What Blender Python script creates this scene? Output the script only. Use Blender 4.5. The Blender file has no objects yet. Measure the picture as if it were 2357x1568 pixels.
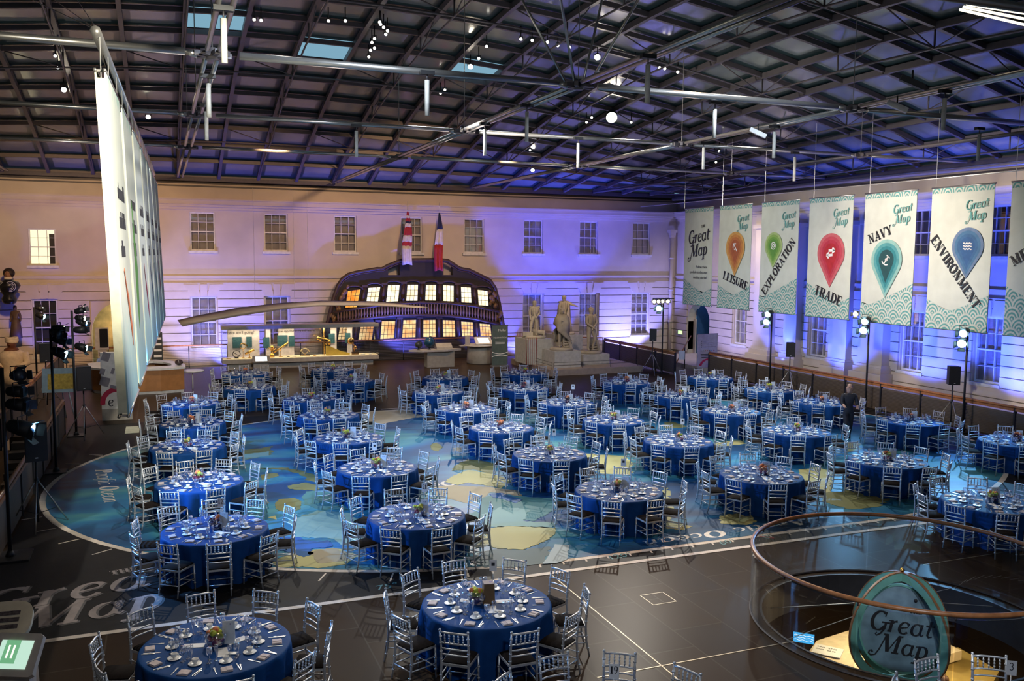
import bpy
WARM = (1, .72, .42); COOL = (.72, .84, 1); BLUE = (.10, .13, 1); CYAN = (.25, .55, 1); LILAC = (.55, .45, 1); WHITE = (1, .93, .82)
EXPOSURE = 0.35
import bpy, math, random
from mathutils import Vector, Matrix, Euler
S = bpy.context.scene
COL = S.collection
R = random.Random(7)
PI = math.pi
# ------------------------------------------------------------------ camera
W0, H0, F0 = 2357.0, 1568.0, 2050.0
CAMZ = 5.73
_p = math.atan((784 - 589) / F0); _a = math.atan((1178.5 - 370) / F0); _r = 0.0078
FW = Vector((math.sin(_a) * math.cos(_p), math.cos(_a) * math.cos(_p), -math.sin(_p)))
_R = Vector((math.cos(_a), -math.sin(_a), 0)); _U = _R.cross(FW)
RT = _R * math.cos(_r) + _U * math.sin(_r); UP = -_R * math.sin(_r) + _U * math.cos(_r)
cd = bpy.data.cameras.new('camera'); cam = bpy.data.objects.new('camera', cd); COL.objects.link(cam)
cam.matrix_world = Matrix(((RT.x, UP.x, -FW.x, 0), (RT.y, UP.y, -FW.y, 0), (RT.z, UP.z, -FW.z, CAMZ), (0, 0, 0, 1)))
cd.sensor_fit = 'HORIZONTAL'; cd.sensor_width = 36; cd.lens = F0 / W0 * 36; cd.clip_end = 300
S.camera = cam
CAM = Vector((0, 0, CAMZ))
def ray(x, y): return (FW + RT * ((x - W0 / 2) / F0) - UP * ((y - H0 / 2) / F0)).normalized()
def onz(x, y, z): d = ray(x, y); return CAM + d * ((z - CAMZ) / d.z)
def onX(x, y, X): d = ray(x, y); return CAM + d * (X / d.x)
def onY(x, y, Y): d = ray(x, y); return CAM + d * (Y / d.y)
# ------------------------------------------------------------------ colour management, world
S.view_settings.view_transform = 'Standard'; S.view_settings.look = 'None'
S.view_settings.gamma = 1; S.view_settings.use_curve_mapping = False
S.view_settings.exposure = EXPOSURE
cy = S.cycles
cy.use_denoising = True; cy.max_bounces = 5; cy.diffuse_bounces = 2; cy.glossy_bounces = 3
cy.transmission_bounces = 3; cy.transparent_max_bounces = 14; cy.caustics_reflective = False; cy.caustics_refractive = False
cy.sample_clamp_indirect = 4; cy.use_light_tree = True; cy.use_adaptive_sampling = True; cy.adaptive_threshold = 0.02
w = bpy.data.worlds.new('dusk_sky'); S.world = w; w.use_nodes = True
w.node_tree.nodes['Background'].inputs[0].default_value = (.22, .42, .55, 1)
w.node_tree.nodes['Background'].inputs[1].default_value = .75
# ------------------------------------------------------------------ lights of the hall
def lamp(kind, loc, energy, col, size=.1, aim=None, cone=60, blend=.5, name='spot_light'):
    l = bpy.data.lights.new(name, kind); l.energy = energy; l.color = col
    if kind == 'AREA': l.shape = 'DISK'; l.size = size
    else: l.shadow_soft_size = size
    if kind == 'SPOT': l.spot_size = math.radians(cone); l.spot_blend = blend
    o = bpy.data.objects.new(name, l); COL.objects.link(o); o.location = loc
    if aim is not None: o.rotation_euler = (Vector(aim) - Vector(loc)).to_track_quat('-Z', 'Y').to_euler()
    return o
# unseen fill lamps added over the whole hall under the glass roof
for (x, y) in ((3, 12), (3, 24), (12, 17), (12, 29), (21, 17), (21, 30), (10, 40)):
    lamp('SPOT', (x, y, 9.9), 140, (1, .70, .42), .8, (x, y, 0), 120, .8, name='hall_fill_light')
for (x, y) in ((3, 22.5), (11, 30.6), (13.5, 22.5), (18.6, 36.7), (-3, 32.7), (22, 24)):
    lamp('SPOT', (x, y, 7.6), 110, (1, .88, .82), .6, (x, y, 14), 165, .6, name='roof_fill_light')  # unseen upward fill added to brighten the roof from below
# key spots on the tables (cool white, from high on the far side)
for (x, y, z, ax, ay, e, c, cn) in [
    (17.5, 31, 11.6, 10, 22, 5200, WHITE, 55), (13.5, 40, 11.0, 9, 20, 5200, WHITE, 50), (9, 30, 12.3, 9, 21, 2600, COOL, 60),
    (20, 27, 11.8, 15, 20, 2600, WHITE, 55), (3, 27, 12.6, 2.5, 15, 3000, WHITE, 60), (19.5, 14, 12.3, 21, 17, 2600, COOL, 45),
    (15.5, 20, 13, 4.2, 11, 1500, WHITE, 26), (12, 14, 12.5, 14.5, 30, 3600, COOL, 70), (3, 14, 12, 4, 30, 2400, COOL, 65)]:
    lamp('SPOT', (x, y, z), e, c, .12, (ax, ay, 0), cn, .7, name='table_spot')
# unseen cool fill added behind the camera for the sides facing it
lamp('SPOT', (2, -1, 8.6), 900, (.82, .89, 1), .4, (9, 15, .4), 95, .9, name='front_fill_light')
# cyan-blue flood cans on the left lighting stands
for (x, y, z, ax, ay, e) in [(-2.2, 30.4, 3.6, 6, 30, 1500), (-2.3, 25.4, 3.2, 9, 25, 1900), (-2.3, 18.4, 3.3, 8, 20, 2000), (-2.3, 18.4, 2.6, 6, 13, 1500)]:
    lamp('SPOT', (x, y, z), e, (.12, .40, 1), .1, (ax, ay, .3), 75, .5, name='blue_can_light')
for (x, y, z, ax, ay, e) in [(24.3, 31.6, 4.1, 14, 27, 800), (24.3, 26.5, 4.1, 14, 22, 800), (24.3, 21.4, 4.1, 17, 16, 1800)]:
    lamp('SPOT', (x, y, z), e, (.2, .55, 1), .1, (ax, ay, .3), 70, .5, name='blue_can_light')
# blue wall washers standing behind the rails
def wash(loc, aim, e, c, cone=95, bl=.35): lamp('SPOT', loc, e, c, .12, aim, cone, bl, name='wall_washer')
wash((3.4, 47.9, -.9), (3.6, 49.3, 4), 1500, BLUE, 95)
wash((1.0, 45.6, .4), (2.0, 49.3, 2.6), 800, (.40, .40, 1), 75)
wash((20.5, 46.6, -.9), (20.5, 49.3, 4.5), 4200, BLUE, 100)
wash((17.4, 47.9, -.6), (18.0, 49.3, 4), 1100, BLUE, 110)
wash((27, 47.4, -.9), (27, 49.3, 4), 2200, (.2, .21, 1), 95)
wash((-5.3, 47.5, .0), (-5.3, 49.3, 4), 200, BLUE, 80)
for y, e in ((38, 900), (33.5, 1500), (29, 2000), (24.5, 2400), (20, 2200)): wash((27.6, y, .4), (30.6, y - .3, 3.6), e, (.05, .10, 1), 92)
wash((26, 42, .6), (30.6, 42.5, 4), 700, (.35, .33, 1), 90)
# blue spill on the ship
wash((12, 46.0, .5), (13, 48.5, 3.6), 1700, BLUE, 110); lamp('SPOT', (12.5, 33, 9.3), 1300, (1, .93, .82), .2, (25, 35, 5.6), 50, .8, name='banner_spot'); lamp('SPOT', (0, 27, 9), 700, (1, .92, .85), .2, (-3.2, 34, 1), 30, .8, name='hall_fill_light'); wash((16.5, 46.6, .6), (17, 48.5, 3.4), 260, BLUE, 90); wash((9.5, 46.6, .6), (9.5, 48.5, 3), 120, BLUE, 90)  # also unseen spots added to lift the dim banners and the easel
# warm floods on the walls
for (x, z, e) in [(-4, 5, 3300), (4, 7, 2000), (11.5, 8, 2900), (20, 6, 1200)]:
    lamp('SPOT', (x, 34, z + 3), e, (1, .60, .30), .3, (x, 49.3, 4.4), 70, .9, name='warm_flood')
lamp('SPOT', (26.2, 38.5, 8.8), 1500, (1, .85, .75), .3, (30.4, 43.5, 2.6), 90, .9, name='warm_flood')
lamp('SPOT', (18, 24, 8), 2000, (1, .82, .7), .3, (30.4, 26, 4), 85, .9, name='warm_flood')
lamp('SPOT', (13, 34, 10), 1700, (1, .78, .50), .2, (19, 41.5, 1.5), 40, .6, name='statue_spot')
lamp('SPOT', (4, 38, 9), 700, (1, .9, .8), .2, (9.5, 42, 0), 60, .6, name='case_spot')
lamp('SPOT', (2.5, 8, 9.3), 6000, (1, .95, .78), .2, (-.6, 17, 6.2), 50, .6, name='banner_spot')
lamp('SPOT', (7, 25, 9.3), 4600, (1, .93, .82), .2, (25, 28, 5.6), 66, .7, name='banner_spot')
# blue spill on the eaves of the right wall
for y in (40, 35, 30, 25, 20): lamp('SPOT', (29.3, y, 6.4), 60, (.02, .10, 1), .1, (28.6, y, 10.4), 70, .5, name='eave_blue_light')
lamp('SPOT', (-.5, 36, 9.2), 1300, (1, .86, .7), .3, (-1.2, 37, 0), 95, .8, name='hall_fill_light')  # added fill to brighten the desk, totem and easel
lamp('SPOT', (12.5, 19, 12), 1800, (1, .60, .30), .2, (8.6, 12.6, 0), 36, .8, name='floor_spot')
lamp('SPOT', (14, 44, 9), 900, (1, .72, .42), .3, (13, 43, 0), 80, .8, name='hall_fill_light')  # broad warm fill over the far deck
wash((21, 44.5, .5), (22, 49.3, 8.2), 2600, (.04, .06, 1), 66, .3); wash((4.5, 44.5, .5), (5.5, 49.3, 8.3), 900, (.06, .08, 1), 52, .3); wash((-6, 44, .4), (-4, 49.3, 8.1), 260, BLUE, 40, .3)
for x, e in ((19.2, 1700), (22.6, 1900), (26.2, 1900), (3.5, 700), (7, 400), (-4, 250)): wash((x, 48.35, -.9), (x, 49.15, 8.25), e, (.04, .07, 1), 46, .5)
for y in (21, 25, 29, 33, 37.5): wash((29.7, y, .3), (30.4, y, 8.25), 1500, (.04, .08, 1), 46, .5)
lamp('SPOT', (-2.3, 26, 5.2), 330, (1, .93, .85), .2, (-1.7, 33, 1.3), 60, .8, name='hall_fill_light')  # added fill for the front of the white totem
lamp('SPOT', (-.2, 17.5, 9.0), 1500, COOL, .1, (3.9, 11.9, .7), 17, .6, name='table_spot'); lamp('SPOT', (2.6, 15.5, 10.5), 700, WHITE, .1, (.5, 11.6, .7), 16, .7, name='table_spot')
lamp('SPOT', (15.26, 21.13, 10.8), 520, WHITE, .1, (12.76, 16.63, .75), 13, .7, name='table_spot')
lamp('SPOT', (19.16, 21.27, 10.8), 420, WHITE, .1, (16.66, 16.77, .75), 13, .7, name='table_spot')
lamp('SPOT', (19.47, 25.06, 10.8), 620, WHITE, .1, (16.97, 20.56, .75), 13, .7, name='table_spot')
lamp('SPOT', (15.48, 25.0, 10.8), 420, WHITE, .1, (12.98, 20.5, .75), 13, .7, name='table_spot')
lamp('SPOT', (11.53, 24.75, 10.8), 520, WHITE, .1, (9.03, 20.25, .75), 13, .7, name='table_spot')
lamp('SPOT', (18.3, 17.6, 10.8), 700, WHITE, .1, (15.8, 13.1, .75), 13, .7, name='table_spot')
lamp('SPOT', (3.17, 24.8, 10.8), 380, WHITE, .1, (0.67, 20.3, .75), 13, .7, name='table_spot')
# ------------------------------------------------------------------ materials
MATS = {}
def mat(name, c, rough=.6, metal=0, var=.12, scale=6, bump=0, emit=None, es=0, spec=.5, coat=0):
    if name in MATS: return MATS[name]
    m = bpy.data.materials.new(name); m.use_nodes = True; nt = m.node_tree; b = nt.nodes['Principled BSDF']
    b.inputs['Roughness'].default_value = rough; b.inputs['Metallic'].default_value = metal
    b.inputs['Specular IOR Level'].default_value = spec
    if coat: b.inputs['Coat Weight'].default_value = coat
    tc = nt.nodes.new('ShaderNodeTexCoord'); nz = nt.nodes.new('ShaderNodeTexNoise'); nz.inputs['Scale'].default_value = scale
    nz.inputs['Detail'].default_value = 3
    nt.links.new(tc.outputs['Object'], nz.inputs['Vector'])
    rp = nt.nodes.new('ShaderNodeValToRGB'); rp.color_ramp.elements[0].position = .3; rp.color_ramp.elements[1].position = .7
    rp.color_ramp.elements[0].color = (*[max(0, k * (1 - var)) for k in c], 1)
    rp.color_ramp.elements[1].color = (*[min(1, k * (1 + var)) for k in c], 1)
    nt.links.new(nz.outputs[0], rp.inputs[0]); nt.links.new(rp.outputs[0], b.inputs['Base Color'])
    if bump:
        bp = nt.nodes.new('ShaderNodeBump'); bp.inputs['Strength'].default_value = bump; bp.inputs['Distance'].default_value = .02
        nt.links.new(nz.outputs[0], bp.inputs['Height']); nt.links.new(bp.outputs[0], b.inputs['Normal'])
    if emit:
        b.inputs['Emission Color'].default_value = (*emit, 1); b.inputs['Emission Strength'].default_value = es
    MATS[name] = m; return m
def glassmat(name, tint=(.9, .95, .95), mixv=.12, rough=.02, gcol=(1, 1, 1)):
    if name in MATS: return MATS[name]
    m = bpy.data.materials.new(name); m.use_nodes = True; nt = m.node_tree; nt.nodes.clear()
    o = nt.nodes.new('ShaderNodeOutputMaterial'); mx = nt.nodes.new('ShaderNodeMixShader')
    t = nt.nodes.new('ShaderNodeBsdfTransparent'); t.inputs[0].default_value = (*tint, 1)
    g = nt.nodes.new('ShaderNodeBsdfGlossy'); g.inputs['Roughness'].default_value = rough; g.inputs[0].default_value = (*gcol, 1)
    lw = nt.nodes.new('ShaderNodeLayerWeight'); lw.inputs[0].default_value = .35
    ma = nt.nodes.new('ShaderNodeMath'); ma.operation = 'MULTIPLY_ADD'; ma.inputs[1].default_value = .6; ma.inputs[2].default_value = mixv
    nt.links.new(lw.outputs['Facing'], ma.inputs[0]); nt.links.new(ma.outputs[0], mx.inputs[0])
    nt.links.new(t.outputs[0], mx.inputs[1]); nt.links.new(g.outputs[0], mx.inputs[2]); nt.links.new(mx.outputs[0], o.inputs[0])
    MATS[name] = m; return m
def emat(name, c, s):
    if name in MATS: return MATS[name]
    m = bpy.data.materials.new(name); m.use_nodes = True; nt = m.node_tree; nt.nodes.clear()
    o = nt.nodes.new('ShaderNodeOutputMaterial'); e = nt.nodes.new('ShaderNodeEmission')
    e.inputs[0].default_value = (*c, 1); e.inputs[1].default_value = s; nt.links.new(e.outputs[0], o.inputs[0])
    MATS[name] = m; return m
# ------------------------------------------------------------------ mesh builder
class MB:
    def __init__(s): s.v = []; s.f = []; s.m = []; s.mi = 0; s.sm = []; s.smooth = False
    def add(s, vs, fs):
        n = len(s.v); s.v.extend([tuple(v) for v in vs])
        for f in fs: s.f.append(tuple(i + n for i in f)); s.m.append(s.mi); s.sm.append(s.smooth)
        return s
    def box(s, c, d, rot=None, taper=1):
        hx, hy, hz = d[0] / 2, d[1] / 2, d[2] / 2; vs = []
        for z in (-1, 1):
            k = taper if z > 0 else 1
            for x, y in ((-1, -1), (1, -1), (1, 1), (-1, 1)): vs.append(Vector((x * hx * k, y * hy * k, z * hz)))
        if rot is not None:
            if not isinstance(rot, Matrix): rot = Euler(rot).to_matrix()
            vs = [rot @ v for v in vs]
        c = Vector(c)
        return s.add([v + c for v in vs], [(3, 2, 1, 0), (4, 5, 6, 7), (0, 1, 5, 4), (1, 2, 6, 5), (2, 3, 7, 6), (3, 0, 4, 7)])
    def bb(s, a, b):
        a = Vector(a); b = Vector(b); return s.box((a + b) / 2, [abs(k) for k in (b - a)])
    def tube(s, pts, r, n=6, cap=True, closed=False):
        pts = [Vector(p) for p in pts]; N = len(pts); rs = r if isinstance(r, (list, tuple)) else [r] * N
        vs = []; prev = None
        for i, p in enumerate(pts):
            if closed: d = pts[(i + 1) % N] - pts[i - 1]
            else: d = pts[min(i + 1, N - 1)] - pts[max(i - 1, 0)]
            d = d.normalized() if d.length > 1e-9 else Vector((0, 0, 1))
            if prev is None:
                u = d.cross(Vector((0, 0, 1)));
                if u.length < .1: u = d.cross(Vector((1, 0, 0)))
                u.normalize()
            else:
                u = prev - d * prev.dot(d)
                u = u.normalized() if u.length > 1e-6 else d.orthogonal().normalized()
            prev = u; w_ = d.cross(u)
            for k in range(n):
                a = 2 * PI * k / n; vs.append(p + (u * math.cos(a) + w_ * math.sin(a)) * rs[i])
        fs = []
        for i in range(N if closed else N - 1):
            j = (i + 1) % N
            for k in range(n): fs.append((i * n + k, i * n + (k + 1) % n, j * n + (k + 1) % n, j * n + k))
        if cap and not closed: fs.append(tuple(range(n))[::-1]); fs.append(tuple((N - 1) * n + k for k in range(n)))
        sm = s.smooth; s.smooth = n > 4; s.add(vs, fs); s.smooth = sm; return s
    def lathe(s, prof, c=(0, 0, 0), n=16, mtx=None, smooth=True):
        vs = []; c = Vector(c)
        for (r, z) in prof:
            for k in range(n):
                a = 2 * PI * k / n; v = Vector((r * math.cos(a), r * math.sin(a), z))
                if mtx is not None: v = mtx @ v
                vs.append(v + c)
        fs = []
        for i in range(len(prof) - 1):
            for k in range(n): fs.append((i * n + k, i * n + (k + 1) % n, (i + 1) * n + (k + 1) % n, (i + 1) * n + k))
        if prof[0][0] > 1e-6: fs.append(tuple(range(n))[::-1])
        if prof[-1][0] > 1e-6: fs.append(tuple((len(prof) - 1) * n + k for k in range(n)))
        sm = s.smooth; s.smooth = smooth; s.add(vs, fs); s.smooth = sm; return s
    def ball(s, c, r, n=10, m=6, sc=(1, 1, 1)):
        pr = [(max(1e-7, math.sin(PI * i / m)) * r, -math.cos(PI * i / m) * r) for i in range(m + 1)]
        return s.lathe(pr, c, n, Matrix.Diagonal(Vector(sc)))
    def prism(s, poly, f, t0, t1):
        n = len(poly); vs = [f(p[0], p[1], t0) for p in poly] + [f(p[0], p[1], t1) for p in poly]
        fs = [tuple(range(n)), tuple(range(2 * n - 1, n - 1, -1))]
        for i in range(n): fs.append((i, (i + 1) % n + 0, (i + 1) % n + n, i + n)[::-1])
        return s.add(vs, fs)
    def build(s, name, mats, parent=None, smooth=None, fix=False):
        me = bpy.data.meshes.new(name); me.from_pydata(s.v, [], s.f)
        if not isinstance(mats, (list, tuple)): mats = [mats]
        for m in mats: me.materials.append(m)
        me.polygons.foreach_set('material_index', s.m)
        me.polygons.foreach_set('use_smooth', [True] * len(s.f) if smooth else s.sm)
        me.update()
        if fix:
            import bmesh
            b = bmesh.new(); b.from_mesh(me); bmesh.ops.recalc_face_normals(b, faces=b.faces); b.to_mesh(me); b.free()
        o = bpy.data.objects.new(name, me); COL.objects.link(o)
        if parent is not None: o.parent = parent
        return o
def tag(o, label=None, cat=None, group=None, kind=None):
    if label: o['label'] = label
    if cat: o['category'] = cat
    if group: o['group'] = group
    if kind: o['kind'] = kind
    return o
def thing(name, label, cat, loc=(0, 0, 0), rz=0, group=None, scale=1):
    o = bpy.data.objects.new(name, None); COL.objects.link(o); o.location = loc; o.rotation_euler = (0, 0, rz)
    if scale != 1: o.scale = (scale,) * 3
    o.empty_display_size = .1
    return tag(o, label, cat, group)
def struct(mb, name, m, parent=None, **k):
    o = mb.build(name, m, parent, **k)
    if parent is None: o['kind'] = 'structure'
    return o
KIDS = {}
def kids(o):
    if o.name not in KIDS: KIDS[o.name] = [c for c in bpy.data.objects if c.parent == o]
    return KIDS[o.name]
def dup(src, loc, rz, label=None, group=None):
    r = src.copy(); COL.objects.link(r); r.location = loc; r.rotation_euler = (src.rotation_euler[0], src.rotation_euler[1], rz)
    if label: r['label'] = label
    if group: r['group'] = group
    for ch in kids(src):
        c = ch.copy(); COL.objects.link(c); c.parent = r
        for g in kids(ch):
            d = g.copy(); COL.objects.link(d); d.parent = c
    return r
def merged(name, srcs, m, label, cat, group):
    """one mesh holding many copies of the low-detail mesh blocks: the far rest of a kind"""
    V = []; Fc = []; Mi = []
    for (vs, fs, ms, M) in srcs:
        n = len(V); V.extend([tuple(M @ Vector(v)) for v in vs]); Fc.extend([tuple(i + n for i in f) for f in fs]); Mi.extend(ms)
    me = bpy.data.meshes.new(name); me.from_pydata(V, [], Fc)
    for k in m: me.materials.append(k)
    me.polygons.foreach_set('material_index', Mi); me.polygons.foreach_set('use_smooth', [True] * len(Fc)); me.update()
    o = bpy.data.objects.new(name, me); COL.objects.link(o); return tag(o, label, cat, group, 'stuff')
def TR(x, y, z, rz=0, s=1): return Matrix.Translation((x, y, z)) @ Matrix.Rotation(rz, 4, 'Z') @ Matrix.Scale(s, 4)
def skin(name, verts, edges, radii, m, parent=None, sub=1):
    me = bpy.data.meshes.new(name); me.from_pydata([tuple(v) for v in verts], edges, [])
    o = bpy.data.objects.new('tmp', me); COL.objects.link(o)
    md = o.modifiers.new('s', 'SKIN'); md.use_smooth_shade = True; md.branch_smoothing = .3
    sv = me.skin_vertices[0].data
    for i, r in enumerate(radii): sv[i].radius = (r, r) if not isinstance(r, tuple) else r
    sv[0].use_root = True
    if sub: o.modifiers.new('u', 'SUBSURF').levels = sub
    bpy.context.view_layer.update()
    ev = o.evaluated_get(bpy.context.evaluated_depsgraph_get()); m2 = bpy.data.meshes.new_from_object(ev)
    bpy.data.objects.remove(o); m2.name = name
    m2.materials.clear(); m2.materials.append(m)
    o2 = bpy.data.objects.new(name, m2); COL.objects.link(o2)
    if parent is not None: o2.parent = parent
    return o2
# ------------------------------------------------------------------ structure materials
PL = mat('cream_plaster', (.62, .54, .46), .85, var=.05, scale=1.2)
PLD = mat('cream_masonry', (.64, .56, .49), .85, var=.05, scale=2)
GRV = mat('masonry_joint', (.18, .14, .12), .9)
STEEL = mat('grey_painted_steel', (.12, .105, .11), .45, .1, var=.06)
STL2 = mat('dark_roof_steel', (.06, .055, .06), .5, .3)
ALU = mat('brushed_aluminium_tube', (.55, .52, .48), .3, .85, var=.05)
SLATE = mat('slate_paving', (.085, .07, .058), .38, var=.15, scale=3)
TIMB = mat('oak_handrail', (.30, .12, .045), .35, var=.25, scale=9)
BLK = mat('matt_black', (.012, .012, .014), .5)
BLKG = mat('black_louvre', (.085, .062, .045), .5)
WIN = mat('window_white_paint', (.72, .70, .66), .5)
BLIND = mat('window_blind', (.52, .48, .42), .8, var=.15, scale=3)
DARKW = mat('dark_room', (.02, .018, .016), .5)
GLS = glassmat('window_glass', (.9, .9, .92), .06)
GLB = glassmat('balustrade_glass', (.90, .92, .91), .015)
def tilemat():
    m = mat('slate_tiles', (.085, .068, .055), .34, spec=.035); nt = m.node_tree; b = nt.nodes['Principled BSDF']
    tc = nt.nodes.new('ShaderNodeTexCoord'); mp = nt.nodes.new('ShaderNodeMapping'); mp.inputs['Rotation'].default_value = (0, 0, math.radians(90))
    br = nt.nodes.new('ShaderNodeTexBrick'); br.inputs['Scale'].default_value = 1; br.inputs['Brick Width'].default_value = 1.8
    br.inputs['Row Height'].default_value = .9; br.inputs['Mortar Size'].default_value = .012; br.offset = .33
    br.inputs['Color1'].default_value = (.047, .028, .015, 1); br.inputs['Color2'].default_value = (.036, .022, .013, 1)
    br.inputs['Mortar'].default_value = (.065, .05, .036, 1)
    nt.links.new(tc.outputs['Object'], mp.inputs[0]); nt.links.new(mp.outputs[0], br.inputs['Vector']); nt.links.new(br.outputs[0], b.inputs['Base Color'])
    return m
TILE = tilemat()
YB, XR = 49.3, 30.6
def pb(u, d, z): return Vector((u, YB - d, z))
def pr(u, d, z): return Vector((XR - d, u, z))
def pbox(mb, P, u0, u1, d0, d1, z0, z1): mb.bb(P(u0, d0, z0), P(u1, d1, z1))
def grid(mb, P, u0, u1, z0, z1, ops, d0, d1):
    us = sorted({u0, u1, *[k for o in ops for k in o[:2] if u0 < k < u1]})
    for a, b in zip(us, us[1:]):
        hs = sorted([(o[2], o[3]) for o in ops if o[0] <= a + 1e-6 and o[1] >= b - 1e-6]); z = z0
        for lo, hi in hs:
            lo, hi = max(lo, z0), min(hi, z1)
            if hi <= z0 or lo >= z1: continue
            if lo > z: pbox(mb, P, a, b, d0, d1, z, lo)
            z = max(z, hi)
        if z < z1: pbox(mb, P, a, b, d0, d1, z, z1)
def wall(name, P, u0, u1, ups, lows, extra=()):
    ops = list(ups) + list(lows) + list(extra)
    m = MB(); grid(m, P, u0, u1, -4, 9.3, ops, -.55, 0); o = struct(m, name, PL)
    c = MB(); z = -.15
    while z < 4.2:
        zz = min(z + .40, 4.3)
        grow = [(a - .05, b + .05, lo - .02, hi + .02) for a, b, lo, hi in list(lows) + list(extra)]
        grid(c, P, u0, u1, z, zz, grow, 0, .10); z += .44
    c.build('masonry_course', PLD, o)
    b = MB(); pbox(b, P, u0, u1, 0, .09, 4.42, 4.56); b.build('string_course', PL, o)
    k = MB()
    for a, b_, lo, hi in lows:   # flared keystones over the ground-floor windows
        mid = (a + b_) / 2
        for s in (-1, 1):
            k.prism([(mid + s * .18, hi + .06), (mid + s * .62, hi + .06), (mid + s * .98, 4.12), (mid + s * .30, 4.12)], lambda u, z_, t: P(u, t, z_), .03, .13)
        pbox(k, P, mid - .17, mid + .17, .03, .15, hi + .04, 4.12)
    k.build('keystone', PLD, o)
    q = MB(); pbox(q, P, u0, u1, 0, .12, 7.98, 8.12); pbox(q, P, u0, u1, 0, .28, 8.12, 8.24); pbox(q, P, u0, u1, 0, .42, 8.24, 8.46); pbox(q, P, u0, u1, 0, .5, 8.46, 8.54)
    q.build('cornice', PL, o)
    f = MB(); pbox(f, P, u0, u1, -.5, .10, 9.15, 9.22); pbox(f, P, u0, u1, -.55, .45, 9.42, 9.62); pbox(f, P, u0, u1, -.75, -.3, 9.2, 10.0); f.build('gutter', STL2, o)
    return o
def ww(c, w_, z0, z1): return (c - w_ / 2, c + w_ / 2, z0, z1)
UPB = [ww(c, 1.24, 5.86, 7.86) for c in (-16.6, -12.9, -9.1, 2.1, 5.82, 9.53, 13.28, 17.03, 20.76, 24.44, 28.1)] + [ww(-5.35, 1.2, 5.08, 6.88)]
LOB = [ww(c, 1.28, .8, 3.46) for c in (-16.6, -12.9, -9.1, 2.08, 5.8, 20.77, 24.5, 28.12)] + [ww(-5.35, 1.1, .6, 3.4)]
UPR = [ww(c, 1.24, 5.86, 7.86) for c in (6.8, 10.5, 14.3, 18.1, 21.9, 25.75, 29.5, 42.3)]
LOR = [ww(c, 1.28, .8, 3.46) for c in (6.8, 10.5, 14.3, 18.1, 21.9, 25.9, 29.75, 35.75, 42.2)]
wb = wall('wall_back', pb, -20.6, XR, UPB, LOB, [(-3.3, -.1, -.6, 3.3)])
wr = wall('wall_right', pr, -2, YB, UPR, LOR, [(45.2, 47.6, -.6, 2.95)])
# arch heads
def arch(P, c, hw, zs, ztop, parent, name):
    m = MB(); n = 14
    for i in range(n):
        a0, a1 = PI * i / n, PI * (i + 1) / n
        p0 = (c + hw * math.cos(a0), zs + (ztop - zs) * math.sin(a0)); p1 = (c + hw * math.cos(a1), zs + (ztop - zs) * math.sin(a1))
        m.prism([p0, p1, (p1[0], ztop), (p0[0], ztop)], lambda u, z, t: P(u, t, z), -.55, .05)
    for s in (-1, 1): pbox(m, P, c + s * hw, c + s * (hw + .001), -.55, .05, 0, zs)
    return m.build(name, PLD, parent)
arch(pb, -1.7, 1.6, 1.75, 3.3, wb, 'arch_head')
arch(pr, 46.4, 1.2, 1.75, 2.95, wr, 'arch_head')
m = MB(); pbox(m, pb, -4.5, .9, -2.5, -2.4, -.6, 3.6); m2_ = MB()
struct(m, 'wall_stair_hall', mat('yellow_stair_hall', (.55, .42, .2), .8, var=.4, scale=2))
lamp('POINT', (-1.7, 50.3, 2.6), 60, (1, .8, .45), .15, name='stair_hall_light')
m = MB()
for i in range(9): m.bb((-3.4 + i * .34, 50.3, -.5), (-3.06 + i * .34, 51.5, .2 + i * .3))
struct(m, 'stair_flight', mat('stair_stone', (.34, .30, .16), .7))
# doorway on the right wall, with a dark passage and panelled reveal
d = struct(MB().bb((XR + 2.2, 44.4, -.6), (XR + 2.3, 48.4, 3.4)), 'door_1', DARKW)
m = MB()
for s in (-1, 1): pbox(m, pr, 46.4 + s * 1.2, 46.4 + s * .95, -.5, -.38, -.6, 1.9)
m.build('door_frame', PL, d)
m = MB(); m.box((XR + 1.2, 47.35, 1.1), (1.5, .08, 3.2)); m.build('open_door_leaf', mat('navy_door', (.02, .06, .16), .4), d)
# ------------------------------------------------------------------ windows
NW = [0]
def window(P, o, kind):
    NW[0] += 1; a, b, lo, hi = o; W_, H_ = b - a, hi - lo
    r = bpy.data.objects.new('window_%d' % NW[0], None); COL.objects.link(r); r['kind'] = 'structure'
    f = MB()
    for x0, x1 in ((a, a + .07), (b - .07, b)): pbox(f, P, x0, x1, -.22, -.10, lo, hi)
    for z0, z1 in ((lo, lo + .09), (hi - .07, hi), ((lo + hi) / 2 - .03, (lo + hi) / 2 + .03)): pbox(f, P, a + .003, b - .003, -.218, -.097, z0, z1)
    rows = 4 if H_ < 2.3 else 4
    for i in (1, 2): x = a + W_ * i / 3; pbox(f, P, x - .012, x + .012, -.19, -.13, lo, hi)
    for i in range(1, rows): z = lo + H_ * i / rows; pbox(f, P, a, b, -.19, -.13, z - .012, z + .012)
    f.build('frame', WIN, r)
    s = MB(); pbox(s, P, a - .1, b + .1, -.15, .14, lo - .13, lo); s.build('sill', WIN, r)
    g = MB(); pbox(g, P, a, b, -.20, -.19, lo, hi); g.build('pane', GLS, r)
    k = MB(); pbox(k, P, a - .05, b + .05, -.40, -.34, lo - .05, hi + .05)
    if kind == 'lit':
        k.build('lit_room', emat('lit_room_glow', (1, .86, .5), 1.5), r)
        e = MB(); pbox(e, P, b - .32, b - .02, -.30, -.27, lo, hi - .25); e.build('dark_curtain', DARKW, r)
    elif kind == 'dark': k.build('dark_room', DARKW, r)
    else: k.build('blind', BLIND, r)
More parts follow.
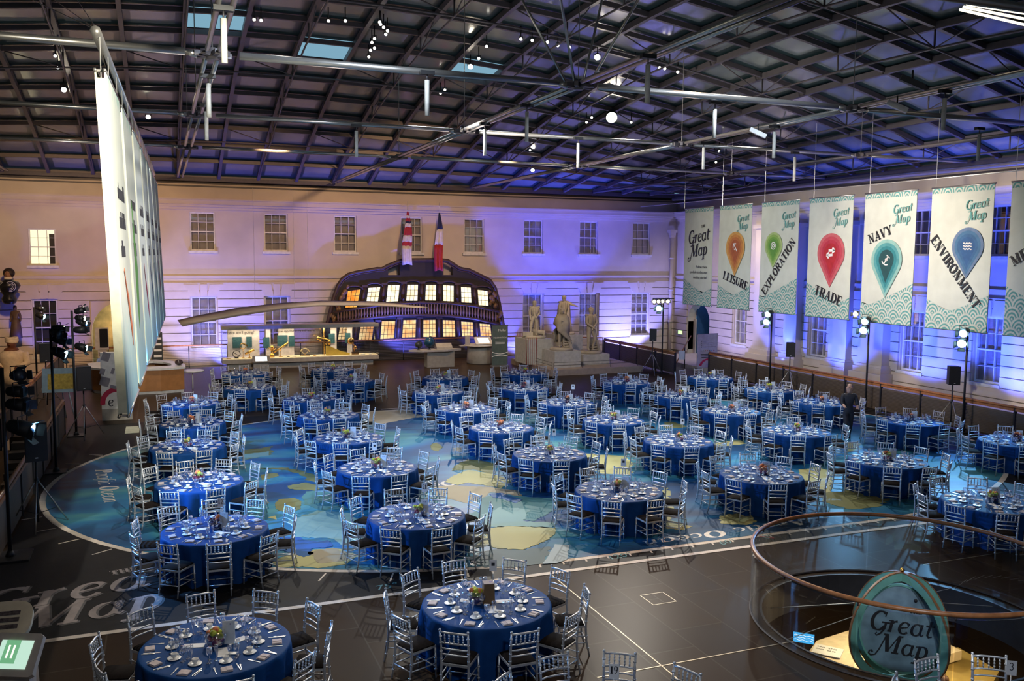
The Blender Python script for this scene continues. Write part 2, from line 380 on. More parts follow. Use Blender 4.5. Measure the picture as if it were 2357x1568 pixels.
for o in UPB: window(pb, o, 'lit' if abs((o[0] + o[1]) / 2 + 5.35) < .1 else 'blind')
for o in LOB: window(pb, o, 'dark' if abs((o[0] + o[1]) / 2 + 5.35) < .1 else 'blind')
for o in UPR: window(pr, o, 'dark' if o[0] < 35 else 'blind')
for o in LOR: window(pr, o, 'blind')
# pilasters of the right wall
m = MB()
for y0, y1, dd in ((39.0, 40.4, .5), (36.9, 37.9, .45), (33.3, 34.5, .45), (30.9, 32.4, .55)):
    pbox(m, pr, y0, y1, 0, dd, .1, 8.0); pbox(m, pr, y0 - .25, y1 + .25, 0, dd + .28, .1, .55); pbox(m, pr, y0 - .12, y1 + .12, 0, dd + .15, .55, .8)
    pbox(m, pr, y0 - .06, y1 + .06, 0, dd + .07, .8, .92); pbox(m, pr, y0 - .1, y1 + .1, 0, dd + .12, 7.3, 7.5)
m.build('pilaster', PL, wr)
# downpipe in the far corner
m = MB(); m.tube([(30.15, 49.0, 7.3), (30.15, 49.0, -1)], .11, 10)
for z in (5.6, 3.6, 1.6): m.tube([(30.15, 49.0, z), (30.15, 49.0, z + .12)], .15, 10)
m.box((30.15, 49.0, 7.35), (.5, .4, .18)); m.box((30.15, 49.0, 7.18), (.36, .3, .16)); m.box((30.15, 49.0, 7.02), (.28, .26, .14))
struct(m, 'rainwater_downpipe', PL)
# near and left walls, unseen but closing the hall
struct(MB().bb((-21.2, -2.6, -4), (-20.6, YB, 9.3)), 'wall_left', PL)
struct(MB().bb((-20.6, -2.6, -4), (XR, -2, 9.3)), 'wall_front', PL)
# ------------------------------------------------------------------ decks
HC, HR = Vector((10.72, 10.42)), 2.12
def deck():
    m = MB(); x0, x1, y0, y1 = 8.0, 13.4, 7.8, 13.0
    T, B = 0, -.5
    for a, b in (((-3, 2), (25.1, y0)), ((-3, y1), (25.1, 47.3)), ((-3, y0), (x0, y1)), ((x1, y0), (25.1, y1)), ((-4.5, 31), (-3, 47.3))):
        m.bb((a[0], a[1], B), (b[0], b[1], T))
    n = 64; q = []
    for k in range(n):
        a = 2 * PI * k / n; c, s = math.cos(a), math.sin(a)
        t = min((x1 - HC.x) / c if c > 1e-9 else (x0 - HC.x) / c if c < -1e-9 else 9e9, (y1 - HC.y) / s if s > 1e-9 else (y0 - HC.y) / s if s < -1e-9 else 9e9)
        q.append(((HC.x + HR * c, HC.y + HR * s), (HC.x + t * c, HC.y + t * s)))
    # corners covered by snapping the nearest ring points
    for cx, cy_ in ((x0, y0), (x1, y0), (x1, y1), (x0, y1)):
        i = min(range(n), key=lambda k: (q[k][1][0] - cx) ** 2 + (q[k][1][1] - cy_) ** 2); q[i] = (q[i][0], (cx, cy_))
    vs = []
    for (ix, iy), (ox, oy) in q: vs += [(ix, iy, T), (ox, oy, T), (ix, iy, B), (ox, oy, B)]
    fs = []
    for k in range(n):
        i, j = 4 * k, 4 * ((k + 1) % n); fs += [(i, i + 1, j + 1, j), (i + 2, j + 2, j + 3, i + 3)]
    m.add(vs, fs)
    o = struct(m, 'floor', TILE)
    r = MB()
    for k in range(n):
        a, b = 2 * PI * k / n, 2 * PI * (k + 1) / n
        c0, s0, c1, s1 = math.cos(a), math.sin(a), math.cos(b), math.sin(b); r0, r1 = HR - .04, HR
        P = [(HC.x + rr * c, HC.y + rr * s, z) for z in (.012, -.56) for rr in (r0, r1) for c, s in ((c0, s0), (c1, s1))]
        r.add(P, [(0, 1, 3, 2), (4, 6, 7, 5), (0, 4, 5, 1), (2, 3, 7, 6)])
    r.build('stairwell_edge', STL2, o); return o
deck()
m = MB().bb((-21, -2, -4.2), (31, 49.3, -4)); struct(m, 'floor_lower', TILE)
struct(MB().bb((25.7, -2, -.3), (XR, 44.6, .1)), 'floor_side_walkway', mat('pale_stone_ledge', (.42, .38, .34), .6))
# stair between the two left parapets
m = MB()
for i in range(18): m.bb((-4.4, 30.6 - i * .55, -4), (-3.02, 31.15 - i * .55, -.12 - i * .19))
struct(m, 'stair_flight', SLATE)
# ------------------------------------------------------------------ balustrades
def louvred(name, a, b, label, seg=1.9, h=1.1, cat='railing', slat=True):
    a, b = Vector(a), Vector(b); L = (b - a).length; n = max(1, round(L / seg)); d = (b - a) / n; u = d.normalized(); z = Vector((0, 0, 1)); nrm = u.cross(z)
    t = thing(name, label, cat, a); ang = math.atan2(u.y, u.x)
    rt = Matrix.Rotation(ang, 3, 'Z')
    def lb(mb, s0, s1, n0, n1, z0, z1): mb.box(rt @ Vector(((s0 + s1) / 2, (n0 + n1) / 2, (z0 + z1) / 2)), (abs(s1 - s0), abs(n1 - n0), abs(z1 - z0)), rt)
    for i in range(n):
        q = MB(); s0, s1 = i * d.length + .05, (i + 1) * d.length - .05
        if slat:
            lb(q, s0, s1, -.004, .01, .06, h - .2)
            zz = .08
            while zz < h - .22: lb(q, s0, s1, -.03, .0, zz, zz + .022); zz += .05
        else:
            lb(q, s0, s1, -.02, .02, .04, h - .14)
        q.build('louvre_panel', BLKG, t)
    for i in range(n + 1):
        q = MB(); lb(q, i * d.length - .03, i * d.length + .03, -.05, .05, 0, h - .04); q.build('post', BLK, t)
    q = MB(); q.tube([Vector((0, 0, h - .02)), (b - a) + Vector((0, 0, h - .02))], .045, 8); lb(q, 0, L, -.05, .05, h - .14, h - .06)
    q.build('handrail', TIMB, t); return t
louvred('louvred_balustrade', (25.05, 37.0, 0), (25.05, 5, 0), 'long dark louvred balustrade with oak handrail before the right wall')
louvred('louvred_balustrade', (23.35, 44.9, 0), (23.35, 37.4, 0), 'short dark louvred balustrade running from the statues to the arched doorway')
louvred('solid_balustrade', (-2.97, 31, 0), (-2.97, 14, 0), 'dark panelled balustrade beside the left speaker and map edge', slat=False)
louvred('solid_balustrade', (-4.45, 47.0, 0), (-4.45, 31.2, 0), 'dark panelled balustrade behind the yellow poster easel', slat=False)
louvred('solid_balustrade', (-4.45, 31.0, 0), (-4.45, 19, 0), 'dark panelled balustrade on the outer side of the left stair', slat=False)
def wires(name, pts, label, seg=1.85, h=1.13):
    t = thing(name, label, 'railing', pts[0]); o0 = Vector(pts[0])
    for a, b in zip(pts, pts[1:]):
        a, b = Vector(a) - o0, Vector(b) - o0; L = (b - a).length; n = max(1, round(L / seg))
        for i in range(n + 1):
            p = a.lerp(b, i / n); MB().tube([p, p + Vector((0, 0, h - .03))], .025, 6).build('post', BLK, t)
        q = MB()
        for k in range(12): q.tube([a + Vector((0, 0, .1 + k * .08)), b + Vector((0, 0, .1 + k * .08))], .006, 4)
        q.build('wire_infill', STEEL, t)
        q = MB(); q.tube([a + Vector((0, 0, h)), b + Vector((0, 0, h))], .035, 8); q.build('handrail', TIMB, t)
wires('wire_balustrade', [(-4.3, 47.2, 0), (19.6, 47.2, 0), (23.3, 45.0, 0)], 'thin wire balustrade with timber handrail along the back wall')
# ------------------------------------------------------------------ roof shell
RX0, RX1, RY0, RY1 = -20.6, 30.4, -1.7, 49.0
def shz(x, y):
    u = (x - 4.9) / 25.5; v = (y - 23.65) / 25.35; return 9.60 + 4.45 * max(0, 1 - u * u) * max(0, 1 - v * v)
def sh(x, y, dz=0): return Vector((x, y, shz(x, y) + dz))
NXR = 26; dxr = (RX1 - RX0) / NXR; dyr = (RY1 - RY0) / NXR
GX = [RX0 + dxr * i for i in range(NXR + 1)]; GY = [RY0 + dyr * j for j in range(NXR + 1)]
def hit_shell(px, py, dz=0):
    d = ray(px, py); t = 5
    while t < 90:
        p = CAM + d * t
        if p.z >= shz(p.x, p.y) + dz and p.z > 9: return p
        t += .05
    return CAM + d * 40
OPEN = set()
for px, py in ((772, 122), (1122, 152), (530, 36)):
    p = hit_shell(px, py); OPEN.add((int((p.x - RX0) / dxr), int((p.y - RY0) / dyr)))
FRIT = mat('fritted_glass_border', (.030, .062, .066), .3, var=.05, spec=.5)
PANE = mat('roof_glass', (.20, .235, .24), .14, var=.2, scale=.5, spec=.9)
g = MB()
for i in range(NXR):
    for j in range(NXR):
        if (i, j) in OPEN: continue
        x0, x1, y0, y1 = GX[i], GX[i + 1], GY[j], GY[j + 1]; f = .30
        o = [sh(x0, y0, .14), sh(x1, y0, .14), sh(x1, y1, .14), sh(x0, y1, .14)]
        c = [Vector(o[k]) for k in range(4)]
        def bl(u, v): return c[0] * (1 - u) * (1 - v) + c[1] * u * (1 - v) + c[2] * u * v + c[3] * (1 - u) * v
        fx, fy = f / dxr, f / dyr
        q = [bl(fx, fy), bl(1 - fx, fy), bl(1 - fx, 1 - fy), bl(fx, 1 - fy)]
        g.mi = 0; g.add(c + q, [(0, 4, 5, 1), (1, 5, 6, 2), (2, 6, 7, 3), (3, 7, 4, 0)])
        g.mi = 1; g.add(q, [(0, 3, 2, 1)])
        g.mi = 0; g.add([k + Vector((0, 0, .03)) for k in c], [(0, 1, 2, 3)])
struct(g, 'ceiling', [FRIT, PANE])
def ribbon(mb, pts, w_, h_):
    for a, b in zip(pts, pts[1:]):
        d = b - a; L = d.length; q = d.to_track_quat('X', 'Z').to_matrix(); mb.box((a + b) / 2, (L + .04, w_, h_), q)
for i, x in enumerate(GX):
    m = MB(); ribbon(m, [sh(x, y) for y in GY], .15, .2); struct(m, 'roof_rib', STEEL)
for j, y in enumerate(GY):
    m = MB(); ribbon(m, [sh(x, y, .02) for x in GX], .14, .16); struct(m, 'roof_purlin', STEEL)
def truss(pts, every=1):
    m = MB(); N = len(pts); ch = []
    for k, p in enumerate(pts):
        dd = .62 * min(1, k / 3, (N - 1 - k) / 3); ch.append(p - Vector((0, 0, dd)))
    m.tube(ch, .035, 6)
    for k in range(1, N - 1):
        if (ch[k] - pts[k]).length > .2:
            if k % 2: m.tube([pts[k], ch[k]], .03, 5); m.tube([pts[k - 1], ch[k]], .022, 5)
    struct(m, 'roof_truss', STEEL)
for i in range(1, NXR, 2): truss([sh(GX[i], y) for y in GY])
for j in range(3, NXR, 4): truss([sh(x, GY[j]) for x in GX])
# horizontal tie tubes with cast nodes
TZ = 9.56
TX = [-6.7, 1.05, 8.85, 16.65, 24.4]; TY = [2.0, 10.2, 18.5, 26.6, 34.7, 42.4]
for y in TY[:5]:
    m = MB(); ends = [-20.4] + TX + [30.2]
    for a, b in zip(ends, ends[1:]): m.tube([(a + .5, y, TZ), (b - .5, y, TZ)], .075 if y < 20 else .06, 8)
    for a in TX: m.tube([(a - .5, y, TZ), (a - .28, y, TZ - .03)], [.05, .09], 6)
    struct(m, 'roof_tie_tube', ALU)
for x in TX:
    m = MB(); ends = [-1.5] + TY[:5] + [48.8]
    for a, b in zip(ends, ends[1:]):
        for s in (-.11, .11): m.tube([(x + s, a + .4, TZ), (x + s, b - .4, TZ)], .05, 6)
    struct(m, 'roof_tie_tube', ALU if x < 20 else STEEL)
for x in TX:
    for y in TY[1:5]:
        m = MB()
        for k in range(8):
            a = k * PI / 4 + .2; m.box((x + .22 * math.cos(a), y + .22 * math.sin(a), TZ - .02), (.26, .09, .10), (0, 0, a))
        m.tube([(x, y, TZ - .1), (x, y, TZ + .1)], .12, 10); struct(m, 'roof_tie_node', STEEL)
        m = MB()
        for sx, sy in (((1, 1), (1, -1), (-1, 1), (-1, -1)) if (x, y) == (8.85, 18.5) else ()):
            p = sh(x + sx * 1.9, y + sy * 1.9, -.1); m.tube([(x + sx * .2, y + sy * .2, TZ + .05), p], .032, 6)
        m.tube([(x, y, TZ), sh(x, y, 0)], .012, 4); struct(m, 'roof_strut', ALU)
m = MB(); m.tube([(29.9, 0, 9.32), (29.9, 48.6, 9.32)], .1, 8); struct(m, 'roof_eaves_pipe', ALU)
# ------------------------------------------------------------------ lettering
def text_mesh(s, size, m, parent, M, name='lettering', align='LEFT', shear=0, ext=.0015, space=1):
    c = bpy.data.curves.new('t', 'FONT'); c.body = s; c.size = size; c.align_x = align; c.shear = shear; c.extrude = ext; c.resolution_u = 2; c.space_character = space
    o = bpy.data.objects.new('t', c); COL.objects.link(o); bpy.context.view_layer.update()
    me = bpy.data.meshes.new_from_object(o.evaluated_get(bpy.context.evaluated_depsgraph_get())); bpy.data.objects.remove(o)
    me.name = name; me.materials.clear(); me.materials.append(m); me.transform(M)
    o = bpy.data.objects.new(name, me); COL.objects.link(o)
    if parent is not None: o.parent = parent
    return o
# serif letters drawn as pen strokes: (points, start width, end width); x to the right, y up, cap height 1
def arc(cx, cy_, rx, ry, a0, a1, n=12): return [(cx + rx * math.cos(math.radians(a0 + (a1 - a0) * i / n)), cy_ + ry * math.sin(math.radians(a0 + (a1 - a0) * i / n))) for i in range(n + 1)]
K, H_ = .225, .085
def st(pts, w0=K, w1=None): return (pts, w0, w0 if w1 is None else w1)
def serif(x, y, w_=.34): return st([(x - w_ / 2, y), (x + w_ / 2, y)], H_)
def stem(x, y0=0, y1=1, w_=K): return [st([(x, y0), (x, y1)], w_)]
def bowl(cx, cy_, rx, ry, a0, a1, big=K):
    p = arc(cx, cy_, rx, ry, a0, a1); return [(p, 'B', big)]
GLY = {
 'L': (.74, stem(.2) + [serif(.2, .03), serif(.2, .97), st([(.2, .03), (.66, .03)], H_), st([(.66, 0), (.66, .26)], .06)]),
 'E': (.78, stem(.2) + [serif(.2, .03), serif(.2, .97), st([(.2, .03), (.68, .03)], H_), st([(.2, .97), (.66, .97)], H_), st([(.2, .5), (.5, .5)], H_), st([(.68, 0), (.68, .24)], .06), st([(.66, 1), (.66, .76)], .06), st([(.5, .38), (.5, .62)], .06)]),
 'I': (.42, stem(.2) + [serif(.2, .03, .38), serif(.2, .97, .38)]),
 'S': (.66, [(arc(.33, .74, .22, .23, 30, 270, 12) + arc(.33, .27, .24, .25, 90, -150, 12)[1:], 'S', K), st([(.55, 1), (.55, .74)], .05), st([(.08, 0), (.08, .28)], .05)]),
 'U': (.86, stem(.2, .3) + [(arc(.43, .3, .23, .27, 180, 360), 'B', .13), st([(.66, .3), (.66, 1)], .07), serif(.2, .97), serif(.66, .97, .3)]),
 'R': (.86, stem(.2) + [serif(.2, .03), serif(.2, .97), st([(.2, .97), (.44, .97)], H_), (arc(.44, .73, .22, .24, 90, -90), 'B', K), st([(.2, .49), (.44, .49)], H_), st([(.46, .49), (.7, .03)], .17), st([(.6, .03), (.84, .03)], H_)]),
 'X': (.86, [st([(.16, 1), (.7, 0)], .18), st([(.7, 1), (.14, 0)], .07), serif(.16, .97, .32), serif(.7, .97, .28), serif(.14, .03, .28), serif(.7, .03, .32)]),
 'P': (.76, stem(.2) + [serif(.2, .03, .36), serif(.2, .97), st([(.2, .97), (.44, .97)], H_), (arc(.44, .71, .24, .26, 90, -90), 'B', K), st([(.2, .45), (.44, .45)], H_)]),
 'O': (.88, [(arc(.42, .5, .33, .5, 90, 450, 24), 'O', K)]),
 'A': (.86, [st([(.42, 1), (.14, 0)], .07), st([(.42, 1), (.7, 0)], .19), st([(.24, .34), (.58, .34)], H_), serif(.14, .03, .28), serif(.7, .03, .32)]),
 'T': (.78, stem(.38) + [serif(.38, .03, .36), st([(.04, .97), (.72, .97)], H_), st([(.06, 1), (.06, .74)], .06), st([(.70, 1), (.70, .74)], .06)]),
 'N': (.9, [st([(.18, 0), (.18, 1)], .07), st([(.18, 1), (.7, 0)], .19), st([(.7, 0), (.7, 1)], .07), serif(.18, .03, .28), serif(.12, .97, .26), serif(.7, .97, .28)]),
 'D': (.86, stem(.2) + [serif(.2, .03), serif(.2, .97), st([(.2, .97), (.4, .97)], H_), st([(.2, .03), (.4, .03)], H_), (arc(.4, .5, .34, .47, 90, -90), 'B', K)]),
 'V': (.84, [st([(.14, 1), (.42, 0)], .19), st([(.42, 0), (.7, 1)], .07), serif(.14, .97, .32), serif(.7, .97, .26)]),
 'Y': (.84, [st([(.14, 1), (.42, .46)], .18), st([(.7, 1), (.42, .46)], .07), st([(.42, 0), (.42, .48)], K), serif(.42, .03, .36), serif(.14, .97, .32), serif(.7, .97, .26)]),
 'M': (1.06, [st([(.18, 0), (.18, 1)], .07), st([(.18, 1), (.5, .06)], .18), st([(.5, .06), (.84, 1)], .07), st([(.84, 0), (.84, 1)], .19), serif(.18, .03, .26), serif(.14, .97, .26), serif(.84, .97, .32), serif(.84, .03, .34)]),
 'H': (.92, stem(.2) + stem(.7) + [serif(.2, .03), serif(.2, .97), serif(.7, .03), serif(.7, .97), st([(.2, .5), (.7, .5)], H_)]),
 'C': (.8, [(arc(.42, .5, .33, .5, 40, 320, 18), 'O', K), st([(.7, .7), (.7, 1)], .06)]),
 # italic display letters of the exhibition title
 'G1': (.84, [(arc(.42, .5, .34, .5, 52, 330, 20), 'O', .17), st([(.66, 1.0), (.64, .74)], .06), st([(.74, .44), (.73, .10), (.62, -.16), (.46, -.30), (.38, -.22), (.44, -.13)], .12, .05), st([(.54, .44), (.92, .44)], H_)]),
 'M1': (1.16, [st([(-.16, -.12), (-.22, -.02), (-.32, -.06), (-.33, -.2), (-.2, -.3), (0, -.22), (.12, .1), (.3, .96)], .10, .07), st([(.3, 1), (.52, .04)], .18), st([(.52, .04), (.9, .98)], .06), st([(.9, .03), (.94, 1)], .17), st([(.16, .97), (.34, .97)], H_), serif(.9, .03, .34), serif(.98, .97, .24)]),
 'r': (.52, stem(.18, 0, .62, .15) + [st([(.18, .36), (.3, .56), (.42, .60)], .06, .12), st([(.02, .58), (.2, .60)], .05), serif(.16, .03, .2)]),
 'e': (.58, [(arc(.3, .3, .22, .31, 35, 322, 16), 'O', .13), st([(.48, .5), (.44, .36), (.12, .28)], .06)]),
 'a': (.66, [(arc(.3, .3, .21, .30, 55, 340, 16), 'O', .13), st([(.5, .62), (.5, .1), (.6, .02), (.66, .1)], .14, .05)]),
 't': (.46, [st([(.24, .86), (.2, .12), (.28, .01), (.42, .08)], .14, .05), st([(.04, .6), (.44, .6)], H_)]),
 'p': (.68, [st([(.22, .62), (.16, -.34)], .15), serif(.16, -.34, .34), (arc(.36, .3, .22, .31, 130, -130, 16), 'O', .14), st([(.02, .56), (.22, .6)], .05)]),
 'c': (.52, [(arc(.3, .3, .21, .31, 50, 325, 16), 'O', .12)]),
 'i': (.3, stem(.14, 0, .6, .13) + [st([(.12, .78), (.2, .78)], .12), serif(.14, .03, .2)]),
 'f': (.4, [st([(.46, .98), (.34, 1.0), (.24, .8), (.18, .05), (.1, -.2), (.0, -.24)], .08, .08), st([(.06, .6), (.4, .6)], .06)]),
 'n': (.66, stem(.16, 0, .6, .13) + [st([(.16, .4), (.32, .6), (.46, .56), (.48, .3), (.48, .08), (.58, .04)], .09, .09)]),
 'w': (.3, []), 'o': (.56, [(arc(.28, .3, .21, .31, 90, 450, 18), 'O', .12)]),
 '1': (.5, stem(.24) + [serif(.24, .03, .36), st([(.24, .98), (.08, .86)], .06)]),
 '2': (.62, [st(arc(.3, .72, .2, .26, 160, -20, 8) + [(.36, .42), (.12, .06)], .12, .1), st([(.1, .06), (.54, .06)], .13)]),
 '9': (.62, [(arc(.3, .68, .2, .3, 90, 450, 16), 'O', .13), st([(.5, .68), (.46, .3), (.3, .03), (.14, .08)], .1, .08)]),
 '3': (.6, [st(arc(.28, .74, .19, .24, 150, -90, 8) + arc(.28, .26, .22, .24, 90, -150, 10), .11)]),
 '0': (.62, [(arc(.3, .5, .21, .5, 90, 450, 18), 'O', .13)]), '5': (.6, [st([(.5, .95), (.16, .95), (.14, .56)], .09), st(arc(.27, .3, .22, .28, 120, -150, 10), .12)]),
 '7': (.56, [st([(.08, .95), (.5, .95)], .1), st([(.5, .95), (.22, 0)], .12)]), '6': (.62, [(arc(.3, .3, .2, .3, 90, 450, 16), 'O', .12), st([(.1, .34), (.18, .76), (.42, .98)], .1, .07)]), ' ': (.4, []),
}
def stroke(pts, w0, w1, mode):
    N = len(pts); L = []; Rr = []
    for i, p in enumerate(pts):
        a = pts[max(i - 1, 0)]; b = pts[min(i + 1, N - 1)]
        if N > 3 and mode != 'N' and abs(pts[0][0] - pts[-1][0]) < 1e-6 and abs(pts[0][1] - pts[-1][1]) < 1e-6 and i in (0, N - 1): a, b = pts[-2], pts[1]
        dx, dy = b[0] - a[0], b[1] - a[1]; l = math.hypot(dx, dy) or 1; dx /= l; dy /= l
        if mode in ('O', 'B', 'S'):
            w_ = w1 * (.36 + .64 * abs(dy)) if mode != 'S' else w1 * (.42 + .58 * abs(dx if abs(p[1] - .5) < .2 else dy) if True else 1)
        else: w_ = w0 + (w1 - w0) * i / (N - 1)
        L.append((p[0] - dy * w_ / 2, p[1] + dx * w_ / 2)); Rr.append((p[0] + dy * w_ / 2, p[1] - dx * w_ / 2))
    return L, Rr
def letters(chars, f, h, m, parent, shear=0, name='lettering', spacing=.02, outline=None):
    """chars: list of glyph keys; f(x, y) -> point; cap height h"""
    mb = MB(); x0 = 0; kk = 0; o_ = f(0, 0); nn = (f(1, 0) - o_).cross(f(0, 1) - o_).normalized() * .00025
    for ch in chars:
        wd, sts = GLY.get(ch, (.4, []))
        for s_ in sts:
            pts, a, b = s_
            mode = a if isinstance(a, str) else 'N'; kk = kk % 14 + 1; off = nn * kk
            L, Rr = stroke(pts, a if mode == 'N' else b, b, mode)
            if len(pts) == 2 and mode == 'N' and abs(pts[0][0] - pts[1][0]) < 1e-6 and False: pass
            g = lambda p: f((x0 + p[0] + shear * p[1]) * h, p[1] * h) + off
            for i in range(len(pts) - 1):
                q = [g(L[i]), g(L[i + 1]), g(Rr[i + 1]), g(Rr[i])]; mb.add(q, [(0, 1, 2, 3)])
        x0 += wd + spacing
    if m is None: return x0 * h
    mb.build(name, m, parent); return x0 * h
def measure(chars, h, spacing=.02): return sum(GLY.get(c, (.4,))[0] + spacing for c in chars) * h
# ------------------------------------------------------------------ the floor map
def landmat(name, c, var=.16):
    m = mat(name, c, .5, var=var, scale=.35, spec=.08); return m
def oceanmat():
    m = mat('ocean_print', (.03, .15, .30), .40, spec=.10); nt = m.node_tree; b = nt.nodes['Principled BSDF']
    tc = nt.nodes.new('ShaderNodeTexCoord'); mp = nt.nodes.new('ShaderNodeMapping'); mp.inputs['Scale'].default_value = (.16, .42, 1)
    n = nt.nodes.new('ShaderNodeTexNoise'); n.inputs['Scale'].default_value = 1; n.inputs['Detail'].default_value = 6; n.inputs['Distortion'].default_value = 1.2
    r = nt.nodes.new('ShaderNodeValToRGB'); e = r.color_ramp.elements; r.color_ramp.interpolation = 'LINEAR'
    e[0].position = .34; e[0].color = (.012, .05, .13, 1); e[1].position = .72; e[1].color = (.12, .30, .30, 1)
    for p, c in ((.44, (.016, .09, .22, 1)), (.50, (.018, .14, .29, 1)), (.56, (.04, .20, .29, 1)), (.63, (.08, .26, .29, 1))):
        k = e.new(p); k.color = c
    nt.links.new(tc.outputs['Object'], mp.inputs[0]); nt.links.new(mp.outputs[0], n.inputs['Vector']); nt.links.new(n.outputs[0], r.inputs[0]); nt.links.new(r.outputs[0], b.inputs['Base Color'])
    return m
MX0, MX1, MY0, MY1 = -2.9, 24.9, 14.33, 32.3
gm = thing('floor_map', 'huge printed world map lying on the floor under the tables', 'floor map', (0, 0, 0))
m = MB().bb((MX0, MY0, .0), (MX1, MY1, .006)); m.build('dark_border', mat('charcoal_vinyl', (.018, .017, .017), .5, var=.1, spec=.08), gm)
LINE = mat('cream_border_line', (.62, .54, .46), .6)
m = MB().bb((MX0, MY0 - .07, 0), (MX1, MY0 + .05, .008)); m.build('outer_line', LINE, gm); MB().bb((7.5, MY1 - .1, 0), (MX1, MY1, .008)).build('outer_line', LINE, gm)
CX0, CX1, CYc, AX, AY = 7.5, 14.2, 23.35, 10.15, 8.47
def outline(k=0, n=40):
    p = []
    for i in range(n + 1):
        a = PI / 2 + PI * i / n; p.append((CX0 + (AX + k) * math.cos(a), CYc + (AY + k) * math.sin(a)))
    for i in range(n + 1):
        a = -PI / 2 + PI * i / n; p.append((CX1 + (AX + k) * math.cos(a), CYc + (AY + k) * math.sin(a)))
    return p
F2 = lambda u, v, t: Vector((u, v, t))
m = MB().prism([(min(max(x, MX0 + .02), MX1 - .02), y) for x, y in outline(.13)], F2, 0, .009); m.build('map_edge_line', LINE, gm, fix=True)
m = MB().prism([(min(x, MX1 - .1), y) for x, y in outline(0)], F2, 0, .012); oc = m.build('ocean', oceanmat(), gm, fix=True)
# scale ticks outside the lower edge
m = MB()
for i in range(36): x = 5.0 + i * .47; m.box((x, 14.74, .006), (.035, .2, .008), (0, 0, -.25))
for i in range(-4, 12):
    a = PI + .12 * i; x = CX0 + (AX + .38) * math.cos(a); y = CYc + (AY + .38) * math.sin(a)
    if x > -2.8: m.box((x, y, .006), (.4, .03, .008), (0, 0, a))
m.build('scale_tick', LINE, gm)
OL = landmat('olive_land', (.17, .175, .075)); YL = landmat('yellow_land', (.42, .39, .17)); TN = landmat('tan_land', (.33, .28, .18))
TE = landmat('teal_land', (.07, .19, .19)); GB = landmat('grey_sea', (.09, .14, .16)); LB = landmat('pale_ice', (.34, .44, .52)); BL = landmat('blue_shallows', (.025, .10, .27)); PT = landmat('pale_teal_land', (.19, .32, .29)); BG = landmat('beige_ice', (.60, .48, .32))
def jag(poly, amp, seed):
    rr = random.Random(seed); out = []
    for a, b in zip(poly, poly[1:] + poly[:1]):
        n = 9; L = math.hypot(b[0] - a[0], b[1] - a[1])
        for i in range(n):
            t = i / n; k = .6 * amp * min(L, 2) * (0 if i == 0 else 1); out.append((a[0] + (b[0] - a[0]) * t + rr.uniform(-k, k), a[1] + (b[1] - a[1]) * t + rr.uniform(-k, k)))
    return out
def land(mt, src, org, sc, z, amp=.10, name='land'):
    p = [onz(org[0] + u * sc, org[1] + v * sc, .012) for u, v in src]; p = jag([(a.x, a.y) for a in p], amp, len(src) * 7 + int(src[0][0]))
    MB().prism(p, F2, .011, .012 + z * .0025).build(name, mt, gm, fix=True)
A = ((900, 930), .2546); B = ((500, 930), .2551); C_ = ((1500, 900), .3636)
land(OL, [(545, 605), (575, 560), (690, 500), (850, 520), (940, 540), (930, 650), (850, 620), (750, 595), (600, 600)], *A, 1)
land(YL, [(480, 700), (560, 650), (700, 600), (950, 640), (1090, 700), (1000, 760), (860, 740), (700, 712), (600, 735)], *A, 2)
land(TN, [(390, 750), (550, 735), (700, 745), (900, 750), (1150, 790), (1200, 840), (900, 800), (850, 850), (700, 900), (600, 880), (400, 830)], *A, 1)
land(TE, [(780, 860), (900, 830), (1100, 840), (1500, 850), (1560, 930), (1400, 1000), (1300, 1060), (1100, 1040), (900, 1100), (700, 1000), (820, 930)], *A, 2)
land(PT, [(820, 1000), (1000, 930), (1250, 960), (1200, 1060), (1500, 1080), (1450, 1120), (1100, 1110), (830, 1120)], *A, 3)
land(YL, [(840, 1130), (1000, 1110), (1200, 1110), (1490, 1120), (1480, 1180), (1420, 1230), (1300, 1280), (1200, 1320), (960, 1310), (850, 1270)], *A, 3)
land(OL, [(700, 1150), (860, 1120), (860, 1290), (780, 1300), (700, 1260)], *A, 2)
land(GB, [(850, 1330), (960, 1312), (1200, 1322), (1430, 1290), (1400, 1440), (1200, 1470), (850, 1480), (650, 1400)], *A, 1)
land(LB, [(1480, 1270), (1612, 1280), (1590, 1410), (1500, 1440), (1370, 1450), (1420, 1380)], *A, 3, .03)
land(BL, [(890, 815), (1000, 806), (1060, 830), (1190, 870), (1130, 900), (1060, 880), (1010, 860), (930, 850)], *A, 4)
land(OL, [(350, 410), (370, 360), (420, 350), (470, 395), (420, 430)], *A, 1)
land(YL, [(1700, 440), (1770, 450), (2100, 470), (2180, 530), (2160, 640), (1900, 630), (1780, 560)], *A, 1)
land(TN, [(560, 400), (640, 385), (640, 430), (580, 435)], *A, 1)
land(OL, [(235, 420), (500, 380), (480, 460), (235, 505)], *B, 1); land(PT, [(240, 460), (470, 430), (470, 465), (240, 505)], *B, 2)
land(OL, [(520, 900), (560, 860), (700, 850), (760, 880), (750, 950), (640, 990), (530, 950)], *B, 2, .04)
land(OL, [(425, 870), (470, 890), (440, 908)], *B, 1, .04); land(YL, [(455, 1025), (525, 1008), (535, 1045)], *B, 1, .04)
land(OL, [(380, 640), (540, 622), (558, 650), (400, 692)], *B, 1); land(OL, [(380, 582), (640, 575), (880, 640), (930, 700), (940, 720), (860, 700), (640, 600)], *B, 1)
land(OL, [(630, 740), (800, 710), (940, 740), (900, 785), (650, 770)], *B, 2)
land(TE, [(800, 790), (1000, 780), (1180, 860), (1180, 960), (950, 960), (760, 900)], *B, 1)
land(PT, [(640, 1060), (900, 960), (1200, 990), (1380, 1160), (1380, 1320), (1100, 1260), (1050, 1220), (700, 1200)], *B, 2)
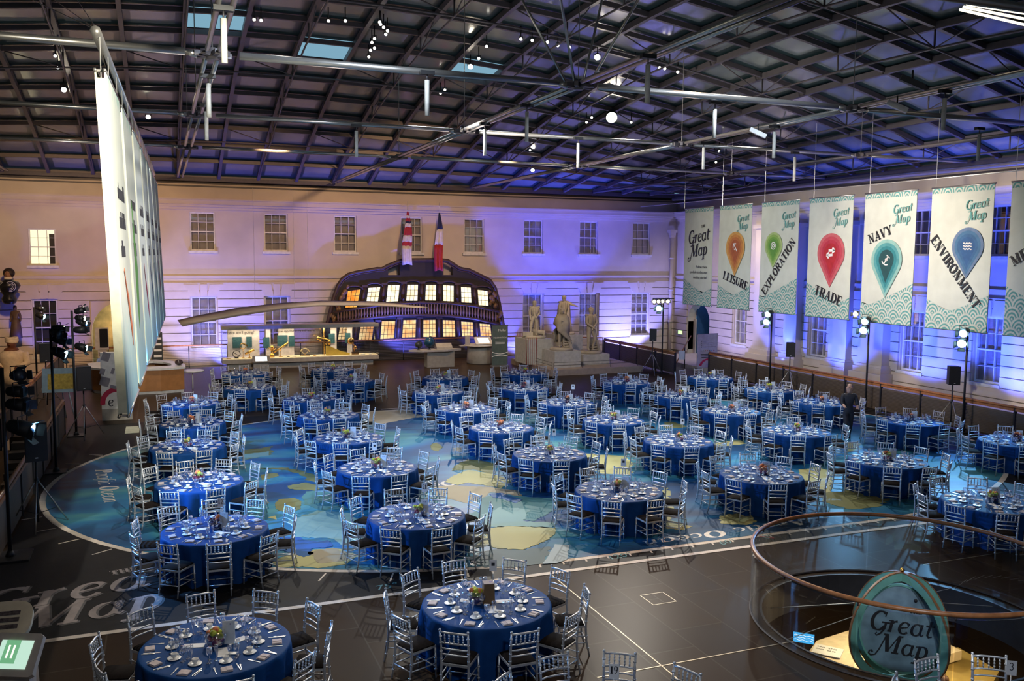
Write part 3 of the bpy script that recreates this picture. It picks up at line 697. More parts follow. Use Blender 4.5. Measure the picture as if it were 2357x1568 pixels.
land(BL, [(560, 1200), (700, 1205), (900, 1250), (1000, 1230), (1040, 1290), (850, 1310), (860, 1360), (780, 1385), (680, 1350), (560, 1320)], *B, 3, .14)
land(YL, [(500, 1430), (560, 1395), (800, 1330), (1050, 1300), (1280, 1370), (1150, 1450), (950, 1478), (530, 1470)], *B, 2)
land(TN, [(820, 1340), (1040, 1305), (1270, 1370), (1130, 1420), (930, 1440)], *B, 3)
land(YL, [(380, 330), (560, 310), (600, 335), (420, 352)], *C_, 1)
land(YL, [(930, 500), (1050, 480), (1150, 520), (1150, 620), (1100, 690), (980, 600)], *C_, 1, .14)
land(OL, [(1060, 650), (1280, 630), (1500, 680), (1450, 730), (1250, 750), (1080, 700)], *C_, 2, .14)
land(YL, [(60, 640), (100, 610), (130, 700), (110, 820), (260, 860), (200, 880), (60, 870)], *C_, 1, .1)
land(YL, [(430, 790), (620, 770), (660, 830), (600, 850), (440, 840)], *C_, 1)
land(OL, [(1230, 330), (1310, 320), (1320, 370), (1240, 390)], *C_, 1); land(OL, [(80, 200), (130, 195), (230, 230), (90, 240)], *C_, 1)
land(BG, [(830, 952), (870, 946), (1000, 942), (1050, 946), (1015, 958), (950, 962), (880, 976), (840, 975)], (0, 0), 1, 1, .05)
# writing on the map
def floor_text(chars, p0, p1, h, mt, z, shear=.25, name='floor_lettering', flip=1, parent=gm):
    a = Vector(p0); d = (Vector(p1) - a); L = d.length; d.normalize(); n = Vector((-d.y, d.x)) * flip
    s = L / measure(chars, h)
    letters(chars, lambda x, y: Vector((a.x + d.x * x * s + n.x * y, a.y + d.y * x * s + n.y * y, z)), h, mt, parent, shear, name)
GREY = mat('grey_print', (.30, .25, .235), .6)
SH = mat('dark_grey_print', (.10, .09, .09), .6)
for mt, o, z in ((SH, .035, .0075), (GREY, 0, .0118)):
    q = Vector((o, -o))
    floor_text(['G1', 'r', 'e', 'a', 't'], Vector((-2.98, 15.62)) + q, Vector((.15, 16.25)) + q, 1.05, mt, z, .28, 'title_line_great')
    floor_text(['M1', 'a', 'p'], Vector((-2.25, 14.78)) + q, Vector((-.1, 15.12)) + q, .95, mt, z, .28, 'title_line_map')
    floor_text(['T', 'H', 'E'], Vector((-.98, 16.95)) + q, Vector((-.5, 17.03)) + q, .2, mt, z, 0, 'title_line_the')
PALE = mat('pale_print', (.55, .5, .44), .6)
floor_text(['P', 'a', 'c', 'i', 'f', 'i', 'c', ' ', 'O', 'c', 'e', 'a', 'n'], (-1.75, 25.5), (-1.35, 22.0), .40, PALE, .0135, .2, 'ocean_name', 1)
floor_text(['A', 'r', 'c', 't', 'i', 'c', ' ', 'O', 'c', 'e', 'a', 'n'], (13.05, 15.48), (8.85, 15.32), .36, mat('white_print', (.75, .73, .7), .6), .0135, .2, 'ocean_name', 1)
floor_text(['n', 'i', 'c', ' ', 'O', 'c', 'e', 'a', 'n'], (7.6, 21.5), (5.3, 20.9), .42, PALE, .0135, .2, 'ocean_name', 1)
TQ = mat('turquoise_print', (.08, .25, .27), .6)
for s_, x in (('75°', 3.2), ('120°', 7.75), ('60°', 10.2), ('0°', 11.2), ('30°', 13.4)):
    text_mesh(s_, .3, TQ, gm, Matrix.Translation((x + .3, 14.6, .009)) @ Matrix.Rotation(.12 + PI * 0, 4, 'Z'), 'degree_mark', 'CENTER', .2)
MB().box((11.45, 14.68, .006), (.03, .3, .01), (0, 0, .8)).build('red_tick', mat('red_print', (.5, .03, .05), .6), gm)
# inlaid metal strips and floor hatch in the slate
m = MB()
for a, b in (((6.42, 14.2), (6.4, 7.0)), ((5.4, 10.42), (8.7, 10.42)), ((13.2, 12.3), (24.9, 12.3))):
    a, b = Vector((*a, .002)), Vector((*b, .002)); m.box((a + b) / 2, ((b - a).length, .02, .004), (0, 0, math.atan2((b - a).y, (b - a).x)))
m.build('inlay_strip', mat('brass_inlay', (.35, .30, .22), .4, .6), None)['kind'] = 'structure'
hc = onz(1515, 1378, 0); t = thing('floor_hatch', 'small square access hatch outlined in the slate floor', 'hatch', hc)
m = MB()
for s in (-1, 1): m.box((s * .22, 0, .002), (.012, .45, .004)); m.box((0, s * .22, .002), (.45, .012, .004))
m.build('hatch_frame', mat('brass_inlay', (.3, .3, .3)), t); MB().box((0, 0, .001), (.43, .43, .002)).build('hatch_lid', TILE, t)
p = onz(305, 990, 0); tag(MB().box(p + Vector((0, 0, .008)), (.42, 1.15, .016)).build('floor_label', mat('pale_yellow_panel', (.5, .5, .36), .5)), 'pale rectangular panel lying on the floor below the white totem sign', 'panel')
# ------------------------------------------------------------------ tables
SILV = mat('silver_chair_paint', (.66, .67, .69), .36, .55, var=.04)
PAD = mat('black_seat_fabric', (.010, .007, .006), .9, var=.3, scale=30, spec=.08)
PADB = mat('brown_seat_fabric', (.05, .03, .018), .85, var=.3, scale=30)
def clothmat():
    return mat('royal_blue_satin', (.008, .056, .205), .6, spec=.07)
CLOTH = clothmat()
CH = mat('white_china', (.90, .88, .84), .3, var=.02); CUT = mat('polished_cutlery', (.90, .87, .82), .32, .7, var=.02)
NAP = mat('grey_linen_napkin', (.55, .47, .47), .85, var=.12, scale=20); CARD = mat('white_card', (.82, .81, .80), .7, var=.04)
WG = glassmat('wine_glass', (.86, .90, .97), .22, .16)
INK = mat('black_ink', (.015, .015, .02), .6)
def chair_parts(lo=False):
    """silver chiavari chair, facing +y (towards the table); origin on the floor under the seat"""
    n = 5 if lo else 8; P = {}
    def blk(k): return P.setdefault(k, MB())
    lg = lambda z0, z1, p, q: None
    for s in (-1, 1):
        b = MB(); y0, y1 = -.2, -.235
        pts = [(s * .185, -.26, 0), (s * .185, -.215, .22), (s * .185, -.2, .45), (s * .187, -.215, .68), (s * .19, -.25, .915)]
        b.tube(pts, [.012, .015, .017, .015, .014], n); b.ball((s * .19, -.252, .925), .019, n, 4)
        if not lo:
            for z, y in ((.12, -.235), (.3, -.21), (.52, -.203), (.62, -.209), (.74, -.224), (.83, -.236)): b.tube([(s * .187, y, z - .008), (s * .187, y, z + .008)], .0205, n)
        P['rear_leg%d' % s] = b
        b = MB(); b.tube([(s * .2, .2, 0), (s * .195, .185, .43)], [.012, .016], n)
        if not lo:
            for z in (.12, .28): b.tube([(s * .199, .197 - z * .03, z - .008), (s * .199, .197 - z * .03, z + .008)], .021, n)
        P['front_leg%d' % s] = b
    f = MB(); pl = [(-.2, .2), (.2, .2), (.19, -.2), (-.19, -.2)]; f.prism(pl, lambda u, v, t: Vector((u, v, t)), .425, .455); P['seat_frame'] = f
    c = MB(); c.smooth = True
    c.prism([(-.185, .19), (0, .205), (.185, .19), (.178, -.18), (-.178, -.18)], lambda u, v, t: Vector((u * (1 - max(0, t - .47) * 4), v * (1 - max(0, t - .47) * 4), t)), .456, .472)
    ring = [(-.185, .19), (0, .205), (.185, .19), (.178, -.18), (-.178, -.18)]
    a = [Vector((u, v, .472)) for u, v in ring]; b2 = [Vector((u * .86, v * .86, .497)) for u, v in ring]; c.add(a + b2, [(i, (i + 1) % 5, 5 + (i + 1) % 5, 5 + i) for i in range(5)] + [(5, 6, 7, 8, 9)])
    P['seat_pad'] = c
    r = MB()
    def rail(z, y, rad, bow=.018): r.tube([(-.185, y, z), (-.09, y - bow, z + .004), (.09, y - bow, z + .004), (.185, y, z)], rad, n)
    rail(.895, -.248, .014); rail(.745, -.226, .012); rail(.665, -.215, .011); rail(.585, -.207, .011)
    P['back_rails'] = r
    q = MB()
    for i in range(5):
        x = (i - 2) * .062; q.tube([(x, -.243, .75), (x, -.262, .89)], .0085, 4 if lo else 6)
        if not lo:
            for z in (.785, .82, .855): q.ball((x, -.243 - (z - .75) * .13, z), .0135, 6, 4)
    P['back_spindles'] = q
    t = MB(); t.tube([(-.198, .19, .16), (.198, .19, .16)], .009, n); t.tube([(-.185, -.222, .2), (.185, -.222, .2)], .009, n)
    for s in (-1, 1):
        t.tube([(s * .197, .192, .2), (s * .185, -.22, .2)], .009, n); t.tube([(s * .197, .19, .3), (s * .186, -.21, .3)], .009, n)
    P['stretcher'] = t
    return P
def make_chair():
    t = thing('banquet_chair', '', 'chair'); P = chair_parts()
    for k, mb in P.items():
        nm = 'leg' if 'leg' in k else k; o = mb.build(nm, PAD if k == 'seat_pad' else SILV, t)
        if k == 'seat_pad': o['label'] = 'black seat pad'
    return t
def make_chair_far():
    t = thing('banquet_chair', '', 'chair'); P = chair_parts(True); fr = MB()
    for k, mb in P.items():
        if k != 'seat_pad': fr.add(mb.v, mb.f)
    fr.build('chair_frame', SILV, t, smooth=True); o = P['seat_pad'].build('seat_pad', PAD, t); o['label'] = 'black seat pad'; return t
TABLES = [  # x, y, spoken place, chair phase (deg)
 (.53, 11.57, 'the near left table', 8), (4.24, 11.67, 'the table with the brown box', 20),
 (15.8, 13.1, 'the table beside the stairwell rail', 12)]
ROWS = [[(.8, 16.63), (4.45, 16.2), (9.0, 16.52), (12.76, 16.63), (16.66, 16.77), (21.79, 17.39)],
 [(.67, 20.3), (4.61, 20.25), (9.03, 20.25), (12.98, 20.52), (16.97, 20.56), (21.44, 20.74)],
 [(.53, 24.18), (4.63, 23.91), (9.1, 23.85), (12.78, 23.89), (17.15, 24.0), (21.2, 24.49)],
 [(.75, 27.46), (4.74, 27.53), (9.18, 27.26), (12.79, 27.3), (17.33, 27.32), (21.4, 27.55)],
 [(.82, 31.19), (4.72, 30.92), (9.35, 31.03), (12.69, 30.88), (17.17, 31.05), (21.2, 31.19)],
 [(2.99, 34.3), (6.92, 34.96), (10.73, 34.64), (14.33, 34.88)], [(3.2, 38.38), (6.87, 38.54)]]
ROWN = ['second', 'third', 'fourth', 'fifth', 'sixth', 'seventh', 'last']; ORD = ['first', 'second', 'third', 'fourth', 'fifth', 'sixth']
PHS = {(0, 0): 2, (0, 1): 19, (0, 2): -4, (0, 3): 14, (0, 4): 4, (1, 2): 14, (1, 1): 20, (1, 0): 12, (2, 2): 16}
for i, row in enumerate(ROWS):
    for j, (x, y) in enumerate(row):
        TABLES.append((x, y, '%s table from left, %s row back' % (ORD[j], ROWN[i]), PHS.get((i, j), R.uniform(0, 36))))
def cloth_mesh(seed):
    rr = random.Random(seed); m = MB(); m.smooth = True; N = 96; RT_ = .925; nf = rr.choice([13, 14, 15, 16]); ph = rr.uniform(0, 6)
    rings = [(.0, .752, 0), (.45, .752, 0), (.86, .752, 0), (.91, .75, 0), (.928, .742, 0), (.934, .70, .018), (.928, .6, .046), (.922, .45, .070), (.917, .28, .084), (.914, .12, .092), (.914, .004, .094)]
    for r, z, a in rings:
        for k in range(N):
            t = 2 * PI * k / N; w_ = math.cos(nf * t + ph + .7 * math.sin(3 * t)) + .35 * math.cos(2.3 * nf * t + 1); rr2 = r + a * w_ * .7
            m.v.append((rr2 * math.cos(t), rr2 * math.sin(t), z))
    for i in range(len(rings) - 1):
        for k in range(N):
            m.f.append((i * N + k, i * N + (k + 1) % N, (i + 1) * N + (k + 1) % N, (i + 1) * N + k)[::-1]); m.m.append(0); m.sm.append(True)
    return m
def inview(p, mx=70): 
    d = Vector(p) - CAM; z = d.dot(FW)
    if z < 1: return False
    x = W0 / 2 + F0 * d.dot(RT) / z; y = H0 / 2 - F0 * d.dot(UP) / z
    return -mx < x < W0 + mx and -mx < y < H0 + mx
HRS = {}
def clock(a):  # a: angle around the table, 0 = +x, seen from above with the camera side at six
    h = round(((90 - math.degrees(a)) % 360) / 30) % 12
    return ['twelve', 'one', 'two', 'three', 'four', 'five', 'six', 'seven', 'eight', 'nine', 'ten', 'eleven'][h] + " o'clock"
# shared place-setting meshes
def wineglass(s=1, n=10):
    m = MB(); m.lathe([(.033 * s, 0), (.034 * s, .003), (.004, .008), (.0035, .075 * s), (.012 * s, .085 * s), (.032 * s, .11 * s), (.038 * s, .14 * s), (.034 * s, .17 * s), (.029 * s, .195 * s)], n=n); return m
def flute(n=10):
    m = MB(); m.lathe([(.028, 0), (.029, .003), (.004, .008), (.0035, .07), (.014, .10), (.021, .15), (.020, .205)], n=n); return m
def cup(n=14):
    m = MB(); m.lathe([(.022, .012), (.024, .016), (.036, .035), (.040, .066), (.038, .067), (.033, .038), (.018, .02), (1e-7, .02)], n=n)
    m.tube([(.037, 0, .058), (.056, 0, .056), (.056, 0, .034), (.035, 0, .030)], .004, 5); return m
def saucer(n=18): return MB().lathe([(1e-7, .002), (.04, .002), (.080, .012), (.084, .014), (.080, .017), (.04, .007), (1e-7, .007)], n=n)
def napkin():
    m = MB(); m.box((0, 0, .006), (.14, .12, .010)); m.box((.004, .003, .016), (.132, .112, .009), (0, 0, .03)); m.box((.03, 0, .0225), (.07, .106, .005), (0, .05, .04)); return m
def fork():
    m = MB(); m.box((0, -.03, .003), (.007, .12, .003)); m.box((0, .04, .004), (.014, .03, .003))
    for k in range(4): m.box((-.009 + k * .006, .07, .005), (.0032, .045, .0025))
    return m
def knife():
    m = MB(); m.box((0, -.055, .004), (.012, .09, .006)); m.prism([(-.006, -.01), (.007, -.01), (.009, .09), (.002, .115), (-.005, .1)], F2, .002, .0045); return m
def spoon():
    m = MB(); m.box((0, -.03, .003), (.006, .12, .003)); m.ball((0, .05, .004), .018, 10, 5, (.8, 1.25, .18)); return m
ITEMS = {'wine_glass': (wineglass, WG, 'glass'), 'small_wine_glass': (lambda n=10: wineglass(.82, n), WG, 'glass'), 'champagne_flute': (flute, WG, 'glass'), 'coffee_cup': (cup, CH, 'cup'), 'saucer': (saucer, CH, 'saucer'),
 'folded_napkin': (napkin, NAP, 'napkin'), 'fork': (fork, CUT, 'fork'), 'table_knife': (knife, CUT, 'knife'), 'spoon': (spoon, CUT, 'spoon')}
NICE = {'wine_glass': 'tall wine glass', 'small_wine_glass': 'short wine glass', 'champagne_flute': 'slim flute glass', 'coffee_cup': 'white coffee cup', 'saucer': 'white saucer', 'folded_napkin': 'folded grey napkin', 'fork': 'silver fork', 'table_knife': 'silver knife', 'spoon': 'silver spoon'}
PLACE = []; CHAIRS = []
for ti, (tx, ty, tn, ph) in enumerate(TABLES):
    view = math.atan2(-ty, -tx)   # direction from the table to the camera
    for k in range(10):
        a = view + math.radians(ph + 36 * k) + R.uniform(-.03, .03); rad = 1.17 + R.uniform(-.01, .04)
        CHAIRS.append((tx + rad * math.cos(a), ty + rad * math.sin(a), a + PI / 2 + R.uniform(-.09, .09), clock(a), tn, ti))
        def at(r, dt, z=.753): return (tx + r * math.cos(a) - dt * math.sin(a), ty + r * math.sin(a) + dt * math.cos(a), z)
        h = a + PI / 2; cn = (clock(a), tn); j = lambda v=.02: R.uniform(-v, v)
        PLACE += [('folded_napkin', at(.78 + j(), j()), h + j(.25), cn), ('saucer', at(.54 + j(), .02 + j()), h, cn), ('fork', at(.76 + j(), -.13), h + j(.1), cn), ('table_knife', at(.76 + j(), .14), h + j(.1), cn), ('spoon', at(.76 + j(), .165), h + j(.1), cn)]
        s = PLACE[-4][1]; PLACE.append(('coffee_cup', (s[0], s[1], .76), h + j(1.5), cn))
        g0 = at(.50 + j(), .17 + j()); g1 = at(.42 + j(), .11 + j()); g2 = at(.42 + j(), .22 + j())
        PLACE += [('wine_glass', g0, 0, cn), ('small_wine_glass', g1, 0, cn), ('champagne_flute', g2, 0, cn)]
    tag(cloth_mesh(ti).build('tablecloth', CLOTH), 'royal blue cloth to the floor over %s' % tn, 'tablecloth', 'blue tablecloths on the round tables').location = (tx, ty, 0)
    t = MB(); t.lathe([(.9, .72), (.91, .725), (.91, .74), (.9, .745)], n=24)
    t.mi = 1; t.tube([(0, 0, .02), (0, 0, .72)], .05, 8); t.lathe([(.35, 0), (.3, .04), (.05, .06)], n=12); t.mi = 0
    tag(t.build('banquet_table', [mat('plywood_table', (.3, .2, .1)), BLK]), 'round banquet table hidden under its blue cloth, %s' % tn, 'table', 'round banquet tables').location = (tx, ty, 0)
# chairs of the two tables whose tops lie below the frame, and the odd chair by the right balustrade
for (tx, ty, tn, an) in ((4.35, 8.1, 'the table below the number nineteen card', (92, 57, 20, 128)), (8.55, 6.45, 'the table below the number three card', (92, 57, 22, 128))):
    for d in an:
        a = math.radians(d); CHAIRS.append((tx + 1.1 * math.cos(a), ty + 1.1 * math.sin(a), a + PI / 2, clock(a), tn, 99))
    tag(cloth_mesh(77).build('tablecloth', CLOTH), 'royal blue cloth to the floor over %s' % tn, 'tablecloth', 'blue tablecloths on the round tables').location = (tx, ty, 0)
CHAIRS.append((*onz(2060, 950, 0).to_2d(), 1.9, None, 'spare silver chair standing alone by the right balustrade', 98))
CH_ORDER = sorted([c for c in CHAIRS if inview((c[0], c[1], .7))], key=lambda c: c[0] ** 2 + c[1] ** 2)
near0, far0 = make_chair(), make_chair_far(); used = set()
for i, c in enumerate(CH_ORDER[:300]):
    src = near0 if i < 150 else far0
    lab = c[4] if c[3] is None else 'silver chair at %s of %s' % (c[3], c[4])
    if src.name not in used:
        used.add(src.name); src.location = (c[0], c[1], .001); src.rotation_euler = (0, 0, c[2]); src['label'] = lab; src['group'] = 'silver chairs around the round tables'
    else: dup(src, (c[0], c[1], .001), c[2], lab, 'silver chairs around the round tables')
rest = CH_ORDER[300:]
if rest:
    P = chair_parts(True); V = []; Fs = []; Ms = []
    for k, mb in P.items():
        n = len(V); V += mb.v; Fs += [tuple(i + n for i in f) for f in mb.f]; Ms += [1 if k == 'seat_pad' else 0] * len(mb.f)
    merged('banquet_chairs', [(V, Fs, Ms, TR(c[0], c[1], .001, c[2])) for c in rest], [SILV, PAD], 'the many small silver chairs around the farthest tables', 'chairs', 'silver chairs around the round tables')
for nm, (fn, mt, cat) in ITEMS.items():
    L = sorted([p for p in PLACE if p[0] == nm and inview(p[1], 10)], key=lambda p: p[1][0] ** 2 + p[1][1] ** 2)
    base = None; grp = NICE[nm] + ' of the place settings'
    if cat == 'glass': lim = 100
    else: lim = 300
    for p in L[:lim]:
        lab = '%s at %s of %s' % (NICE[nm], p[3][0], p[3][1])
        if base is None: base = fn().build(nm, mt); o = tag(base, lab, cat, grp)
        else: o = base.copy(); COL.objects.link(o); o['label'] = lab
        o.location = p[1]; o.rotation_euler = (0, 0, p[2])
    if L[lim:]:
        mb = fn(n=6) if nm in ('wine_glass', 'small_wine_glass', 'champagne_flute', 'coffee_cup', 'saucer') else fn()
        merged({'wine_glass': 'wine_glasses', 'small_wine_glass': 'small_wine_glasses', 'coffee_cup': 'coffee_cups', 'folded_napkin': 'folded_napkins', 'table_knife': 'table_knives'}.get(nm, nm + 's'), [(mb.v, mb.f, mb.m, TR(*p[1], p[2])) for p in L[lim:]], [mt], 'the many small %s pieces on the tables farther back' % NICE[nm], cat, grp)
# ------------------------------------------------------------------ table centres
RED = mat('crimson_flowers', (.35, .02, .05), .6, var=.5, scale=30); LIME = mat('lime_fruit', (.5, .55, .05), .5, var=.3, scale=20); ORG = mat('orange_flowers', (.75, .22, .08), .6, var=.4, scale=30); PUR = mat('dark_plum_flowers', (.08, .01, .05), .7, var=.5, scale=30)
BOWL = glassmat('bowl_glass', (.95, .95, .95), .10, .02)
def centrepiece(x, y, tn, seed):
    rr = random.Random(seed); t = thing('glass_bowl', 'round glass bowl of coloured fruit and flowers on %s' % tn, 'bowl', (x, y, .753), 0, 'fruit and flower bowls on the tables', 1.25)
    MB().lathe([(.05, 0), (.09, .02), (.115, .07), (.115, .11), (.085, .155), (.082, .155), (.11, .108), (.11, .07), (.085, .024), (1e-7, .006)], n=16).build('bowl', BOWL, t)
    lime = rr.random() < .45
    for nm, mt, zz, c in (('lower_fruit', RED if rr.random() < .7 else PUR, .055, 9), ('upper_flowers', LIME if lime else rr.choice([ORG, PUR, LIME]), .13, 9), ('blossom', ORG, .15, 3)):
        m = MB()
        for k in range(c): a = rr.uniform(0, 6.3); r = rr.uniform(.01, .07); m.ball((r * math.cos(a), r * math.sin(a), zz + rr.uniform(-.02, .03)), rr.uniform(.024, .036), 7, 5)
        m.build(nm, mt, t)
def place_card(x, y, rz, tn, which):
    t = tag(MB().box((0, 0, .003), (.26, .12, .004)).build('place_card', CARD), 'white booklet lying flat %s on %s' % (which, tn), 'card', 'white booklets on the tables')
    t.location = (x, y, .753); t.rotation_euler = (0, 0, rz); return t
def menu(x, y, rz, tn, col=None):
    t = thing('menu_card', 'tall folded menu card standing on %s' % tn, 'menu card', (x, y, .753), rz, 'standing menu cards')
    m = MB(); m.box((0, -.03, .145), (.15, .003, .29), (-.16, 0, 0)); m.box((0, .035, .145), (.15, .003, .29), (.2, 0, 0)); m.build('card', mat('pale_blue_card', (.62, .66, .72), .6, var=.1, scale=12), t)
    m = MB(); m.ball((.02, -.012, .24), .018, 8, 4, (1, .25, 1)); m.ball((-.02, -.012, .245), .014, 8, 4, (1, .25, 1)); m.build('printed_badge', mat('violet_ink', (.10, .02, .25), .6), t); return t
def numcard(x, y, z, rz, txt, tn, nm):
    t = thing('table_number', 'white card numbered %s on a thin stand on %s' % (nm, tn) if nm else 'small white number card on a thin stand on %s' % tn, 'table number', (x, y, .753), rz, 'table number cards')
    MB().tube([(0, 0, 0), (0, 0, z - .753)], .004, 5).lathe([(.05, 0), (.05, .005), (.01, .01)], n=12).build('stand', CUT, t)
    MB().box((0, 0, z - .753 + .08), (.11, .004, .17)).build('card', CARD, t)
    if txt:
        h = .085; w_ = measure(list(txt), h); sc = min(1, .095 / w_)
        letters(list(txt), lambda a, b: Vector(((a - w_ / 2) * sc, -.0035, b + z - .753 + .055)), h, INK, t, 0, 'number')
    else: MB().box((0, -.003, z - .753 + .1), (.05, .002, .05)).build('number', INK, t)
for ti, (tx, ty, tn, ph) in enumerate(TABLES):
    rr = random.Random(ti + 50)
    if ti == 1:
        t = thing('brown_gift_box', 'tall brown cardboard box standing in the middle of the near centre table', 'box', (tx + .02, ty - .02, .753), -.15)
        m = MB(); m.prism([(-.085, 0), (.085, 0), (.075, .30), (-.075, .30)], lambda u, v, q: Vector((u, q, v)), -.07, .07); m.build('box_side', mat('kraft_brown_card', (.16, .09, .035), .6), t, fix=True)
        m = MB(); m.box((0, 0, .305), (.155, .145, .012)); m.build('box_lid', mat('mauve_card_lid', (.16, .11, .12), .6), t); MB().ball((.03, 0, .312), .022, 8, 4, (1, 1, .15)).build('printed_badge', mat('violet_ink', (.1, .02, .25)), t)
        centrepiece(tx - .14, ty + .02, tn, ti)
    else:
        centrepiece(tx + rr.uniform(-.03, .03), ty + rr.uniform(-.03, .03), tn, ti + 3)
        if rr.random() < .75 or ti in (0, 3, 4, 5): menu(tx + .16, ty + .02, math.atan2(-tx, ty) * 0 - rr.uniform(-.1, .9), tn)
    for k, wn in enumerate(('left of centre', 'right of centre', 'at the front')):
        a = math.atan2(-ty, -tx) + (-1.75, 1.75, .3)[k]; place_card(tx + .27 * math.cos(a), ty + .27 * math.sin(a), a + rr.uniform(-.4, .4), tn, wn)
    a = math.atan2(-ty, -tx)
    d = tag(MB().box((0, 0, .008), (.13, .06, .014)).build('butter_dish', CH), 'small oblong white dish on %s' % tn, 'dish', 'small white dishes'); d.location = (tx + .38 * math.cos(a + .5), ty + .38 * math.sin(a + .5), .753); d.rotation_euler = (0, 0, a + 1.2)
for px, py, ti, txt, nm in ((508, 1160, 3, '12', 'twelve'), (977, 1125, 4, '21', 'twenty-one'), (1135, 1305, 1, '', ''), (1275, 997, 11, '', ''), (450, 893, None, '', ''), (1319, 892, 24, '', ''), (1571, 972, 12, '', ''), (1435, 1067, 5, '', ''), (862, 1030, 10, '', ''), (1915, 898, 26, '', ''), (1852, 946, 18, '', '')):
    if ti is None: continue
    tx, ty, tn, _ph = TABLES[ti]; a = math.atan2(ty, tx); x, y = tx + .45 * math.cos(a + .3), ty + .45 * math.sin(a + .3)
    p = onY(px, py, y); numcard(p.x if abs(p.x - tx) < .7 else x, y, min(max(p.z - .06, 1.0), 1.35), -.37, txt, tn, nm)
numcard(4.55, 8.38, 1.08, -.37, '19', 'the near bottom table', 'nineteen'); numcard(8.78, 6.88, 1.08, -.6, '3', 'the table at the bottom right corner', 'three')
# ------------------------------------------------------------------ ship's stern on the back wall
OAKD = mat('dark_ship_oak', (.014, .009, .008), .6, var=.3, scale=2); OAKB = mat('brown_carved_oak', (.06, .032, .02), .5, var=.3, scale=4); GILT = mat('gilded_carving', (.20, .11, .045), .5, .3, var=.3, scale=9)
def glow(name, c0, c1, s, sc=2.2):
    m = bpy.data.materials.new(name); m.use_nodes = True; nt = m.node_tree; nt.nodes.clear(); o = nt.nodes.new('ShaderNodeOutputMaterial'); e = nt.nodes.new('ShaderNodeEmission')
    tc = nt.nodes.new('ShaderNodeTexCoord'); n = nt.nodes.new('ShaderNodeTexNoise'); n.inputs['Scale'].default_value = sc; r = nt.nodes.new('ShaderNodeValToRGB')
    r.color_ramp.elements[0].position = .38; r.color_ramp.elements[1].position = .62; r.color_ramp.elements[0].color = (*c0, 1); r.color_ramp.elements[1].color = (*c1, 1)
    nt.links.new(tc.outputs['Object'], n.inputs['Vector']); nt.links.new(n.outputs[0], r.inputs[0]); nt.links.new(r.outputs[0], e.inputs[0]); e.inputs[1].default_value = s; nt.links.new(e.outputs[0], o.inputs[0]); return m
GW1 = glow('lit_cabin_window', (1, .74, .38), (1, .88, .58), 1.5); GW2 = glow('lit_lower_cabin', (.85, .36, .12), (1, .74, .36), 1.0, 1.6); GW3 = glow('lit_amber_cabin', (.9, .25, .03), (1, .5, .1), .9, 2)
YS = 48.5
def sp(u, v, y=YS): return onY(740 + u * .18667, 580 + v * .18667, y)
ship = thing('ship_stern', "dark wooden ship's stern with two rows of glowing windows standing against the back wall", 'ship', sp(1200, 1350))
SO = ship.location.copy(); SO.z = -.3; ship.location = SO
def S_(u, v, y=YS): return sp(u, v, y) - SO
TOPC = [(20, 1010), (80, 850), (150, 560), (200, 420), (250, 340), (330, 280), (420, 255), (500, 240), (690, 207), (745, 210), (820, 168), (980, 105), (1100, 100), (1450, 95), (1560, 108), (1700, 200), (1760, 215), (1820, 222), (1960, 290), (2080, 350), (2140, 440), (2190, 620), (2240, 890), (2262, 1010)]
def interp(C, u):
    for (a, b), (c, d) in zip(C, C[1:]):
        if a <= u <= c: return b + (d - b) * (u - a) / (c - a)
    return C[-1][1] if u > C[-1][0] else C[0][1]
us = sorted({*[p[0] for p in TOPC], *range(40, 2262, 40), 822, 965, 1505, 1620}); m = MB()
for a, b in zip(us, us[1:]):
    ta, tb = interp(TOPC, a), interp(TOPC, b); segs = [((ta, tb), (1400, 1400))]
    if 822 <= a < 965 or 1505 <= a < 1620: segs = [((ta, tb), (max(ta + 18, 128), max(tb + 18, 128))), ((287, 287), (1400, 1400))]
    for (t0, t1), (b0, b1) in segs:
        q = [S_(a, t0), S_(b, t1), S_(b, b1), S_(a, b0)]; w_ = [k + Vector((0, .35, 0)) for k in q]; m.add(q + w_, [(0, 3, 2, 1), (4, 5, 6, 7), (0, 1, 5, 4), (2, 3, 7, 6), (1, 2, 6, 5), (3, 0, 4, 7)])
m.build('hull', OAKD, ship)
m = MB(); m.tube([S_(u, v, YS - .06) for u, v in TOPC], .10, 8); m.tube([S_(u + (18 if u < 1200 else -18), v + 26, YS - .03) for u, v in TOPC[1:-1]], .035, 6); m.build('rim_moulding', OAKB, ship)
UPW = [((320, 478), (487, 460), (440, 685), (288, 690)), ((575, 440), (730, 430), (700, 615), (550, 610)), ((815, 408), (968, 408), (950, 612), (792, 620)), ((1055, 403), (1195, 403), (1188, 605), (1040, 605)), ((1282, 405), (1418, 405), (1416, 603), (1274, 600)), ((1495, 408), (1635, 415), (1634, 614), (1497, 608)), ((1715, 428), (1845, 438), (1854, 630), (1722, 625)), ((1920, 465), (2052, 478), (2064, 668), (1934, 660))]
LOW = [((225, 925), (390, 908), (370, 1080), (195, 1085)), ((480, 900), (650, 900), (625, 1085), (450, 1085)), ((740, 850), (915, 850), (895, 1070), (720, 1078)), ((1005, 838), (1170, 835), (1163, 1055), (990, 1060)), ((1252, 838), (1410, 835), (1413, 1052), (1250, 1052)), ((1490, 838), (1645, 842), (1655, 1048), (1497, 1050)), ((1718, 855), (1870, 865), (1878, 1045), (1728, 1045)), ((1945, 880), (2085, 890), (2100, 1040), (1958, 1042))]
def lerp2(q, s, t): a = [q[0][i] * (1 - s) + q[1][i] * s for i in (0, 1)]; b = [q[3][i] * (1 - s) + q[2][i] * s for i in (0, 1)]; return [a[i] * (1 - t) + b[i] * t for i in (0, 1)]
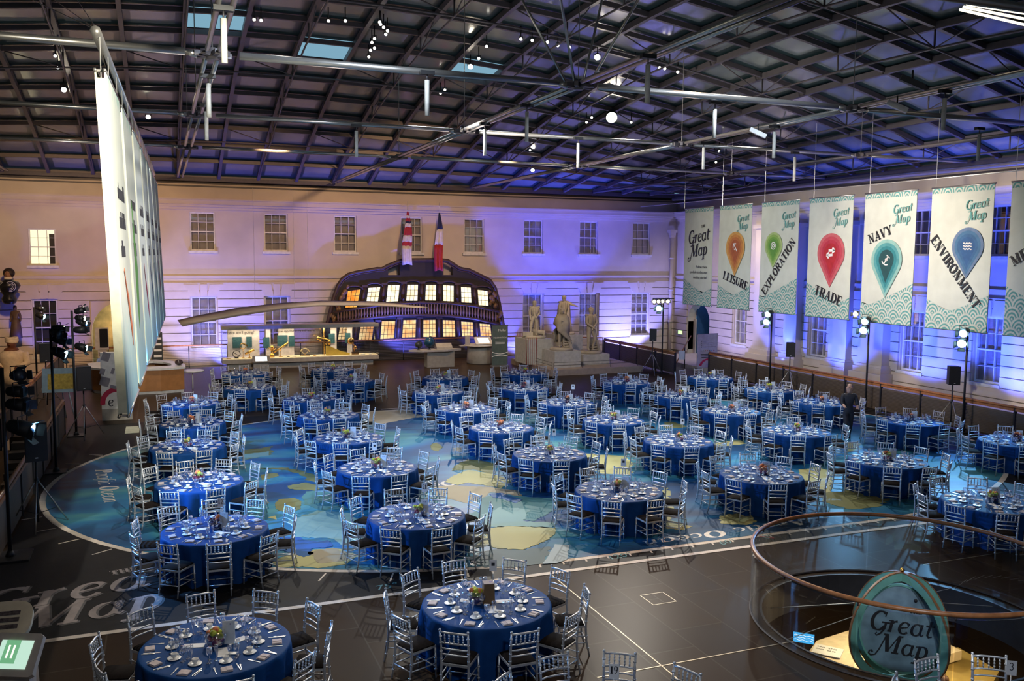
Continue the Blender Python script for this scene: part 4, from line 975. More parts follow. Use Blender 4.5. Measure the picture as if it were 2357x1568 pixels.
for row, Q in ((0, UPW), (1, LOW)):
    for i, q in enumerate(Q):
        f = MB(); c = [S_(*p, YS - .07) for p in q]; f.tube(c, .035, 6, closed=True)
        for k in ((1, 2) if row == 0 else (1, 2, 3)): n = 3 if row == 0 else 4; f.tube([S_(*lerp2(q, k / n, 0), YS - .07), S_(*lerp2(q, k / n, 1), YS - .07)], .012, 4)
        for k in (1, 2) if row == 0 else (1, 2, 3): n = 3 if row == 0 else 4; f.tube([S_(*lerp2(q, 0, k / n), YS - .07), S_(*lerp2(q, 1, k / n), YS - .07)], .012, 4)
        w_ = f.build('cabin_window', OAKD, ship)
        g = MB(); a = [S_(*p, YS - .05) for p in q]; b = [k + Vector((0, .04, 0)) for k in a]; g.add(a + b, [(0, 3, 2, 1), (4, 5, 6, 7), (0, 1, 5, 4), (2, 3, 7, 6), (1, 2, 6, 5), (3, 0, 4, 7)]); g.build('pane', GW3 if (row == 0 and i == 0) else GW1 if row == 0 else GW2, w_)
    for q, r in zip(Q, Q[1:]):
        a = [(q[1][k] + r[0][k]) / 2 for k in (0, 1)]; b = [(q[2][k] + r[3][k]) / 2 for k in (0, 1)]
        MB().tube([S_(a[0], a[1] - 20, YS - .05), S_(b[0], b[1] + 18, YS - .05)], .12, 6).box(S_(a[0], a[1] - 25, YS - .08), (.34, .2, .12)).box(S_(b[0], b[1] + 15, YS - .08), (.34, .2, .12)).build('pilaster', OAKB, ship)
    if row == 0:
        for q in Q:
            mu = (q[0][0] + q[1][0]) / 2; mv = (q[0][1] + q[1][1]) / 2; hw = 108
            MB().tube([S_(mu + hw * math.cos(PI * k / 8), mv - 5 - 45 * math.sin(PI * k / 8), YS - .1) for k in range(9)], .05, 6).build('arched_hood', OAKB, ship)
RT1 = [(150, 745), (500, 690), (900, 640), (1200, 625), (1550, 632), (1900, 672), (2190, 738)]; RB1 = [(170, 855), (500, 812), (900, 772), (1250, 765), (1550, 772), (1900, 812), (2200, 880)]
m = MB(); m.tube([S_(u, v, YS - .45) for u, v in RT1], .06, 8); m.tube([S_(u, v + 12, YS - .4) for u, v in RB1], .08, 8); m.build('gallery_rail', OAKB, ship)
for u in range(205, 2150, 36):
    a, b = S_(u, interp(RT1, u), YS - .45), S_(u, interp(RB1, u), YS - .42); d = b - a
    MB().tube([a, a + d * .2, a + d * .35, a + d * .7, a + d * .85, b], [.035, .03, .05, .075, .04, .05], 6).build('baluster', GILT, ship)
m = MB()
for (a, b) in zip(RB1, RB1[1:]):
    q = [S_(*a, YS - .45), S_(*b, YS - .45), S_(*b, YS), S_(*a, YS)]; w_ = [k - Vector((0, 0, .1)) for k in q]; m.add(q + w_, [(0, 1, 2, 3), (4, 7, 6, 5), (0, 4, 5, 1), (2, 6, 7, 3)])
m.build('gallery_floor', OAKB, ship)
for s, C_2 in ((1, [(330, 425), (290, 490), (270, 540), (235, 570), (205, 690), (185, 640), (215, 720), (150, 790), (160, 830), (130, 800)]), (-1, [(2080, 490), (2100, 560), (2120, 600), (2140, 660), (2090, 620), (2130, 520), (2180, 780), (2190, 840), (2160, 810), (2200, 760)])):
    m = MB(); rr = random.Random(3)
    for u, v in C_2:
        for k in range(3): m.ball(S_(u + rr.uniform(-14, 14), v + rr.uniform(-20, 20), YS - .14), rr.uniform(.06, .13), 7, 5, (1, .6, 1.3))
    m.build('carved_scrollwork', GILT, ship)
# limp flags on staffs
def flag(name, px, pt, pb_, bands, label, Y=47.6, w_=.42):
    a, b = onY(px, pt, Y), onY(px, pb_, Y); L = a.z - b.z; t = thing(name, label, 'flag', (a.x, Y, a.z))
    MB().tube([(0, 0, .55), (0, 0, 0)], .012, 5).build('halyard', CUT, t)
    z = 0
    for fr, mt in bands:
        m = MB(); n = 10; z1 = z - L * fr; rows = 5
        for r in range(rows + 1):
            zz = z + (z1 - z) * r / rows; q = -zz / L; wd = w_ * (.16 + .84 * math.sin(min(1, q * 1.25) * PI * .62))
            for k in range(n + 1): s = k / n - .5; m.v.append((s * wd + .04 * math.sin(q * 6), .07 * math.sin(s * 14 + q * 3) * (.3 + q), zz - (.12 * abs(s) if r == rows else 0)))
        for r in range(rows):
            for k in range(n): i = r * (n + 1) + k; m.f.append((i, i + 1, i + n + 2, i + n + 1)); m.m.append(0); m.sm.append(True)
        o = m.build('cloth_band', mt, t); md = o.modifiers.new('t', 'SOLIDIFY'); md.thickness = .012; z = z1
FW_ = mat('flag_white', (.68, .62, .55), .8, var=.1); FR = mat('flag_red', (.42, .03, .035), .8); FB = mat('flag_navy', (.015, .02, .06), .8)
flag('white_ensign', 938, 487, 608, [(.07, FR), (.05, FW_), (.06, FR), (.04, FB), (.07, FW_), (.16, FR), (.12, FW_), (.08, FR), (.35, FW_)], 'limp white and red flag hanging above the left of the ship', 47.7, .55)
flag('tricolour_flag', 1011, 490, 622, [(.28, FB), (.27, FW_), (.45, FR)], 'limp blue, white and red flag hanging above the ship', 47.7, .50)
# long blade hanging in the air before the ship
t = thing('curved_aerofoil', 'very long pale curved blade hanging level in front of the ship', 'blade', onY(700, 715, 44)); o0 = t.location.copy()
BP = [((408, 737), (420, 752)), ((450, 727), (458, 744)), ((550, 708), (556, 727)), ((650, 697), (655, 712)), ((740, 692), (742, 704)), ((830, 693), (831, 704)), ((900, 697), (900, 706)), ((950, 703), (950, 709)), ((985, 707), (985, 708))]
m = MB(); m.smooth = True
for (a, b) in BP:
    A_, B_ = onY(*a, 44.0) - o0, onY(*b, 43.6) - o0; th = (A_ - B_).length * .22
    for p in (A_, (A_ + B_) / 2 + Vector((0, -th, 0)), B_, (A_ + B_) / 2 + Vector((0, th, 0))): m.v.append(tuple(p))
for i in range(len(BP) - 1):
    for k in range(4): m.f.append((4 * i + k, 4 * i + (k + 1) % 4, 4 * i + 4 + (k + 1) % 4, 4 * i + 4 + k)); m.m.append(0); m.sm.append(True)
for c in ((0, 3, 2, 1), tuple(4 * len(BP) - 4 + k for k in range(4))): m.f.append(c); m.m.append(0); m.sm.append(False)
m.build('blade', mat('pale_grey_composite', (.40, .36, .31), .5, var=.15, scale=1.5), t, fix=True)
m = MB()
for px in (587, 678, 710): p = onY(px, 702, 43.9) - o0; m.tube([p, p + Vector((0, 0, 5.5))], .006, 4)
m.build('hanging_wire', CUT, t)
# ------------------------------------------------------------------ figures
def figure(name, loc, h, rz, mt, parent=None, pose=None, rad=1.0, hands=True, headmat=None, fingers=True, sub=1):
    """standing body of height h as one skin; joints in units of height, +y forward, +x its left"""
    J = dict(pel=(0, 0, .53), bel=(0, .005, .60), che=(0, .01, .72), nek=(0, .005, .83), hd0=(0, .012, .87), hd1=(0, .016, .935), hd2=(0, .012, .975),
             shL=(.105, 0, .80), elL=(.135, -.02, .63), haL=(.14, .03, .49), shR=(-.105, 0, .80), elR=(-.135, -.02, .63), haR=(-.14, .03, .49),
             hiL=(.05, 0, .50), knL=(.06, .015, .28), anL=(.06, -.01, .04), toL=(.065, .075, .018), hiR=(-.05, 0, .50), knR=(-.06, .015, .28), anR=(-.06, -.01, .04), toR=(-.065, .075, .018))
    if pose: J.update(pose)
    rr = dict(pel=.072, bel=.064, che=.082, nek=.032, hd0=.044, hd1=.058, hd2=.048, shL=.045, elL=.030, haL=.020, shR=.045, elR=.030, haR=.020, hiL=.055, knL=.038, anL=.024, toL=.018, hiR=.055, knR=.038, anR=.024, toR=.018)
    keys = list(J); idx = {k: i for i, k in enumerate(keys)}; V = [Vector(J[k]) * h for k in keys]; r = [rr.get(k, .02) * h * rad for k in keys]
    E = [('pel', 'bel'), ('bel', 'che'), ('che', 'nek'), ('nek', 'hd0'), ('hd0', 'hd1'), ('hd1', 'hd2')]
    for s in 'LR': E += [('che', 'sh' + s), ('sh' + s, 'el' + s), ('el' + s, 'ha' + s), ('pel', 'hi' + s), ('hi' + s, 'kn' + s), ('kn' + s, 'an' + s), ('an' + s, 'to' + s)]
    E = [(idx[a], idx[b]) for a, b in E]
    if fingers:
        for s in 'LR':
            hp = V[idx['ha' + s]]; d = (hp - V[idx['el' + s]]).normalized(); sd = d.cross(Vector((0, 0, 1))); sd = sd.normalized() if sd.length > .1 else Vector((1, 0, 0))
            V.append(hp + d * .03 * h); r.append(.017 * h * rad); pi = len(V) - 1; E.append((idx['ha' + s], pi))
            for k, (o_, ln) in enumerate(((-.014, .04), (-.005, .046), (.005, .044), (.014, .036))):
                V.append(hp + d * (.03 + ln) * h + sd * o_ * h); r.append(.0052 * h); E.append((pi, len(V) - 1))
            V.append(hp + d * .03 * h + sd * .026 * h); r.append(.006 * h); E.append((idx['ha' + s], len(V) - 1))
    o = skin(name, V, E, r, mt, parent, sub); me = o.data
    # features of the face, joined into the same mesh
    fb = MB(); c = Vector(J['hd1']) * h; fb.ball(c + Vector((0, -.002 * h, .008 * h)), .060 * h, 12, 8, (.84, 1, 1.06)); fb.ball(c + Vector((0, .060 * h, -.008 * h)), .012 * h, 6, 4, (.7, 1, 1.5))
    for sx in (-1, 1): fb.ball(c + Vector((sx * .052 * h, 0, -.008 * h)), .013 * h, 6, 4, (.5, .8, 1.3)); fb.ball(c + Vector((sx * .021 * h, .050 * h, .006 * h)), .009 * h, 6, 4); fb.tube([c + Vector((sx * .006 * h, .058 * h, .018 * h)), c + Vector((sx * .036 * h, .048 * h, .018 * h))], .005 * h, 4)
    fb.box(c + Vector((0, .055 * h, -.030 * h)), (.022 * h, .008 * h, .005 * h)); fb.ball(c + Vector((0, .042 * h, -.045 * h)), .014 * h, 6, 4)
    vs = [tuple(v.co) for v in me.vertices]; fs = [tuple(p.vertices) for p in me.polygons]; n = len(vs)
    m2 = bpy.data.meshes.new(name); m2.from_pydata(vs + fb.v, [], fs + [tuple(i + n for i in f) for f in fb.f]); m2.materials.append(mt)
    if headmat:
        m2.materials.append(headmat); nk = J['nek'][2] * h * 1.005; hv = [Vector(J['haL']) * h, Vector(J['haR']) * h]
        for p in m2.polygons:
            if p.center.z > nk or min((p.center - q).length for q in hv) < .055 * h: p.material_index = 1
    m2.polygons.foreach_set('use_smooth', [True] * len(m2.polygons)); m2.update(); o.data = m2
    if parent is None: o.location = loc; o.rotation_euler = (0, 0, rz)
    else: o.location = loc; o.rotation_euler = (0, 0, rz)
    return o
STONE = mat('weathered_marble', (.50, .43, .33), .75, var=.18, scale=3, bump=.3); STD = mat('dark_stone', (.36, .30, .235), .8, var=.2, scale=3, bump=.3); PLN = mat('grey_plinth_paint', (.42, .40, .37), .7)
tag(MB().bb((17.25, 38.7, 0), (22.3, 43.8, .3)).build('statue_platform', mat('brown_platform', (.28, .22, .18), .6)), 'low stepped platform carrying the four statues by the back rail', 'platform')
m = MB()
for a, b in (((17.5, 38.85), (22.1, 38.85)), ((17.4, 38.85), (17.4, 43.6))):
    for z in (.18, .32): m.tube([(*a, .3 + z), (*b, .3 + z)], .01, 4)
    for k in range(4): p = Vector(a).lerp(Vector(b), k / 3); m.tube([(*p, .3), (*p, .62)], .012, 5)
tag(m.build('low_rail', STL2), 'low thin metal rail around the statue platform', 'rail')
def plinth(px0, px1, pyt, Y, depth, label):
    a, b = onY(px0, pyt, Y), onY(px1, pyt, Y); tag(MB().bb((a.x, Y, .3), (b.x, Y + depth, a.z)).build('plinth', PLN), label, 'plinth'); return Vector(((a.x + b.x) / 2, Y + depth / 2, a.z))
def dress(t, h, mt):
    m = MB()
    m.ball((0, -.004 * h, .955 * h + .12), .062 * h, 12, 6, (.92, 1.0, .85))
    for k in range(16): a = k * PI / 8; m.ball((.050 * h * math.cos(a), .004 * h + .054 * h * math.sin(a), (.968 - .02 * (math.sin(a) < 0)) * h + .12), .015 * h, 6, 4)
    m.build('carved_hair', mt, t); m = MB()
    for s in (-1, 1): m.ball((s * .115 * h, 0, .815 * h + .12), .042 * h, 10, 6, (1.2, 1, .6)); m.tube([(s * .03 * h, .055 * h, .80 * h + .12), (s * .035 * h, .088 * h, .70 * h + .12), (s * .05 * h, .07 * h, .57 * h + .12)], .012 * h, 5)
    m.tube([(.075 * h * math.cos(k * PI / 5), .062 * h * math.sin(k * PI / 5), .565 * h + .12) for k in range(10)], .014 * h, 5, closed=True); m.build('coat_trim', mt, t)
def statue(base, htop_px, Y, rz, mt, label, pose, extra=None):
    h = onY(1300, htop_px, Y).z - base.z - .12; t = thing('statue', label, 'statue', base, rz)
    MB().lathe([(.62, 0), (.58, .12)], n=10).build('base', mt, t); dress(t, h, mt); f = figure('figure', (0, 0, .12), h, 0, mt, t, pose, 1.25); 
    if extra: extra(t, h, mt)
    return t
def cloak(pts, w_, th):
    def fn(t, h, mt):
        m = MB(); m.smooth = True; n = 14; R_ = len(pts)
        for (z, r, a0, a1) in pts:
            for k in range(n + 1):
                a = math.radians(a0 + (a1 - a0) * k / n); q = r * (1 + .13 * math.cos(k * 2.4 + z * 9)); m.v.append((q * math.cos(a) * h, q * math.sin(a) * h * .8, z * h + .12))
        for i in range(R_ - 1):
            for k in range(n): j = i * (n + 1) + k; m.f.append((j, j + 1, j + n + 2, j + n + 1)); m.m.append(0); m.sm.append(True)
        o = m.build('cloak', mt, t); md = o.modifiers.new('s', 'SOLIDIFY'); md.thickness = .05
    return fn
def props(kind):
    def fn(t, h, mt):
        m = MB()
        if kind == 'cannon': m.tube([(-.55, -.1, .22), (.1, -.15, .38)], [.14, .1], 10); m.lathe([(.18, -.05), (.18, .05)], (-.5, -.1, .2), 12, Matrix.Rotation(PI / 2, 3, 'Y')); m.box((.35, .2, .22), (.5, .35, .2)); m.tube([(-.1, -.2, .1), (-.12, -.22, .9)], [.2, .1], 8)
        if kind == 'rope': m.tube([(.22 * math.cos(k * .6) - .3, .2 * math.sin(k * .6) - .1, .14 + k * .012) for k in range(30)], .05, 6); m.tube([(-.3, -.2, .1), (-.2, -.15, .75)], [.22, .14], 8); m.box((-.35, -.1, .4), (.12, .6, .6), (0, .3, 0))
        m.build('carved_support', mt, t)
    return fn
F_ = -.42   # the four look out over the hall, turned a little to the left
b1 = plinth(1215, 1274, 782, 40.9, 1.7, 'tall grey plinth under the left pale statue'); b2 = plinth(1277, 1337, 810, 39.3, 1.5, 'low grey plinth under the front cloaked statue')
b3 = plinth(1343, 1403, 817, 39.9, 1.4, 'low wide grey plinth under the right statue'); b4 = plinth(1281, 1341, 772, 41.9, 1.5, 'tallest grey plinth behind the cloaked statue')
statue(b1, 692, 41.5, PI - .3, STONE, 'pale marble statue of an officer with one foot raised on the left plinth', dict(knL=(.10, .13, .33), anL=(.12, .14, .12), toL=(.13, .22, .09), elR=(-.15, -.06, .64), haR=(-.06, .07, .54), elL=(.14, .0, .64), haL=(.12, .10, .50)), props('cannon'))
statue(b4, 680, 42.6, PI - .25, STONE, 'pale bearded marble statue stretching an arm to the right, at the back', dict(elR=(-.20, .04, .75), haR=(-.32, .06, .71), elL=(.14, .02, .66), haL=(.06, .09, .62)), cloak([(.84, .07, 150, 380), (.7, .14, 130, 400), (.5, .15, 110, 420), (.2, .19, 100, 430), (0, .2, 100, 430)], .1, .03))
statue(b2, 710, 40.0, PI - .15, STD, 'dark stone statue wrapped in a long cloak, in front of the others', dict(elR=(-.15, .05, .68), haR=(.0, .13, .68), elL=(.15, .03, .66), haL=(.06, .12, .60)), lambda t, h, mt: (cloak([(.84, .07, 60, 420), (.76, .155, 50, 430), (.62, .185, 40, 440), (.45, .17, 30, 350), (.25, .19, 120, 330), (.12, .2, 150, 320)], .1, .03)(t, h, mt), props('rope')(t, h, mt)))
statue(b3, 708, 40.6, PI + .15, STD, 'dark stone statue leaning with crossed hands on the right plinth', dict(haL=(.02, .12, .54), elL=(.14, .03, .64), haR=(.0, .11, .53), elR=(-.15, .02, .65), knR=(-.09, .07, .28), anL=(.11, .06, .05), toL=(.13, .15, .02)), props('rope'))
SKIN_ = mat('light_skin', (.50, .28, .20), .6); SKD = mat('dark_skin_paint', (.14, .05, .025), .5); SUIT = mat('black_suit', (.012, .012, .02), .7); HAIRB = mat('dark_hair', (.02, .012, .01), .6); SHB = mat('blue_shirt', (.18, .28, .60), .7)
def hair(t, h, mt, top=.95, r=.062):
    m = MB(); m.ball((0, -.008 * h, top * h), r * h, 10, 6, (1, 1.05, .85)); m.ball((0, -.03 * h, (top - .03) * h), r * h * .9, 8, 5); m.build('hair', mt, t)
p = onX(1948, 1000, 20.9); wp = onz(1950, 1012, 0)
t = thing('person', 'person in a black suit walking between the tables before the right balustrade', 'person', (wp.x, wp.y, 0), 2.6)
figure('body', (0, 0, 0), 1.78, 0, SUIT, t, dict(elL=(.13, .06, .66), haL=(.10, .17, .62), elR=(-.14, .04, .65), haR=(-.12, .16, .60), knL=(.05, .09, .29), anL=(.05, .10, .05), toL=(.05, .18, .02), knR=(-.05, -.02, .28), anR=(-.05, -.12, .05), toR=(-.05, -.05, .018)), 1.15, headmat=SKIN_); hair(t, 1.78, HAIRB)
p = onY(233, 768, 43.4); t = thing('person', 'person in a pale blue shirt sitting behind the reception desk', 'person', (p.x, 43.4, .02), PI)
figure('body', (0, 0, 0), 1.7, 0, SHB, t, dict(pel=(0, 0, .30), bel=(0, .02, .38), che=(0, .04, .50), nek=(0, .05, .60), hd0=(0, .07, .64), hd1=(0, .08, .705), hd2=(0, .07, .745), shL=(.10, .03, .57), shR=(-.10, .03, .57), elL=(.12, .09, .42), elR=(-.12, .09, .42), haL=(.07, .2, .40), haR=(-.07, .2, .40), hiL=(.05, .03, .27), hiR=(-.05, .03, .27), knL=(.06, .24, .28), knR=(-.06, .24, .28), anL=(.06, .24, .04), anR=(-.06, .24, .04), toL=(.06, .31, .02), toR=(-.06, .31, .02)), 1.15, headmat=SKIN_); hair(t, 1.7, HAIRB, .72)
p = onz(2170, 1560, -2.4); t = thing('person', 'person with brown hair on the lower floor beside the egg sign', 'person', (p.x, p.y, -4), 2.0)
figure('body', (0, 0, 0), 1.65, 0, SUIT, t, None, 1.1, headmat=SKIN_); hair(t, 1.65, mat('brown_hair', (.16, .06, .025), .6), .945, .07)
# ship figureheads mounted on the left end of the back wall
def figurehead(px, pyb, pyt, Y, label, mats_, pose, parts, rz=PI - .25):
    a, b = onY(px, pyb, Y), onY(px, pyt, Y); h = (b.z - a.z); t = thing('figurehead', label, 'figurehead', (a.x, Y, a.z), rz); parts(t, h); return t
def bust_navy(t, h):
    m = MB(); m.smooth = True; m.lathe([(.10 * h, .0), (.17 * h, .04 * h), (.20 * h, .15 * h), (.15 * h, .25 * h), (.25 * h, .42 * h), (.30 * h, .52 * h), (.25 * h, .62 * h), (.09 * h, .68 * h), (.08 * h, .72 * h)], n=16); m.build('body', mat('black_painted_coat', (.012, .013, .016), .25), t)
    m = MB(); m.ball((0, 0, .83 * h), .115 * h, 14, 9, (.85, .95, 1.2)); m.ball((0, .115 * h, .82 * h), .02 * h, 6, 5, (.8, 1, 1.6)); m.box((0, .105 * h, .77 * h), (.05 * h, .02 * h, .012 * h))
    for s in (-1, 1): m.ball((s * .04 * h, .09 * h, .86 * h), .018 * h, 6, 4)
    m.build('head', mat('tan_painted_face', (.26, .13, .07), .5), t); m = MB(); m.ball((0, -.05 * h, .87 * h), .155 * h, 14, 8, (1, .9, .95)); m.build('hair', HAIRB, t)
    m = MB(); m.lathe([(.10 * h, .69 * h), (.115 * h, .73 * h), (.10 * h, .76 * h)], n=12); m.build('collar', FW_, t)
    m = MB()
    for s in (-1, 1):
        for r in (.06, .10, .14): m.tube([((s * (.14 + r * math.cos(a))) * h, .26 * h - abs(r * math.cos(a)) * .2 * h, (.50 + r * math.sin(a)) * h) for a in [k * .45 for k in range(-4, 8)]], .010 * h, 5)
    m.build('silver_scroll', mat('silver_paint', (.5, .5, .48), .4), t)
figurehead(22, 700, 618, 47.4, 'large painted bust of a man in a black coat with silver scrolls', None, None, bust_navy)
DRS = mat('brown_painted_robe', (.10, .06, .05), .6)
figurehead(38, 778, 703, 48.2, 'small dark figure of a standing woman in a long brown robe', None, None, lambda t, h: (figure('body', (0, 0, 0), h, 0, DRS, t, None, 1.2, fingers=False), MB().lathe([(.17 * h, 0), (.15 * h, .3 * h), (.11 * h, .55 * h), (.08 * h, .6 * h)], n=12).build('robe', DRS, t)))
WHT = mat('white_painted_shirt', (.72, .62, .48), .6)
def turban(t, h):
    m = MB(); m.smooth = True; m.lathe([(.20 * h, 0), (.22 * h, .2 * h), (.18 * h, .35 * h), (.25 * h, .52 * h), (.24 * h, .62 * h), (.12 * h, .70 * h)], n=16)
    for s in (-1, 1): m.tube([(s * .22 * h, 0, .62 * h), (s * .30 * h, .05 * h, .42 * h), (s * .16 * h, .2 * h, .34 * h)], [.08 * h, .07 * h, .06 * h], 10)
    m.build('shirt', WHT, t); m = MB(); m.ball((0, .02 * h, .81 * h), .10 * h, 14, 9, (.9, 1, 1.15)); m.ball((0, .13 * h, .80 * h), .02 * h, 6, 5); m.ball((0, .04 * h, .69 * h), .12 * h, 12, 6, (1.2, 1, .5))
    for s in (-1, 1): m.ball((s * .16 * h, .22 * h, .33 * h), .05 * h, 8, 5)
    m.build('face_and_hands', SKD, t); m = MB()
    for k in range(3): m.tube([(.10 * h * math.cos(a), .10 * h * math.sin(a) + .01 * h, (.86 + k * .03) * h + .01 * h * math.sin(2 * a)) for a in [i * PI / 6 for i in range(12)]], .03 * h, 6, closed=True)
    m.build('turban', WHT, t)
figurehead(32, 882, 770, 47.0, 'painted half figure of a dark-skinned man in a white turban and shirt', None, None, turban)
# ------------------------------------------------------------------ banners on the right
BCL = mat('pale_banner_cloth', (.60, .64, .57), .8, var=.06, scale=2); TL1 = mat('teal_banner_print', (.12, .34, .32), .8); TL2 = mat('light_teal_banner_print', (.34, .50, .44), .8)
PALEB = mat('cream_banner_print', (.56, .60, .54), .8)
XB = 25.0
def banner(name, y0, label, grp, pin=None, word=None, wordpos=None, title=False, icon=None, big=.35, sweep=.5):
    """y0: far (left) edge; hangs from z 8.17 to 3.34, 2.5 m wide; local x runs to the right, y towards the wall"""
    t = thing(name, label, 'banner', (XB, y0, 3.34), -PI / 2, grp); W_, H2 = 2.5, 4.83
    MB().box((W_ / 2, 0, H2 / 2), (W_, .02, H2)).build('cloth', BCL, t)
    m = MB(); m.tube([(-.03, 0, H2), (W_ + .03, 0, H2)], .03, 6); m.build('top_pole', ALU, t); MB().tube([(-.03, 0, 0), (W_ + .03, 0, 0)], .03, 6).build('bottom_pole', ALU, t)
    def P(x, z, l): return Vector((x, -.011 - l * .0005, z))
    z0 = lambda x: (.62 + 1.05 * max(0, abs(x - sweep * W_) / W_) ** 1.1)
    layers = {1: MB(), 2: MB(), 3: MB()}; r0 = .33
    layers = {k: MB() for k in (1, 2, 11, 12)}
    def scale(cx, cz, zmax, zmin=0.0, base=0, tgt=0):
        for i, k in enumerate((1, .84, .7, .55, .4, .26, .12)):
            r = r0 * k; pts = []
            for q in range(0, 17):
                a = PI * q / 16; x, z = cx + r * math.cos(a), cz + r * 1.25 * math.sin(a); x = min(max(x, 0), W_); pts.append((x, min(max(z, zmin), zmax(x))))
            pts.append((min(max(cx - r * .15, 0), W_), max(zmin, min(cz - r * .5, zmax(cx))))); pts = [p for p in pts]
            if max(p[1] for p in pts) - min(p[1] for p in pts) < .02: continue
            layers[tgt + (1 if i % 2 else 2)].add([P(x, z, 1 + i + base) for x, z in pts], [tuple(range(len(pts)))])
    rowi = 0; cz = 1.5
    back = [(0, 0), (W_, 0)] + [(W_ - W_ * q / 20, z0(W_ - W_ * q / 20)) for q in range(21)]
    layers[1].add([P(x, z, .5) for x, z in back], [tuple(range(len(back)))])
    while cz > -.3:
        for k in range(-1, 7):
            cx = k * .56 + (.28 if rowi % 2 else 0)
            if -.2 < cx < W_ + .2: scale(cx, cz, z0, 0.0, rowi * 9 + (k % 2) * .5)
        cz -= .33; rowi += 1
    layers[11].add([P(0, H2 - .2, .5), P(W_, H2 - .2, .5), P(W_, H2 - .01, .5), P(0, H2 - .01, .5)], [(0, 1, 2, 3)])
    for k in range(0, 6): scale(.2 + k * .46, H2 - .22, lambda x: H2 - .01, H2 - .2, (k % 2) * 9, 10)
    layers[1].build('teal_pattern', TL1, t); layers[2].build('pale_pattern', PALEB, t); layers[11].build('top_teal_pattern', TL1, t); layers[12].build('top_pale_pattern', PALEB, t)
    f = lambda ox, oz, rot=0: (lambda x, y: P(ox + x * math.cos(rot) - y * math.sin(rot), oz + x * math.sin(rot) + y * math.cos(rot), 75))
    if title:
        letters(['G1', 'r', 'e', 'a', 't'], f(.42, 3.05, .12), .62, INK, t, .2, 'title_great', -.02); letters(['M1', 'a', 'p'], f(.62, 2.38, .12), .60, INK, t, .2, 'title_map', -.02); letters(['T', 'H', 'E'], f(1.55, 3.85, .1), .13, INK, t, 0, 'title_the')
        for i, s_ in enumerate(('Follow these', 'symbols to discover', 'exciting stories!')): text_mesh(s_, .19, INK, t, Matrix.Translation((2.15, -.05, 1.85 - i * .26)) @ Matrix.Rotation(PI / 2, 4, 'X'), 'small_print', 'RIGHT')
    else:
        letters(['G1', 'r', 'e', 'a', 't'], f(1.45, 4.02, .10), .30, TL1, t, .2, 'logo_great', -.02); letters(['M1', 'a', 'p'], f(1.55, 3.66, .10), .29, TL1, t, .2, 'logo_map', -.02)
    if pin:
        cx, cz, r, tz, cols = pin
        for i, c in enumerate(cols):
            k = 1 - i * .17; pts = []; tip = cz - (cz - tz) * (1 - i * .13) if i else tz
            for q in range(25):
                a = math.radians(-28 + 236 * q / 24); pts.append((cx + r * k * math.cos(a), cz + r * k * math.sin(a)))
            pts.append((cx, tip)); MB().add([P(x, z, 66 + i * 2) for x, z in pts], [tuple(range(len(pts)))]).build('pin_ring', c, t)
        m = MB(); w_ = r * .3; L = 76
        def bar(x0, z0_, x1, z1, th): 
            d = Vector((x1 - x0, z1 - z0_)); n = Vector((-d.y, d.x)).normalized() * th / 2; m.add([P(cx + x0 * w_ - n.x * w_, cz + z0_ * w_ - n.y * w_, L), P(cx + x1 * w_ - n.x * w_, cz + z1 * w_ - n.y * w_, L), P(cx + x1 * w_ + n.x * w_, cz + z1 * w_ + n.y * w_, L), P(cx + x0 * w_ + n.x * w_, cz + z0_ * w_ + n.y * w_, L)], [(0, 1, 2, 3)])
        def ring(rad, th, a0=0, a1=360, oz=0):
            p = arc(0, oz, rad, rad, a0, a1, 18)
            for a, b in zip(p, p[1:]): bar(*a, *b, th)
        if icon == 'arrow': bar(.7, -.8, -.5, .7, .25); bar(-.6, .8, .3, .8, .25); bar(-.6, .8, -.7, -.1, .25); bar(-.4, -.3, .1, -.5, .2)
        if icon == 'target': ring(.85, .22); ring(.38, .3)
        if icon == 'swap': bar(-.5, .35, .6, .45, .45); bar(.4, .85, .95, .4, .4); bar(.95, .4, .4, 0, .4); bar(-.6, -.45, .5, -.35, .45); bar(-.4, -.9, -.95, -.4, .4); bar(-.95, -.4, -.4, 0, .4)
        if icon == 'anchor': bar(.45, .6, -.5, -.7, .2); ring(.22, .14, 0, 360); bar(.05, .75, .75, .25, .18); ring(.95, .2, 195, 290, .1)
        if icon == 'waves':
            for z in (.5, 0, -.5):
                p = [(-.9 + k * .15, z + .12 * math.sin(k * 1.57)) for k in range(13)]
                for a, b in zip(p, p[1:]): bar(*a, *b, .2)
        m.build('pin_symbol', CARD, t)
    if word:
        x, z, rot, h = wordpos; letters(list(word), f(x, z, rot), h, INK, t, 0, 'word_' + word.lower())
    return t
OR_ = [mat('orange_%s' % n, c, .8) for n, c in (('pale_print', (.60, .33, .10)), ('mid_print', (.52, .22, .06)), ('deep_print', (.44, .15, .05)), ('dark_print', (.36, .10, .04)))]
GR_ = [mat('green_%s' % n, c, .8) for n, c in (('pale_print', (.36, .48, .20)), ('mid_print', (.24, .40, .10)), ('deep_print', (.15, .32, .06)), ('dark_print', (.10, .26, .05)))]
RE_ = [mat('red_%s' % n, c, .8) for n, c in (('pale_print', (.52, .12, .14)), ('mid_print', (.48, .06, .09)), ('deep_print', (.42, .03, .06)), ('dark_print', (.40, .02, .03)))]
TE_ = [mat('teal_%s' % n, c, .8) for n, c in (('pale_print', (.25, .46, .42)), ('mid_print', (.08, .30, .32)), ('deep_print', (.03, .21, .24)), ('dark_print', (.015, .07, .08)))]
BU_ = [mat('blue_%s' % n, c, .8) for n, c in (('pale_print', (.13, .20, .33)), ('mid_print', (.06, .16, .30)), ('deep_print', (.04, .12, .26)), ('dark_print', (.03, .10, .25)))]
def bu(px, py): p = onX(px, py, XB); return p
BG_ = 'printed banners hanging before the right wall'
